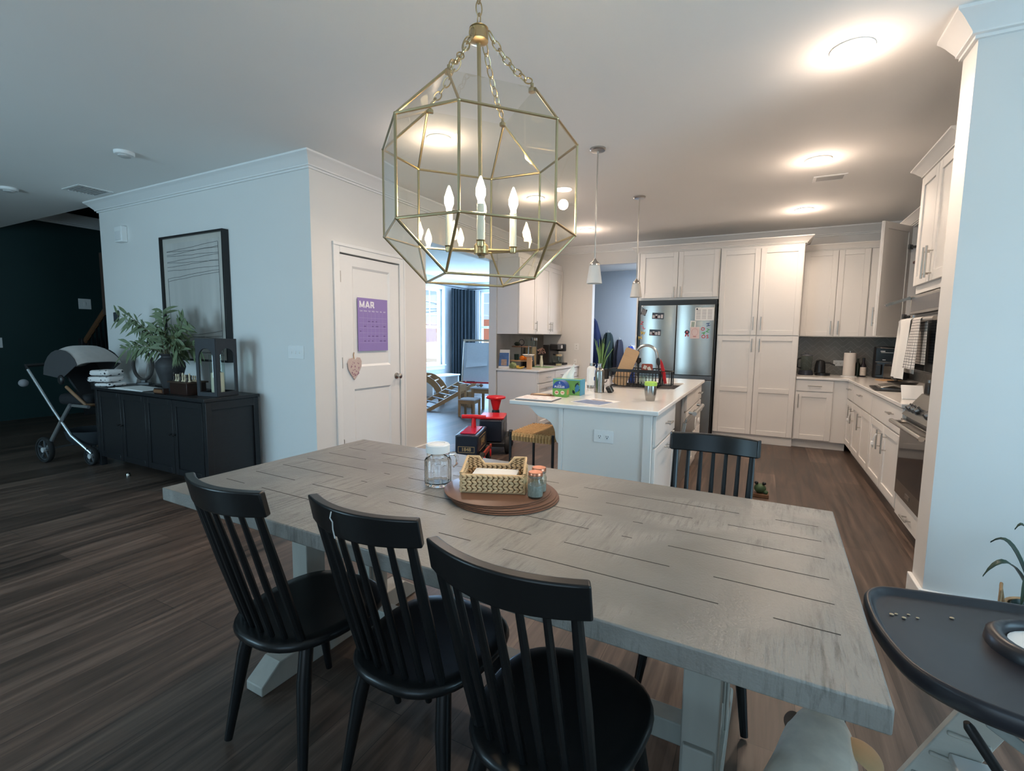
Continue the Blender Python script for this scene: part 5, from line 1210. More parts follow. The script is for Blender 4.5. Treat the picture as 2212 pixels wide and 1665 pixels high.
# side frames: slanted notched front legs and raking back legs; the seat faces the table (-X)
for yf in (1.035, 1.515):
    b = MB(); b.prism([(.285, 0), (.395, 0), (.705, .68), (.60, .68)], .022, M=Matrix.Translation((0, yf, 0)))
    b.prism([(1.22, 0), (1.32, 0), (1.12, .90), (1.05, .90)], .022, M=Matrix.Translation((0, yf, 0))); b.box(.36, 1.27, yf, yf + .022, .045, .085).box(.62, 1.14, yf + .001, yf + .021, .60, .655)
    for k in range(8):
        z = .10 + .068 * k; x = .342 + .452 * z
        b.cbox((x, yf + (-.004 if yf < 1.3 else -.004), z), (.085, .010, .010), rot=(0, .12, 0))
    b.build('side_frame', HW, t, world=True, bevel=.003)
MB().box(.76, 1.12, 1.06, 1.512, .475, .495).build('seat_board', WHITE, t, world=True, bevel=.004)
MB().box(.475, .80, 1.06, 1.512, .305, .325).build('foot_board', WHITE, t, world=True, bevel=.004)
MB().box(1.09, 1.115, 1.06, 1.512, .52, .90).build('back_board', HW, t, world=True, bevel=.004)
MB().box(.33, .37, 1.06, 1.512, .04, .08).build('cross_bar', HW, t, world=True)
MB().tube([(.432, 1.30, .550), (.437, 1.30, .540), (.58, 1.30, .325)], [.006, .0105, .0105], 18).build('foot_post', BLKP, t, world=True)
MB().tube([(.455, 1.36, .66), (.452, 1.34, .60), (.475, 1.31, .555), (.55, 1.29, .515), (.70, 1.27, .50)], [(.012, .006)] * 5, 10, flat=(1, 0, 1)).build('harness_strap', mat('grey_webbing', (.30, .31, .29), .8), t, world=True)
CR = mat('bread_crumb', (.66, .50, .32), .9)
for i, (x, y, r, lab) in enumerate(((.463, 1.098, .008, 'largest bread crumb near the front edge of the black tray'), (.300, 1.352, .004, 'pale crumb, one of the cluster near the left rim of the tray'), (.310, 1.360, .003, 'pale crumb, one of the cluster near the left rim of the tray'), (.322, 1.348, .004, 'pale crumb, one of the cluster near the left rim of the tray'), (.335, 1.370, .003, 'pale crumb, one of the cluster near the left rim of the tray'), (.350, 1.363, .003, 'pale crumb, one of the cluster near the left rim of the tray'), (.42, 1.40, .004, 'reddish crumb alone in the middle of the tray'))):
    MB().ell((0, 0, r * .5), (r * 1.2, r * .8, r * .5), 8, 6).build('crumb', CR, label=lab, cat='crumb', group='crumbs on the high chair tray').location = (x, y, TZt - .0155)
# ================================================================== POTTED PLANT at the right edge
t = thing('potted_plant', 'small green plant in a woven seagrass basket at the foot of the pillar wall', 'plant', (1.095, 2.74, 0))
BKT = mat('seagrass_basket', (.36, .24, .13), .8, var=.3, scale=50, bump=.5)
b = MB(); prof = []
for k in range(15): prof.append((.105 + .012 * math.sin(k * PI / 14) + (.004 if k % 2 else 0), .24 * k / 14))
b.lathe([(0, 0)] + prof + [(.095, .235), (.09, .03), (0, .02)], n=28); b.build('basket', BKT, t)
for s in (-1, 1): MB().tube([(s * .03 - .105, -.03, .22), (s * .01 - .125, -.03, .30), (-.125, .0, .325), (-.115, .03, .30), (-.10, .03, .22)] if s < 0 else [(.105, -.03, .22), (.125, -.03, .30), (.125, 0, .325), (.115, .03, .3), (.10, .03, .22)], .006, 8).build('handle', BKT, t)
MB().lathe([(0, .04), (.075, .04), (.088, .235), (.084, .24), (.078, .22), (0, .21)], n=24).build('pot', mat('dark_green_pot', (.02, .035, .03), .3), t)
LEAF = mat('dark_leaf', (.020, .050, .034), .4, var=.3, scale=10)
for k, (a, L, r, d) in enumerate(((3.3, .20, .34, .12), (2.6, .17, .36, .02), (4.1, .22, .33, .16), (1.2, .2, .36, .08), (5.4, .22, .34, .10), (.3, .2, .36, .05), (3.0, .10, .44, .0), (3.9, .12, .40, .02))):
    def lf(u, v, a=a, L=L, r=r, d=d):
        wd = .022 * math.sin(min(1, u * 1.02) * PI) ** .7 * (2 * v - 1); rr = L * u; z = .21 + (r - .06) * math.sin(u * PI * .62) - d * u * u
        return (rr * math.cos(a) - wd * math.sin(a), rr * math.sin(a) + wd * math.cos(a), z + .006 * abs(2 * v - 1))
    MB().grid(lf, 12, 4, .002).build('leaf', LEAF, t)
# toy frog on the floor beyond the far chair
t = thing('toy_frog', 'small green toy frog with dark eyes on a brown base beyond the far chair', 'toy', (.045, 4.62, 0))
MB().box(-.05, .07, -.045, .045, .0, .035).build('base', DWOOD, t, bevel=.005); MB().ell((0, 0, .075), (.048, .045, .042)).build('body', mat('frog_green', (.06, .11, .05), .5), t)
for s in (-1, 1): MB().ell((s * .03, -.01, .122), (.016, .016, .014)).build('eye', BLKP, t)
MB().ell((.045, -.02, .05), (.02, .02, .018)).build('foot', mat('frog_green', (.06, .11, .05), .5), t)
# ================================================================== LIVING SIDE: sideboard and what stands on it
SY = 2.365; SX0, SX1 = -5.99, -4.10; SZ = .81
t = thing('sideboard', 'long black panelled sideboard against the pale wall', 'sideboard', ((SX0 + SX1) / 2, SY, 0)); hw = (SX1 - SX0) / 2; D = .485
MB().box(-hw - .012, hw + .012, -.018, D, SZ - .028, SZ).build('top', SIDEB, t, bevel=.003)
b = MB(); b.box(-hw + .018, hw - .018, .021, D - .01, .09, SZ - .03); b.build('body', SIDEB, t)
for s in (-1, 1):
    b = MB()
    for y0, y1 in ((0, .05), (D - .055, D - .008)): b.box(min(s * hw, s * (hw - .05)), max(s * hw, s * (hw - .05)), y0, y1, 0, SZ - .03)
    b.box(min(s * hw, s * (hw - .03)), max(s * hw, s * (hw - .03)), .05, D - .055, .075, .14).box(min(s * hw, s * (hw - .03)), max(s * hw, s * (hw - .03)), .05, D - .055, SZ - .10, SZ - .03)
    b.build('end_frame', SIDEB, t, bevel=.002)
n = 4; wd = (2 * hw - .11) / n
for k in range(n):
    x0 = -hw + .055 + wd * k; o = shaker(t, 'door', x0 + .003, x0 + wd - .003, .10, SZ - .04, None, rail=.055, m=SIDEB); o.location = (0, .02, 0)
    kx = x0 + wd - .03 if k % 2 == 0 else x0 + .03
    MB().lathe([(0, 0), (.006, 0), (.006, .012), (.012, .018), (.010, .026), (0, .027)], n=12, M=Matrix.Translation((kx, -.02, .46)) @ Matrix.Rotation(PI / 2, 4, 'X')).build('knob', BLKM, o)
SZ += .0006
# framed picture
t = thing('framed_picture', 'tall black framed abstract line picture on the pale wall', 'picture', (-5.03, YC - .0005, 1.08)); pw, ph = 1.06, 1.245
b = MB()
for q in ((-pw / 2, -pw / 2 + .02, 0, ph), (pw / 2 - .02, pw / 2, 0, ph)): b.box(q[0], q[1], -.062, 0, q[2], q[3])
b.box(-pw / 2 + .02, pw / 2 - .02, -.062, 0, 0, .02).box(-pw / 2 + .02, pw / 2 - .02, -.062, 0, ph - .02, ph); b.build('frame', BLKP, t, bevel=.002)
MB().box(-pw / 2 + .02, pw / 2 - .02, -.035, -.005, .02, ph - .02).build('canvas', mat('canvas_beige', (.50, .475, .43), .8, var=.22, scale=1.4, stretch=(2.2, 1, .3)), t)
MB().box(-pw / 2 + .075, pw / 2 - .10, -.0362, -.0351, .06, ph - .07).build('painted_panel', mat('canvas_grey', (.47, .455, .43), .8, var=.28, scale=1.7, stretch=(3, 1, .3)), t)
b = MB(); rn = random.Random(4)
def ln(x0, z0, x1, z1, r=.0016):
    pts = []
    for k in range(9): u = k / 8; pts.append((x0 + (x1 - x0) * u, -.0375, z0 + (z1 - z0) * u + rn.uniform(-.004, .004)))
    b.tube(pts, r, 5)
a0, a1 = -pw / 2 + .09, pw / 2 - .11
for z0, z1 in ((1.10, 1.14), (1.095, 1.085), (1.06, 1.10), (1.05, 1.04), (.99, 1.03), (.985, .965), (.94, .975), (.905, .915), (.83, .88), (.80, .86)): ln(a0, z0, a1, z1)
for z0, z1 in ((.235, .30), (.22, .255), (.26, .225), (.19, .175), (.15, .135), (.11, .13), (.09, .085), (.075, .09)): ln(a0 + .1, z0, a1, z1)
ln(a0, .82, a0 + .01, .1); ln(a1, 1.14, a1 + .005, .1); b.build('drawn_lines', mat('line_ink', (.07, .07, .07), .8), t)
# vase with branches
t = thing('vase', 'dark clay vase of leafy olive branches on the sideboard', 'vase', (-4.94, 2.55, SZ))
CLAY = mat('dark_clay', (.030, .030, .032), .6, var=.25, scale=8, bump=.2)
prof = [(r * .56, z) for r, z in [(0, 0), (.105, 0), (.115, .01), (.145, .08), (.19, .17), (.218, .225), (.210, .265), (.165, .30), (.125, .318), (.12, .33), (.145, .345), (.15, .352), (.135, .352), (.11, .335), (.11, .30), (.17, .26), (.17, .18), (.10, .04), (0, .03)]]
MB().lathe(prof, n=40).build('body', CLAY, t)
for s in (-1, 1): MB().tube([(s * .066, 0, .318), (s * .10, 0, .33), (s * .122, 0, .30), (s * .112, 0, .258)], .009, 8).build('handle', CLAY, t)
rn = random.Random(21); OL = mat('olive_leaf', (.125, .165, .085), .55, var=.35, scale=9); STEM = mat('olive_stem', (.10, .09, .05), .7)
def branch(i, tip, n=15):
    b = MB(); s = MB(); tip = Vector(tip); p0 = Vector((rn.uniform(-.05, .05), rn.uniform(-.04, .04), .30)); mid = p0.lerp(tip, .5) + Vector((0, 0, .10)); pts = []
    for k in range(11):
        u = k / 10; pts.append(p0 * (1 - u) ** 2 + mid * 2 * u * (1 - u) + tip * u * u)
    s.tube(pts, [.006 * (1 - .08 * k) for k in range(11)], 6); o = s.build('branch', STEM, t)
    for k in range(n):
        u = .22 + .78 * k / (n - 1); j = min(9, int(u * 10)); p = pts[j].lerp(pts[j + 1], u * 10 - j) if j < 10 else pts[10]
        d = (pts[min(10, j + 1)] - pts[j]).normalized()
        for q in (-1, 1):
            sd = d.cross(Vector((rn.uniform(-.4, .4), 1, rn.uniform(-.5, .5)))).normalized() * q; dr = (d * .75 + sd * rn.uniform(.7, 1.2) + Vector((0, rn.uniform(-.4, .4), rn.uniform(-.5, .1)))).normalized(); L = rn.uniform(.09, .17); wv = dr.cross(Vector((rn.uniform(-.3, .3), -1, rn.uniform(-.2, .4)))).normalized() * .015; nn = wv.cross(dr).normalized()
            v = []
            for w in range(5):
                uu = w / 4; c = p + dr * (L * uu) - Vector((0, 0, .04 * uu * uu)); ww = math.sin(PI * min(1, uu * 1.0 + .02)) ** .8
                v.append((b.b.verts.new(c + wv * ww), b.b.verts.new(c - wv * ww)))
            for w in range(4): b.b.faces.new([v[w][0], v[w + 1][0], v[w + 1][1], v[w][1]])
    b.build('leaves', OL, o)
for i, tp in enumerate(((-.86, -.02, .72), (-.62, .05, .60), (-.52, -.10, .72), (-.30, .05, .66), (-.12, .02, .75), (.10, .05, .62), (.30, -.02, .68), (.28, -.08, .50), (.42, .02, .42), (-.48, -.10, .42), (.36, -.12, .38), (-.70, -.04, .38), (.05, -.12, .58))): branch(i, tp)
# lantern
t = thing('candle_lantern', 'tall dark metal lantern with arched openings and a pillar candle', 'lantern', (-4.30, 2.60, SZ), rad(12)); lw, lh = .108, .50
LM = mat('lantern_metal', (.035, .037, .042), .55, .2, var=.15)
b = MB()
for k in range(4):
    M = Matrix.Rotation(k * PI / 2, 4, 'Z') @ Matrix.Translation((0, -lw, 0)); b.box(-lw, -lw + .03, -.006, .006, 0, lh, 0, M).box(lw - .03, lw, -.006, .006, 0, lh, 0, M).box(-lw + .03, lw - .03, -.006, .006, 0, .035, 0, M)
    a = lw - .03; P = [(-a, lh), (-a, lh - .17)] + [(-a * math.cos(q * PI / 12), lh - .17 + (a * 1.12) * math.sin(q * PI / 12)) for q in range(1, 12)] + [(a, lh - .17), (a, lh)]
    b.prism(P[::-1], .012, M=M @ Matrix.Translation((0, -.006, 0)))
b.build('arched_frame', LM, t, angle=30); MB().box(-lw, lw, -lw, lw, 0, .012).box(-lw - .0, lw, -lw, lw, lh - .006, lh).build('base_plate', LM, t)
MB().lathe([(.058, .014), (.061, .014), (.061, .36), (.058, .36)], n=28).build('glass_cylinder', thin_glass('jar_glass'), t)
MB().lathe([(0, .013), (.050, .013), (.051, .02), (.051, .195), (.048, .20), (0, .198)], n=28).build('candle', mat('candle_wax', (.74, .66, .52), .5, var=.03), t)
# chess set on its box
t = thing('chess_box', 'dark reddish wooden chess box in front of the vase', 'chess box', (-4.58, 2.500, SZ), rad(0)); MB().box(-.13, .13, -.085, .085, 0, .105).build('box', mat('dark_red_wood', (.025, .011, .008), .35, var=.2), t, bevel=.003); MB().box(-.15, .15, -.095, .095, .1055, .118).build('board', mat('chess_board', (.05, .03, .02), .4), t)
PALE = mat('pale_chessman', (.62, .52, .36), .45); DARKC = mat('dark_chessman', (.03, .02, .016), .4)
pw0 = None; cnt = 0
for r in range(2):
    for k in range(8):
        x, y = -4.58 + (-.119 + .034 * k), 2.500 + (-.05 + .05 * r); h = 1 + (.45 if r == 0 and k in (0, 3, 4, 7) else .2 if r == 0 else 0)
        o = MB().lathe([(0, 0), (.013, 0), (.013, .006), (.007, .012), (.005, .030 * h), (.010, .033 * h), (.005, .036 * h), (.008, .044 * h), (.005, .052 * h), (0, .053 * h)], n=12).build('chessman', PALE if (k + r) % 3 else DARKC, label=('pale chessman standing on the dark chess board beside the vase' if (k + r) % 3 else 'dark chessman standing on the chess board beside the vase'), cat='chess piece', group='pale chessmen on the chess board' if (k + r) % 3 else 'dark chessmen on the chess board'); o.location = (x, y, SZ + .1185)
t = thing('small_box', 'dark wooden box lying open on the sideboard before the vase', 'box', (-4.79, 2.385, SZ), rad(2)); MB().box(-.07, .07, -.025, .025, 0, .05).build('box', mat('dark_red_wood', (.025, .011, .008), .35), t, bevel=.002); MB().box(-.062, .062, -.033, -.026, .012, .04).build('drawer_front', DWOOD, t)
# ring ornament
t = thing('ring_ornament', 'dark round ring ornament on a foot beside the folded blankets', 'ornament', (-5.76, 2.71, SZ), rad(38)); b = MB(); b.tube([(.090 * math.cos(a * PI / 20), 0, .205 + .150 * math.sin(a * PI / 20)) for a in range(40)], [(.020, .015)] * 40, 8, closed=True, flat=(0, 1, 0)); b.build('ring', mat('ring_wood', (.05, .045, .042), .6, var=.3, scale=10), t); MB().box(-.06, .06, -.035, .035, 0, .025).box(-.02, .02, -.02, .02, .025, .05).build('foot', BLKP, t, bevel=.002)
t = thing('remote_control', 'black remote lying behind the papers on the sideboard', 'remote', (-5.38, 2.70, SZ), rad(5)); MB().box(-.10, .10, -.022, .022, 0, .02).build('case', BLKP, t, bevel=.004); b = MB()
for k in range(5): b.box(-.08 + .03 * k, -.062 + .03 * k, -.01, .01, .0202, .022)
b.build('buttons', RUBBER, t)
# folded blankets
SPOT = bpy.data.materials.new('spotted_muslin'); SPOT.use_nodes = True; nt = SPOT.node_tree; bs = nt.nodes['Principled BSDF']; bs.inputs['Roughness'].default_value = .9
vo = N(nt, 'ShaderNodeTexVoronoi', Scale=24.); lt = N(nt, 'ShaderNodeMath', operation='LESS_THAN'); lt.inputs[1].default_value = .27; mx = N(nt, 'ShaderNodeMix', data_type='RGBA'); tc = N(nt, 'ShaderNodeTexCoord')
nt.links.new(tc.outputs['Object'], vo.inputs['Vector']); nt.links.new(vo.outputs['Distance'], lt.inputs[0]); nt.links.new(lt.outputs[0], mx.inputs['Factor']); mx.inputs['A'].default_value = (.74, .70, .68, 1); mx.inputs['B'].default_value = (.03, .03, .035, 1); nt.links.new(mx.outputs['Result'], bs.inputs['Base Color'])
def fold(x, y, z, w, d, h, rz, label):
    b = MB(); P = []
    b.slab(rrect(w, d, .03, 5), 0, h); o = b.build('folded_blanket', SPOT, label=label, cat='blanket', group='folded blankets on the sideboard', bevel=h * .45, seg=4, angle=60); o.location = (x, y, z); o.rotation_euler = (rad(1.5), rad(-2), rz); return o
z = SZ + .005
fold(-5.87, 2.46, z, .27, .17, .032, .1, 'bottom folded spotted blanket of the pile on the sideboard'); fold(-5.94, 2.455, z + .040, .31, .18, .055, .16, 'middle folded spotted blanket of the pile, jutting left'); fold(-5.93, 2.46, z + .105, .30, .175, .055, .08, 'top folded spotted blanket of the pile on the sideboard')
t = thing('leaning_card', 'pale speckled board leaning behind the folded blankets', 'board', (-6.02, 2.76, SZ), 0); MB().box(-.0, .16, -.004, .004, 0, .26, 0, Matrix.Rotation(rad(-12), 4, 'X')).build('board', mat('pale_board', (.52, .50, .48), .8, var=.1, scale=30), t)
for i, (x, y, r, lab) in enumerate(((-5.38, 2.47, .05, 'white papers spread flat on the sideboard left of the vase'), (-5.34, 2.49, -.04, 'second white paper lying on the others left of the vase'))):
    o = MB().box(-.28, .28, -.11, .11, 0, .004).build('paper_sheet', PAPER, label=lab, cat='paper'); o.location = (x, y, SZ + .0045 * i); o.rotation_euler = (0, 0, r)
o = MB().slab(rrect(.16, .10, .012), 0, .05).build('dark_case', BLKP, label='small dark case on the sideboard corner under the blankets', cat='case', bevel=.006); o.location = (-6.0, 2.385, SZ); o.scale = (.5, .5, 1)
MB().lathe([(0, 0), (.02, 0), (.02, .02), (.014, .03), (0, .03)], n=16).build('floor_trinket', STEEL, label='small shiny metal lid lying on the floor in front of the sideboard', cat='trinket').location = (-5.28, 2.30, 0)
# ================================================================== STROLLER left of the sideboard
t = thing('stroller', 'silver framed baby stroller with a grey canopy left of the sideboard', 'stroller', (-6.37, 2.44, 0), rad(12)); SXS = .84
ALU = mat('silver_alloy', (.55, .58, .60), .3, .9); GREYC = mat('grey_canvas', (.42, .39, .37), .9, var=.1, scale=20, sheen=.2); BLKC = mat('black_canvas', (.010, .011, .013), .8, var=.2)
def wheel(x, y, r, w):
    b = MB(); b.lathe([(r * .80, -w / 2), (r * .95, -w / 2), (r, -w / 4), (r, w / 4), (r * .95, w / 2), (r * .80, w / 2)], n=32, M=Matrix.Translation((x, y, r)) @ Matrix.Rotation(PI / 2, 4, 'X')); o = b.build('wheel', RUBBER, t)
    b = MB(); R = Matrix.Translation((x, y, r)) @ Matrix.Rotation(PI / 2, 4, 'X'); b.lathe([(r * .72, -w * .3), (r * .81, -w * .3), (r * .81, w * .3), (r * .72, w * .3)], n=32, M=R)
    for k in range(5):
        a = k * 2 * PI / 5 + .3; b.cyl((x, y, r), (x + r * .75 * math.cos(a), y, r + r * .75 * math.sin(a)), .012, n=8)
    b.build('spokes', mat('wheel_grey', (.06, .065, .07), .5), o); b = MB(); b.lathe([(0, -w * .6), (.024, -w * .6), (.026, w * .6), (0, w * .6)], n=16, M=R); b.build('hub_cap', mat('hub_silver', (.5, .5, .5), .4), o)
for y in (-.27, .27): wheel(-.30, y, .135, .05)
for y in (-.20, .20): wheel(.36, y, .095, .045)
for y in (-.25, .25):
    MB().tube([(-.52, y, .96), (-.14, y, .56), (.13, y, .30), (.36, y * .8, .12)], .015, 10).build('push_tube', ALU, t)
    MB().tube([(-.28, y, .16), (.0, y, .46), (.16, y, .62)], .021, 10).build('leg_tube', ALU, t)
MB().tube([(-.52, -.25, .96), (-.56, -.25, 1.0), (-.57, 0, 1.01), (-.56, .25, 1.0), (-.52, .25, .96)], .017, 10).build('handlebar', BLKP, t)
MB().ell((-.60, -.26, .82), (.045, .045, .04)).build('tether_toy', mat('grey_ball', (.22, .22, .23), .8), t)
# seat shell
def shell(u, v):
    a = (v - .5) * 1.9; return (-.16 + .44 * u + .05 * math.cos(a * 1.2), .23 * math.sin(a), .98 - .40 * u ** 1.1 + .07 * abs(a) ** 2)
MB().grid(shell, 12, 10, .02).build('seat', BLKC, t)
MB().box(-.16, .34, -.20, .20, .60, .72).build('seat_base', BLKC, t, bevel=.05, seg=4)
def hood(u, v):
    a = rad(178 - 150 * u); R = .31; return (.02 + R * math.cos(a), (v - .5) * .46 * (1 - .08 * math.sin(PI * u)), .905 + (R * .98) * math.sin(a) * (1 - .35 * (2 * v - 1) ** 4 * .5))
MB().grid(hood, 16, 10, .012).build('canopy', GREYC, t)
for s in (-1, 1):
    b = MB(); P = [(.02, .88)] + [(.02 + .31 * math.cos(rad(178 - 150 * k / 10)), .905 + .27 * math.sin(rad(178 - 150 * k / 10))) for k in range(11)]; b.prism(P[::-1], .006, M=Matrix.Translation((0, s * .23 - .003, 0))); b.build('canopy_side', mat('grey_canvas_dark', (.05, .05, .052), .9), t)
MB().tube([(.10, -.24, .80), (.22, -.25, .74), (.33, -.20, .62), (.36, 0, .60), (.33, .20, .62), (.22, .25, .74), (.10, .24, .80)], .016, 10).build('bumper_bar', mat('tan_leather', (.22, .12, .06), .6), t)
MB().cyl((.20, -.25, .615), (.46, -.25, .61), .016).build('seat_rail', ALU, t)
b = MB()
for k in range(2):
    y = -.24 if k == 0 else .24; b.ell((.02, y, .87), (.045, .025, .05))
b.build('joint', BLKP, t)
def bas(u, v): 
    a = v * 2 * PI; q = .6 + .4 * u; return (.10 + .27 * q * math.cos(a), .20 * q * math.sin(a), .16 + .17 * u)
MB().lathe([(0, 0), (.17, 0), (.22, .06), (.24, .15), (.225, .15), (.20, .05), (0, .02)], (.08, 0, .18), 24, sx=1.25).build('basket', mat('basket_cloth', (.018, .022, .026), .85), t)
MB().tube([(-.30, -.27, .135), (-.30, .27, .135)], .012, 8).build('axle', ALU, t); MB().tube([(.36, -.20, .12), (.36, .20, .12)], .012, 8).build('front_axle', ALU, t)
for o in t.children_recursive: o.data.transform(Matrix.Diagonal((SXS, .92, 1, 1)))
# ================================================================== FOYER: stair with balustrade
t = thing('staircase', 'dark staircase with a brown handrail beyond the hall corner', 'staircase', (-9.9, 3.75, 0))
b = MB()
for k in range(11): b.box(.28 * k, .28 * (k + 1), .12, 1.2, 0, .19 * (k + 1))
b.build('steps', mat('stair_grey', (.34, .34, .31), .6), t)
b = MB(); b.box(.0, .12, -.0, .12, 0, 1.25); b.build('newel_post', mat('dark_newel', (.02, .02, .022), .4), t, bevel=.006)
MB().tube([(.06, .06, 1.18), (.06 + .28 * 9.5, .06, 1.18 + .19 * 9.5)], [(.045, .035)] * 2, 8, flat=(0, 0, 1)).build('handrail', DWOOD, t)
for k in range(20):
    x = .20 + .14 * k; MB().box(x - .012, x + .012, .05, .074, .19 * (x / .28) * .98, 1.12 + .19 * (x - .06) / .28).build('baluster', BLKM, t)
MB().box(.88, 1.02, .0, .14, 1.62, 2.55).build('upper_newel', mat('brown_newel', (.10, .065, .05), .5), t)
# ================================================================== CALENDAR and wall pocket on the pantry door
PUR = mat('calendar_purple', (.29, .215, .50), .7, var=.05, scale=3)
t = thing('wall_calendar', 'purple March calendar poster on the white pantry door', 'calendar', (XL + .0005, 3.60, 1.457), PI / 2)
MB().box(-.203, .203, -.0012, 0, -.2515, .2515).build('sheet', PUR, t)
LIL = mat('calendar_lines', (.48, .42, .66), .7); CW = mat('calendar_white', (.80, .78, .84), .7)
def letters(b, x, z, h, w):
    """bold capitals M A R from straight strokes; x is the left edge, z the base"""
    def stroke(p, q, k=w, e=0.): L = math.hypot(q[0] - p[0], q[1] - p[1]); b.cbox((x + (p[0] + q[0]) / 2, -.0016 - e, z + (p[1] + q[1]) / 2), (k, .0007, L), rot=(0, math.atan2(q[0] - p[0], q[1] - p[1]), 0))
    stroke((w / 2, 0), (w / 2, h)); stroke((.095 - w / 2, 0), (.095 - w / 2, h)); stroke((w * .55, h - w * .3), (.0475, w * .35), w * .85, .0001); stroke((.095 - w * .55, h - w * .3), (.0475, w * .35), w * .85, .0002)
    x += .106; stroke((w * .45, 0), (.045, h - w * .1)); stroke((.090 - w * .45, 0), (.045, h - w * .1), w, .0001); stroke((.022, h * .28), (.068, h * .28), w * .8, .0002)
    x += .100; stroke((w / 2, 0), (w / 2, h)); stroke((w, h - w * .42), (.052, h - w * .42), w * .84); stroke((w, h * .46), (.052, h * .46), w * .84); stroke((.058, h * .40), (.058, h - w * .12), w, .0001); stroke((.036, h * .44), (.072, .004), w, .0002)
b = MB(); letters(b, -.180, .157, .078, .022)
for v in b.b.verts: v.co.x = -.180 + (v.co.x + .180) * .70; v.co.z = .160 + (v.co.z - .157) * .80
b.build('month_lettering', CW, t)
b = MB()
for k in range(1, 7): b.box(-.185 + .053 * k - .0008, -.185 + .053 * k + .0008, -.0018, -.0012, -.175, .115)
for k in range(6): b.box(-.185, .187, -.0018, -.0012, .062 - .047 * k, .0636 - .047 * k)
b.build('grid_lines', LIL, t)
for k, d in enumerate(('SUN', 'MON', 'TUE', 'WED', 'THU', 'FRI', 'SAT')): text('day_lettering', d, .018, CW, (-.158 + .053 * k, -.0016, .128), (PI / 2, 0, 0), t, .0006)
b = MB(); rn = random.Random(2)
for k in range(7):
    for r in range(5):
        if rn.random() < .55: x = -.178 + .053 * k; z = .045 - .047 * r; b.box(x, x + rn.uniform(.015, .035), -.0016, -.0012, z - .018, z - .010)
b.build('written_notes', mat('calendar_ink', (.14, .09, .24), .8), t)
t = thing('heart_ornament', 'pale pink heart shaped hanging with flowers beside the door hinge', 'ornament', (XL + .002, 3.335, 1.06), PI / 2); P = []
P = [(0, -.125), (.055, -.055), (.090, .0), (.092, .05), (.072, .085), (.04, .088), (.012, .062), (-.02, .085), (-.06, .078), (-.085, .04), (-.078, -.015), (-.045, -.07)]
MB().prism(P, .010, M=Matrix.Translation((0, -.010, 0))).build('heart', mat('pink_fabric', (.58, .46, .42), .8, var=.1), t, bevel=.004, seg=3)
b = MB(); rn = random.Random(8)
for k in range(26): x, z = rn.uniform(-.05, .06), rn.uniform(-.09, .05); b.lathe([(0, 0), (rn.uniform(.004, .009), 0), (0, .001)], n=7, M=Matrix.Translation((x * (1 - abs(z) * 3), -.0104, z)) @ Matrix.Rotation(PI / 2, 4, 'X'))
b.build('flowers', mat('flower_print', (.33, .17, .22), .8, var=.4, scale=30), t); MB().tube([(.0, -.005, .07), (-.005, -.005, .11), (.0, -.005, .135)], .004, 6).build('stem', LWOOD, t)
# ================================================================== COFFEE CORNER
zc = Z + .0006
t = thing('fruit_stand', 'two tier wooden fruit stand with a ring handle in the coffee corner', 'fruit stand', (-3.16, 6.40, zc))
b = MB(); b.cyl((0, 0, .0), (0, 0, .34), .006); b.tube([(.042 * math.cos(a * PI / 12), 0, .375 + .042 * math.sin(a * PI / 12)) for a in range(24)], .005, 6, closed=True); b.lathe([(.0, 0), (.06, 0), (.055, .012), (0, .016)], n=20); b.build('post', BLKM, t)
for z, r in ((.10, .165), (.305, .145)): MB().lathe([(0, z), (r, z), (r + .004, z + .006), (r, z + .014), (r - .008, z + .010), (0, z + .008)], n=32).build('tier', LWOOD if z < .2 else DWOOD, t)
for k, (x, y) in enumerate(((.04, -.06), (.10, -.03), (.07, .04))):
    o = MB().lathe([(0, 0), (.026, .006), (.038, .03), (.036, .05), (.016, .068), (.006, .068), (0, .064)], n=18).build('orange', mat('orange_peel', (.72, .20, .015), .5, var=.08, scale=80, bump=.2), label=('left orange hanging in view under the top tier', 'right orange at the front of the fruit stand', 'orange at the back of the fruit stand')[k], cat='orange', group='oranges on the fruit stand'); o.location = (-3.16 + x, 6.40 + y, zc + .1145)
o = MB().lathe([(0, 0), (.03, .005), (.05, .03), (.03, .055), (0, .06)], n=16).build('dark_avocado', mat('avocado_skin', (.03, .035, .02), .6, bump=.4), label='dark fruit on the top tier of the fruit stand', cat='fruit'); o.location = (-3.21, 6.36, zc + .3222)
o = MB().lathe([(0, 0), (.030, 0), (.036, .01), (.038, .085), (.035, .085), (.032, .01), (0, .008)], n=20).build('green_mug', mat('green_ceramic', (.015, .04, .035), .3), label='dark green cup on the lower tier of the stand', cat='cup'); o.location = (-3.24, 6.40, zc + .1145)
t = thing('picture_book', 'picture book with a blue cover standing against the tiles', 'book', (-3.325, 6.14, zc), rad(20)); M = Matrix.Rotation(rad(-10), 4, 'X'); MB().box(-.09, .09, -.006, .006, 0, .27, 0, M).build('cover', mat('book_white', (.66, .66, .66), .5), t); MB().box(-.08, .08, -.0068, -.0061, .03, .225, 0, M).build('cover_picture', mat('book_blue', (.05, .13, .32), .5, var=.6, scale=16), t); MB().box(-.03, .05, -.0076, -.0069, .04, .13, 0, M).build('printed_figure', mat('book_tan', (.35, .25, .2), .6, var=.5, scale=30), t)
t = thing('salad_bag', 'clear bag of green salad leaves on the counter edge', 'bag', (-3.16, 6.13, zc)); 
def bag(u, v): a = v * 2 * PI; q = math.sin(PI * min(1, u * 1.0)) ** .6; return ((.055 * q + .010 * math.sin(5 * a + 6 * u)) * math.cos(a), (.034 * q + .008 * math.sin(4 * a - 5 * u)) * math.sin(a), .004 + .085 * u + .012 * math.sin(3 * a) * u)
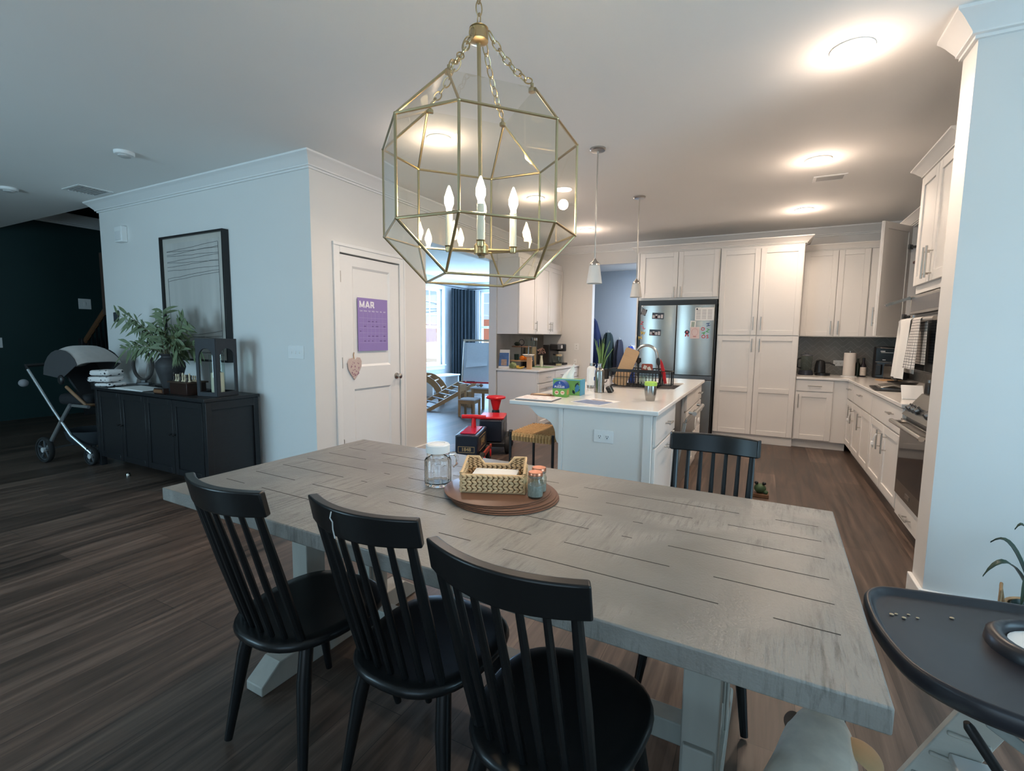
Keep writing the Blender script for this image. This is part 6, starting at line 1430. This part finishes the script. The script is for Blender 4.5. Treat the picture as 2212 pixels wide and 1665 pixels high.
MB().grid(bag, 10, 20, .001).build('leaves_bag', mat('salad_green', (.20, .24, .10), .4, var=.7, scale=22), t)
t = thing('banana_bunch', 'small bunch of yellow bananas beside the knife block', 'banana', (-3.06, 6.15, zc))
for k in range(3): MB().tube([(-.05 + .01 * k, -.02 + .022 * k, .05), (-.03, -.02 + .022 * k, .02), (.02, -.02 + .022 * k, .017), (.06, -.015 + .02 * k, .035)], [.007, .015, .016, .006], 8).build('banana', mat('banana_yellow', (.62, .40, .06), .5), t)
t = thing('napkin_holder', 'pale wooden block holder standing at the counter front', 'holder', (-2.93, 6.19, zc)); MB().box(-.035, .035, -.02, .02, 0, .17).build('block', LWOOD, t, bevel=.003); MB().lathe([(0, .172), (.04, .172), (.09, .205), (.085, .208), (.04, .18), (0, .178)], (-.03, .03, 0), 20).build('dish', PAPER, t); MB().cyl((-.03, .03, .20), (-.03, .03, .33), .012, .008).build('peg', STEEL, t)
t = thing('blender', 'blender with a black base and tall clear jug', 'blender', (-3.17, 6.66, zc)); MB().lathe([(0, 0), (.095, 0), (.1, .02), (.085, .16), (.06, .19), (0, .19)], n=24).build('base', BLKP, t); MB().lathe([(.045, .19), (.05, .19), (.065, .42), (.062, .42), (.043, .2)], n=20).build('jug', thin_glass('jar_glass'), t); MB().lathe([(0, .42), (.066, .42), (.06, .45), (0, .455)], n=20).build('lid', thin_glass('jar_glass'), t)
t = thing('water_filter', 'clear tall water carafe with steel trim against the tiles', 'carafe', (-3.19, 6.90, zc)); MB().lathe([(0, 0), (.05, 0), (.05, .40), (.046, .40), (.046, .01), (0, .01)], n=20).build('tube', thin_glass('jar_glass'), t); MB().lathe([(0, .40), (.055, .40), (.05, .44), (0, .44)], n=20).build('cap', STEEL, t)
t = thing('flower_vase', 'small white vase of dried flowers on a green mat', 'vase', (-2.98, 6.72, zc + .006)); MB().lathe([(0, 0), (.022, 0), (.026, .06), (.016, .14), (.02, .17), (.014, .17), (0, .1)], n=20).build('vase', mat('pale_ceramic', (.66, .64, .50), .4), t)
b = MB(); leafy(b, (0, 0, .20), .07, 60, .022, 3, 1.4); b.build('dried_flowers', mat('dried_flower', (.33, .20, .16), .8, var=.6, scale=40), t)
b = MB(); b.slab(rrect(.30, .22, .02), 0, .005); o = b.build('green_board', mat('green_board', (.16, .30, .12), .5), label='green chopping mat under the white vase', cat='mat'); o.location = (-2.96, 6.74, zc); o.rotation_euler = (0, 0, .15)
t = thing('wooden_crate', 'small wooden crate box on the tiles behind the dried flowers', 'crate', (-3.30, 7.02, zc)); MB().box(-.06, .06, -.08, .08, 0, .30).build('box', LWOOD, t, bevel=.004)
t = thing('coffee_maker', 'black two sided coffee maker with a carafe beside the wall outlet', 'coffee maker', (-3.02, 7.42, zc), PI / 2)
MB().box(-.20, .02, -.10, .14, 0, .025).box(-.20, .20, .04, .16, .025, .33).box(-.20, .02, -.10, .04, .255, .345).build('body', BLKP, t, bevel=.012, seg=3)
MB().lathe([(0, .225), (.075, .225), (.08, .24), (.08, .33), (.072, .345), (0, .345)], (.115, -.04, 0), 24).build('brew_head', BLKP, t); MB().box(.03, .20, -.12, .12, 0, .035).build('drip_tray', BLKM, t, bevel=.006)
MB().box(-.06, .01, -.1035, -.1005, .275, .325).build('display', mat('display_grey', (.45, .43, .40), .3), t)
o = MB().lathe([(0, .028), (.05, .028), (.062, .045), (.062, .12), (.05, .165), (.047, .165), (.058, .12), (.058, .048), (0, .032)], (-.10, -.03, 0), 24).build('carafe', thin_glass('jar_glass'), t); MB().tube([(-.13, -.08, .15), (-.14, -.115, .13), (-.14, -.115, .08), (-.13, -.085, .06)], .008, 8).build('carafe_handle', BLKP, o); MB().lathe([(0, .166), (.05, .166), (.05, .185), (0, .19)], (-.10, -.03, 0), 20).build('carafe_lid', BLKP, o)
t = thing('storage_jar', 'glass storage jar with a gold lid in front of the coffee maker', 'jar', (-2.84, 7.08, zc)); MB().lathe([(0, 0), (.045, 0), (.05, .005), (.05, .16), (.046, .16), (.046, .01), (0, .008)], n=24).build('glass', thin_glass('jar_glass'), t); MB().lathe([(.0, .16), (.05, .16), (.05, .19), (0, .192)], n=24).build('lid', mat('pale_gold', (.60, .48, .30), .35, .8), t); MB().lathe([(0, .012), (.045, .012), (.045, .04), (0, .04)], n=20).build('contents', mat('jar_biscuits', (.5, .4, .25), .8), t)
# ================================================================== RIGHT COUNTER
t = thing('food_processor', 'clear jug food processor by the pantry cabinet', 'food processor', (.515, 7.42, zc)); MB().lathe([(0, 0), (.085, 0), (.088, .01), (.075, .06), (0, .06)], n=24).build('base', mat('smoky_base', (.03, .035, .05), .3), t); MB().lathe([(.060, .06), (.064, .06), (.072, .25), (.068, .25), (.057, .07)], n=24).build('jug', thin_glass('jar_glass'), t); MB().lathe([(0, .251), (.074, .251), (.07, .27), (.02, .275), (.02, .29), (0, .29)], n=24).build('lid', mat('smoky_plastic', (.10, .11, .13), .3), t); MB().tube([(-.06, -.02, .09), (-.10, -.03, .10), (-.105, -.03, .2), (-.07, -.02, .22)], .010, 8).build('handle', BLKP, t)
t = thing('kettle', 'black pour-over kettle with a long spout beside the clear jug', 'kettle', (.675, 7.45, zc)); MB().lathe([(0, 0), (.085, 0), (.085, .03), (.03, .035), (0, .035)], (.03, 0, 0), 24).build('base', BLKP, t); MB().lathe([(0, .036), (.065, .036), (.06, .13), (.045, .19), (.02, .20), (0, .205)], n=24).build('body', BLKP, t); MB().tube([(.04, 0, .17), (.10, -.01, .165), (.16, -.02, .135)], [.013, .011, .009], 8).build('spout', BLKP, t)
t = thing('paper_towel_roll', 'white paper towel roll standing on the corner counter', 'paper towels', (.985, 7.42, zc)); MB().lathe([(0, 0), (.085, 0), (.085, .010), (0, .010)], n=28).build('base', WHITE, t); MB().lathe([(0, .011), (.064, .011), (.066, .014), (.064, .30), (0, .30)], n=32).build('roll', mat('towel_paper', (.78, .72, .66), .9, var=.05, bump=.2), t); MB().cyl((0, 0, .30), (0, 0, .325), .008).build('peg', NICKEL, t)
t = thing('sauce_bottle', 'dark bottle with a cream label right of the paper towels', 'bottle', (1.135, 7.44, zc)); MB().lathe([(0, 0), (.030, 0), (.032, .005), (.032, .14), (.014, .18), (.013, .215), (0, .215)], n=20).build('bottle', mat('dark_sauce', (.02, .015, .02), .2), t); MB().lathe([(.0325, .02), (.0328, .02), (.0328, .125), (.0325, .125)], n=20).build('paper_label', mat('label_cream', (.6, .52, .45), .7, var=.3, scale=40), t); MB().lathe([(0, .215), (.015, .215), (.015, .24), (0, .24)], n=16).build('cap', BLKP, t)
t = thing('olive_oil_bottle', 'slim dark oil bottle between the towels and the labelled bottle', 'bottle', (1.085, 7.50, zc)); MB().lathe([(0, 0), (.028, 0), (.028, .15), (.011, .19), (.011, .23), (0, .23)], n=16).build('bottle', mat('dark_oil', (.02, .03, .02), .2), t)
t = thing('air_fryer', 'tall black air fryer with a silver edged panel in the corner', 'air fryer', (1.38, 7.46, zc), rad(-18)); MB().slab(rrect(.27, .30, .06, 6), 0, .385).build('body', BLKP, t, bevel=.012, seg=3); MB().box(-.10, .10, -.158, -.1505, .20, .365).build('panel', mat('gloss_black', (.01, .011, .013), .08), t, bevel=.003)
b = MB(); b.tube([(-.10, -.158, .20), (.06, -.158, .20), (.098, -.158, .24), (.105, -.158, .366), (-.06, -.158, .37)], .003, 6); b.build('silver_trim', STEEL, t); MB().box(-.095, -.03, -.185, -.1505, .04, .17).box(.02, .075, -.18, -.1505, .06, .16).build('drawer_handle', BLKM, t, bevel=.01); MB().box(-.055, -.01, -.1592, -.1583, .325, .335).box(-.05, .07, -.1592, -.1583, .312, .316).box(-.03, .0, -.1592, -.1583, .222, .230).build('panel_marks', mat('display_grey2', (.6, .6, .58), .4), t)
t = thing('toaster', 'steel and black toaster in front of the air fryer', 'toaster', (1.40, 7.10, zc), rad(-60)); MB().slab(rrect(.15, .20, .03), .005, .19).build('body', BLKP, t, bevel=.015, seg=3); MB().box(-.06, .06, -.104, -.1005, .03, .16).build('side_panel', STEEL, t, bevel=.01)
t = thing('wooden_board', 'long wooden board lying flat on the right counter', 'board', (1.30, 6.86, zc), rad(-60)); MB().slab(rrect(.28, .14, .03), 0, .014).build('board', LWOOD, t, bevel=.003)
t = thing('knife', 'red handled utensil lying on the right counter', 'knife', (1.33, 6.50, zc), rad(-62)); MB().tube([(-.02, 0, .014), (.06, 0, .016), (.14, 0, .013)], [(.010, .012)] * 3, 10).build('handle', RED, t); MB().box(-.20, -.02, -.014, .012, .010, .0125).build('blade', STEEL, t)
t = thing('grill_pan', 'dark tray with a shiny grill pan on the right counter', 'tray', (1.10, 5.70, zc), rad(-4)); MB().slab(rrect(.30, .52, .04), 0, .012).build('tray', BLKM, t, bevel=.004); b = MB()
for k in range(7): b.tube([(-.09, -.12 + .04 * k, .022), (0, -.12 + .04 * k, .045), (.09, -.12 + .04 * k, .022)], .015, 8)
b.build('ribs', STEEL, t); MB().slab(rrect(.22, .34, .04), .012, .022).build('pan', STEELD, t)
t = thing('skillet', 'black skillet with a dark handle behind the grill pan', 'skillet', (1.28, 6.18, zc), 0); MB().lathe([(0, 0), (.10, 0), (.13, .045), (.126, .045), (.097, .008), (0, .008)], n=28).build('pan', BLKM, t); MB().tube([(-.02, .125, .04), (-.03, .22, .06), (-.03, .30, .06)], .011, 8).build('handle', BLKP, t)
t = thing('white_spoon_rest', 'white angled board leaning by the cooktop', 'board', (1.07, 4.80, zc), 0); MB().box(-.07, .07, -.006, .006, 0, .13, 0, Matrix.Rotation(rad(-35), 4, 'X')).build('board', WHITE, t, bevel=.004)
for i, (x, y, c, lab) in enumerate(((1.36, 5.25, (.04, .05, .12), 'dark blue jar beside the cooktop'), (1.42, 5.40, (.5, .45, .4), 'pale jar beside the cooktop'), (1.30, 5.36, (.02, .02, .02), 'black pepper mill beside the cooktop'))):
    t = thing('counter_jar', lab, 'jar', (x, y, zc)); MB().lathe([(0, 0), (.032, 0), (.034, .01), (.034, .09), (.028, .10), (0, .10)], n=18).build('jar', mat('cj%d' % i, c, .3), t); MB().lathe([(0, .10), (.03, .10), (.03, .125), (0, .128)], n=18).build('lid', STEELD, t)
# towels on the microwave handle: local frame of the microwave at (XR-.01, 4.495)
def towel(name, y0, y1, zt_, zb_, m, label, wob, xo=0.):
    x0 = XR - .01 - .07; t_ = thing(name, label, 'towel', (x0, (y0 + y1) / 2, zt_)); W_ = abs(y1 - y0); L1 = zt_ - zb_
    def f(u, v):
        s = -1 + 2 * u; yy = (v - .5) * W_ * (1 + .12 * abs(s)) + .01 * math.sin(6 * v + wob) * abs(s); r = .0185
        if abs(s) < .08: a = s / .08 * PI / 2; return (r * math.sin(a), yy, r * math.cos(a) - r)
        k = (abs(s) - .08) / .92; L = L1 if s < 0 else L1 * .9; bulge = .012 * math.sin(v * 9 + wob) * k
        return (math.copysign(r, s) + (bulge - .02 * k if s < 0 else -.004 * 0 + min(.02, bulge * .3 + .0)), yy, -r - L * k)
    MB().grid(f, 50, 14, .003).build('cloth', m, t_); return t_
GRIDC = bpy.data.materials.new('checked_cloth'); GRIDC.use_nodes = True; nt = GRIDC.node_tree; bs = nt.nodes['Principled BSDF']; bs.inputs['Roughness'].default_value = .9
tc = N(nt, 'ShaderNodeTexCoord'); sp = N(nt, 'ShaderNodeSeparateXYZ'); nt.links.new(tc.outputs['Object'], sp.inputs[0]); mxs = []
for ax in ('Y', 'Z'):
    pg = N(nt, 'ShaderNodeMath', operation='PINGPONG'); pg.inputs[1].default_value = .009; nt.links.new(sp.outputs[ax], pg.inputs[0]); l2 = N(nt, 'ShaderNodeMath', operation='LESS_THAN'); l2.inputs[1].default_value = .0014; nt.links.new(pg.outputs[0], l2.inputs[0]); mxs.append(l2)
mxm = N(nt, 'ShaderNodeMath', operation='MAXIMUM'); nt.links.new(mxs[0].outputs[0], mxm.inputs[0]); nt.links.new(mxs[1].outputs[0], mxm.inputs[1]); mx = N(nt, 'ShaderNodeMix', data_type='RGBA'); nt.links.new(mxm.outputs[0], mx.inputs['Factor']); mx.inputs['A'].default_value = (.74, .70, .66, 1); mx.inputs['B'].default_value = (.05, .05, .055, 1); nt.links.new(mx.outputs['Result'], bs.inputs['Base Color'])
towel('dish_towel', 4.385, 4.09, 1.512, 1.12, CLOTHW, 'white dish towel hanging at the left end of the microwave handle', .3)
towel('dish_towel', 4.025, 3.86, 1.512, 1.20, GRIDC, 'black and white checked dish towel on the microwave handle', 1.4)
# ================================================================== MUDROOM coats and hooks
def coat(x, z, w, L, m, label):
    t_ = thing('hanging_coat', label, 'coat', (x, 9.2, z)); 
    def f(u, v):
        a = (v - .5) * PI; wd = w * (.30 + .70 * min(1, u * 2.4) ** .5) * (1 + .12 * math.sin(5 * u + x * 9)); return (wd / 2 * math.sin(a), -.05 - (.05 + .08 * math.sin(PI * min(1, u + .1))) * math.cos(a) - .012 * math.sin(7 * a + 3 * u), -L * u)
    MB().grid(f, 18, 22, .015).build('cloth', m, t_); MB().tube([(0, -.0, .0), (0, -.03, .01), (0, -.05, .04)], .008, 6).build('hook', WHITE, t_)
coat(-3.0, 1.72, .40, .95, mat('navy_coat', (.016, .030, .105), .8, var=.3, scale=6), 'navy blue coat hanging at the left of the mudroom')
coat(-2.66, 1.45, .22, .70, mat('dark_green_coat', (.02, .04, .045), .85, var=.3, scale=6), 'dark coat hanging beside the navy coat in the mudroom')
coat(-2.44, 1.32, .20, .72, mat('grey_navy', (.03, .035, .06), .8), 'slim dark coat hanging in the middle of the mudroom wall')
coat(-2.22, 1.20, .16, .45, mat('bright_blue', (.02, .05, .30), .6), 'bright blue bag hanging low on the mudroom wall')
# ================================================================== PLAYROOM
CUR = mat('teal_curtain', (.0045, .014, .021), .9, var=.25, scale=5, stretch=(8, 8, .3), sheen=.3)
t = thing('curtain', 'dark teal floor length curtain in the corner between the playroom windows', 'curtain', (-6.78, 10.40, 0))
def cur(u, v):
    s = v * 1.25; a = math.sin(v * 46) * .04; 
    if s < .62: x, y = -.06 + a, -.55 + s
    else: x, y = -.06 + (s - .62) * .9, .10 + .22 + a
    k = .04 * (1 - u)
    if s < .62: return (x, y, .02 + 2.50 * (1 - u))
    return (x, .25 + a, .02 + 2.50 * (1 - u))
MB().grid(lambda u, v: (-.06 + .22 * v * v + .035 * math.sin(v * 44), -.46 + .74 * v, .02 + 2.50 * (1 - u)), 8, 110, .012).build('cloth', CUR, t)
b = MB(); b.tube([(PX0 + .10, 8.35, 2.56), (PX0 + .10, 10.70, 2.56), (-6.75, PY1 - .10, 2.56), (-4.9, PY1 - .10, 2.56)], .012, 8)
o = b.build('curtain_rod', BLKM, label='black curtain rod running round the playroom corner', cat='curtain rod')
# easel
t = thing('easel', 'childs wooden easel with a white board and paper roll', 'easel', (-5.20, 8.50, 0), rad(20))
PW = mat('pale_easel_wood', (.55, .45, .33), .5, var=.08)
for s in (-1, 1):
    MB().tube([(s * .30, -.22, 0), (s * .28, 0, 1.27)], [(.018, .024)] * 2, 4, flat=(1, 0, 0)).build('leg', PW, t); MB().tube([(s * .30, .26, 0), (s * .28, .02, 1.25)], [(.018, .024)] * 2, 4, flat=(1, 0, 0)).build('leg', PW, t)
MB().box(-.30, .30, -.012, .018, 1.25, 1.29).build('top_bar', PW, t)
Me = Matrix.Rotation(rad(-9.8), 4, 'X') @ Matrix.Translation((0, -.222, 0)) 
Me = Matrix.Translation((0, -.222, 0)) @ Matrix.Rotation(rad(-9.8), 4, 'X'); MB().box(-.275, .275, -.012, 0, .45, 1.24, 0, Me).build('white_board', mat('board_white', (.62, .68, .72), .3), t)
MB().box(-.27, .27, -.10, -.012, .40, .43, 0, Me).build('tray', RED, t)
MB().grid(lambda u, v: tuple(Me @ Vector((-.22 + .44 * v, -.018 - .05 * max(0, u - .75) * 2, 1.22 - .50 * u + (.06 * v * max(0, u - .8) * 4)))), 12, 6, .001).build('paper', mat('easel_paper', (.70, .74, .76), .8), t)
# child's table and chair
t = thing('play_chair', 'small wooden childs chair in the playroom', 'chair', (-4.40, 6.93, 0), rad(10)); 
for x, y, h in ((-.13, -.13, .54), (-.13, .13, .54), (.13, -.13, .28), (.13, .13, .28)): MB().box(x - .018, x + .018, y - .018, y + .018, 0, h).build('leg', TWOOD, t, bevel=.003)
MB().box(-.15, .15, -.15, .15, .28, .30).build('seat', mat('pale_grey_top', (.55, .57, .60), .3), t, bevel=.003); MB().box(-.145, -.115, -.15, .15, .42, .54).build('backrest', TWOOD, t, bevel=.003); MB().box(-.13, .13, -.14, .14, .22, .28).build('apron', TWOOD, t)
t = thing('play_table', 'small wooden childs table with a grey top behind the chair', 'table', (-4.28, 7.48, 0), rad(10))
for x in (-.26, .26):
    for y in (-.26, .26): MB().box(x - .022, x + .022, y - .022, y + .022, 0, .44).build('leg', TWOOD, t, bevel=.003)
MB().box(-.30, .30, -.30, .30, .44, .465).build('top', mat('pale_grey_top', (.55, .57, .60), .3), t, bevel=.004); MB().box(-.26, .26, -.26, .26, .36, .44).build('apron', TWOOD, t)
for i, (x, y, c, lab) in enumerate(((-4.46, 7.30, (.5, .42, .36), 'small pale toy at the corner of the play table'), (-4.38, 7.28, (.25, .12, .07), 'small brown toy block on the play table'), (-4.20, 7.36, (.5, .03, .05), 'small red toy heart on the play table'))):
    o = MB().ell((0, 0, .03), (.035, .03, .03)).build('toy', mat('toy%d' % i, c, .4), label=lab, cat='toy'); o.location = (x, y, .4655)
# climbing arch and ramp
t = thing('climbing_arch', 'wooden climbing arch with rungs under the playroom window', 'climbing toy', (-6.15, 7.95, 0), rad(25))
for s in (-1, 1):
    P = [(.48 * math.cos(a * PI / 16), .58 * math.sin(a * PI / 16)) for a in range(17)]; Q = [(.36 * math.cos(a * PI / 16), .46 * math.sin(a * PI / 16)) for a in range(17)]; b = MB()
    for k in range(16): b.prism([P[k], P[k + 1], Q[k + 1], Q[k]], .022, M=Matrix.Translation((0, s * .30 - .011, .0)))
    b.build('side', TWOOD, t)
for k in range(8):
    a = PI * (k + .5) / 8; MB().cyl((.43 * math.cos(a), -.29, .53 * math.sin(a)), (.43 * math.cos(a), .29, .53 * math.sin(a)), .016).build('rung', LWOOD, t)
t = thing('climbing_ramp', 'wooden ramp with rungs leaning in front of the climbing arch', 'climbing toy', (-5.25, 7.55, 0), rad(62))
for s in (-1, 1): MB().prism([(-.62, .03), (-.52, .0), (.40, .40), (.44, .46), (.36, .47)], .022, M=Matrix.Translation((0, s * .26 - .011, 0))).build('side_rail', TWOOD, t, bevel=.003)
for k in range(7): x = -.50 + .14 * k; MB().cyl((x, -.25, .045 + .42 * (x + .55) / .95), (x, .25, .045 + .42 * (x + .55) / .95), .014).build('rung', mat('grey_rung', (.45, .47, .50), .4), t)
MB().box(.30, .40, -.20, .20, 0, .30).build('leg_frame', TWOOD, t)
t = thing('play_bench', 'low white bench under the playroom window', 'bench', (-6.62, 9.15, 0)); MB().box(-.2, .2, -.55, .55, .42, .45).build('top', TRIM, t, bevel=.004)
for y in (-.5, .5): MB().box(-.18, .18, y - .02, y + .02, 0, .42).build('end', TRIM, t)
# ride-on trains
NAVY = mat('dark_blue_plastic', (.014, .020, .034), .3, var=.1); GOLD = mat('gold_print', (.42, .30, .14), .5)
def hub_wheel(t, x, y, r, w=.05, red=True):
    b = MB(); R = Matrix.Translation((x, y, r)) @ Matrix.Rotation(PI / 2, 4, 'X'); b.lathe([(0, -w / 2), (r * .9, -w / 2), (r, -w / 3), (r, w / 3), (r * .9, w / 2), (0, w / 2)], n=26, M=R); o = b.build('wheel', RUBBER, t)
    b = MB(); b.lathe([(0, -w / 2 - .008), (r * .45, -w / 2 - .006), (r * .5, w / 2 + .006), (0, w / 2 + .008)], n=18, M=R); b.build('hub', RED if red else STEELD, o)
t = thing('ride_on_train', 'front ride-on toy train marked 1848 with red push handle', 'toy train', (-2.70, 4.30, 0), rad(110))
MB().box(-.27, .27, -.115, .115, .14, .36).build('body', NAVY, t, bevel=.012, seg=3)
MB().box(-.20, .20, -.08, .08, .361, .372).build('seat', mat('red_seat', (.50, .02, .06), .12), t, bevel=.004)
b = MB(); b.tube([(.10, 0, .365), (.10, 0, .48)], [.028, .022], 12); b.tube([(.10, -.13, .49), (.10, 0, .495), (.10, .13, .49)], .022, 12); b.build('push_handle', RED, t)
MB().box(-.26, .26, -.16, .16, .10, .135).build('running_board', BLKP, t, bevel=.004); MB().box(-.15, .27, -.17, -.15, .125, .165).build('step_strip', mat('dull_red', (.34, .05, .03), .5), t)
for x in (-.18, .18):
    for y in (-.145, .145): hub_wheel(t, x, y, .085)
def plate_1848(t, rz, off, w, size):
    a = rz; nrm = Vector((math.sin(a), -math.cos(a), 0)); R = Matrix.Rotation(a, 4, 'Z')
    c = nrm * off + Vector((0, 0, .25 if size > .06 else .215)); b = MB(); M = Matrix.Translation(c) @ R; h = size * 1.25
    for q in ((-w, w, h / 2 - .004, h / 2), (-w, w, -h / 2, -h / 2 + .004), (-w, -w + .004, -h / 2, h / 2), (w - .004, w, -h / 2, h / 2)): b.box(q[0], q[1], -.0015, 0, q[2], q[3], 0, M)
    o = b.build('number_frame', GOLD, t); text('number_lettering', '1848', size, GOLD, tuple(c + nrm * .001), (PI / 2, 0, a), o, .001, extra=.001)
plate_1848(t, 0, .1155, .165, .115); plate_1848(t, -PI / 2, .2705, .085, .05); plate_1848(t, PI, .1155, .165, .115)
t = thing('ride_on_train', 'second ride-on toy train with a red steering funnel, behind the 1848 one', 'toy train', (-2.84, 5.02, 0), rad(112))
MB().box(-.30, .28, -.13, .13, .15, .40).build('body', NAVY, t, bevel=.012, seg=3); MB().box(-.26, .10, -.15, .15, .401, .43).build('seat', RED, t, bevel=.012, seg=3)
MB().lathe([(0, .40), (.035, .40), (.035, .44), (.04, .46), (.07, .58), (.12, .595), (.125, .61), (.115, .62), (.08, .605), (0, .60)], (.18, 0, 0), 24).build('steering_funnel', RED, t); MB().lathe([(0, .40), (.05, .40), (.045, .45), (.036, .455), (0, .455)], (.18, 0, 0), 20).build('column_base', BLKP, t)
MB().box(-.34, .32, -.17, .17, .10, .145).build('chassis', BLKP, t, bevel=.005); MB().box(.29, .40, -.12, .12, .12, .26).build('front_buffer', BLKP, t, bevel=.01)
for x in (-.20, .20):
    for y in (-.19, .19): hub_wheel(t, x, y, .10, .055)
MB().box(-.1, .05, -.1325, -.1305, .22, .34).build('side_panel', mat('panel_outline', (.10, .09, .08), .4), t)
# ================================================================== LIGHT
def light(name, typ, loc, energy, col, rot_=(0, 0, 0), **kw):
    l = bpy.data.lights.new(name, typ); l.energy = energy; l.color = col
    for k, v in kw.items(): setattr(l, k, v)
    o = bpy.data.objects.new(name, l); C.objects.link(o); o.location = loc; o.rotation_euler = rot_; return o
WARM = (1.0, .77, .60); DAY = (.47, .78, .98)
for i, (x, y, w) in enumerate(cans):
    light('can_light', 'SPOT', (x, y, H - .02), 52 * (.62 if y > 6 and x > 0 else 1), WARM, spot_size=rad(150), spot_blend=.9, shadow_soft_size=.07)
    light('ceiling_fill', 'POINT', (x, y, H - .15), 3.4, WARM, shadow_soft_size=.05)  # added fill point below each can, brightens the ceiling and upper walls
for i, (x, y, z) in enumerate(bulbs): light('candle_light', 'POINT', (x, y, z + .0), 46., (1., .79, .57), shadow_soft_size=.016)
# daylight entering through the glazed openings of the front wall and the playroom windows
light('daylight', 'AREA', (.1, -2.75, 1.25), 16, DAY, (rad(90), 0, 0), shape='RECTANGLE', size=2.3, size_y=2.2)
light('daylight', 'AREA', (-4.75, -2.75, 1.45), 78, DAY, (rad(90), 0, 0), shape='RECTANGLE', size=1.6, size_y=1.8)
light('daylight', 'AREA', (PX0 - .2, 9.12, 1.6), 110, (.42, .68, 1.), (rad(90), 0, rad(-90)), shape='RECTANGLE', size=1.1, size_y=1.75)
light('daylight', 'AREA', (-5.85, PY1 + .2, 1.6), 130, (.42, .68, 1.), (rad(-90), 0, 0), shape='RECTANGLE', size=1.4, size_y=1.8)
light('daylight', 'AREA', (3.4, 1.15, 1.4), 58, DAY, (rad(90), 0, rad(90)), shape='RECTANGLE', size=2.0, size_y=2.0)
light('mudroom_light', 'AREA', (-1.2, 8.5, 2.55), 36, (.80, .89, 1.), (0, 0, 0), size=.5)
light('sun', 'SUN', (-20, 10, 30), 3.2, (1., .95, .88), (rad(24), rad(28), 0), angle=rad(1))
# sky
wd_ = bpy.data.worlds.new('sky'); bpy.context.scene.world = wd_; wd_.use_nodes = True; nt = wd_.node_tree
bg = nt.nodes['Background']; sk = nt.nodes.new('ShaderNodeTexSky'); sk.sky_type = 'HOSEK_WILKIE'; sk.turbidity = 4; sk.sun_direction = (-.3, -.5, .8); nt.links.new(sk.outputs[0], bg.inputs['Color']); bg.inputs['Strength'].default_value = 3.2
# ================================================================== CAMERA
cam = bpy.data.cameras.new('camera'); co = bpy.data.objects.new('camera', cam); C.objects.link(co)
cam.sensor_width = 36; cam.sensor_fit = 'HORIZONTAL'; cam.lens = 1042.9 / 2212 * 36; cam.clip_start = .05
ya, pi_, ro = rad(27.358), rad(5.802), rad(.652)
f = Vector((-math.sin(ya) * math.cos(pi_), math.cos(ya) * math.cos(pi_), -math.sin(pi_))); r = Vector((math.cos(ya), math.sin(ya), 0)); u = r.cross(f)
r2 = r * math.cos(ro) + u * math.sin(ro); u2 = u * math.cos(ro) - r * math.sin(ro)
co.matrix_world = Matrix(((r2.x, u2.x, -f.x, 0), (r2.y, u2.y, -f.y, 0), (r2.z, u2.z, -f.z, 1.36), (0, 0, 0, 1)))
sc = bpy.context.scene; sc.camera = co
sc.view_settings.view_transform = 'Standard'; sc.view_settings.look = 'None'; sc.view_settings.gamma = 1; sc.view_settings.exposure = .58; sc.view_settings.use_curve_mapping = False
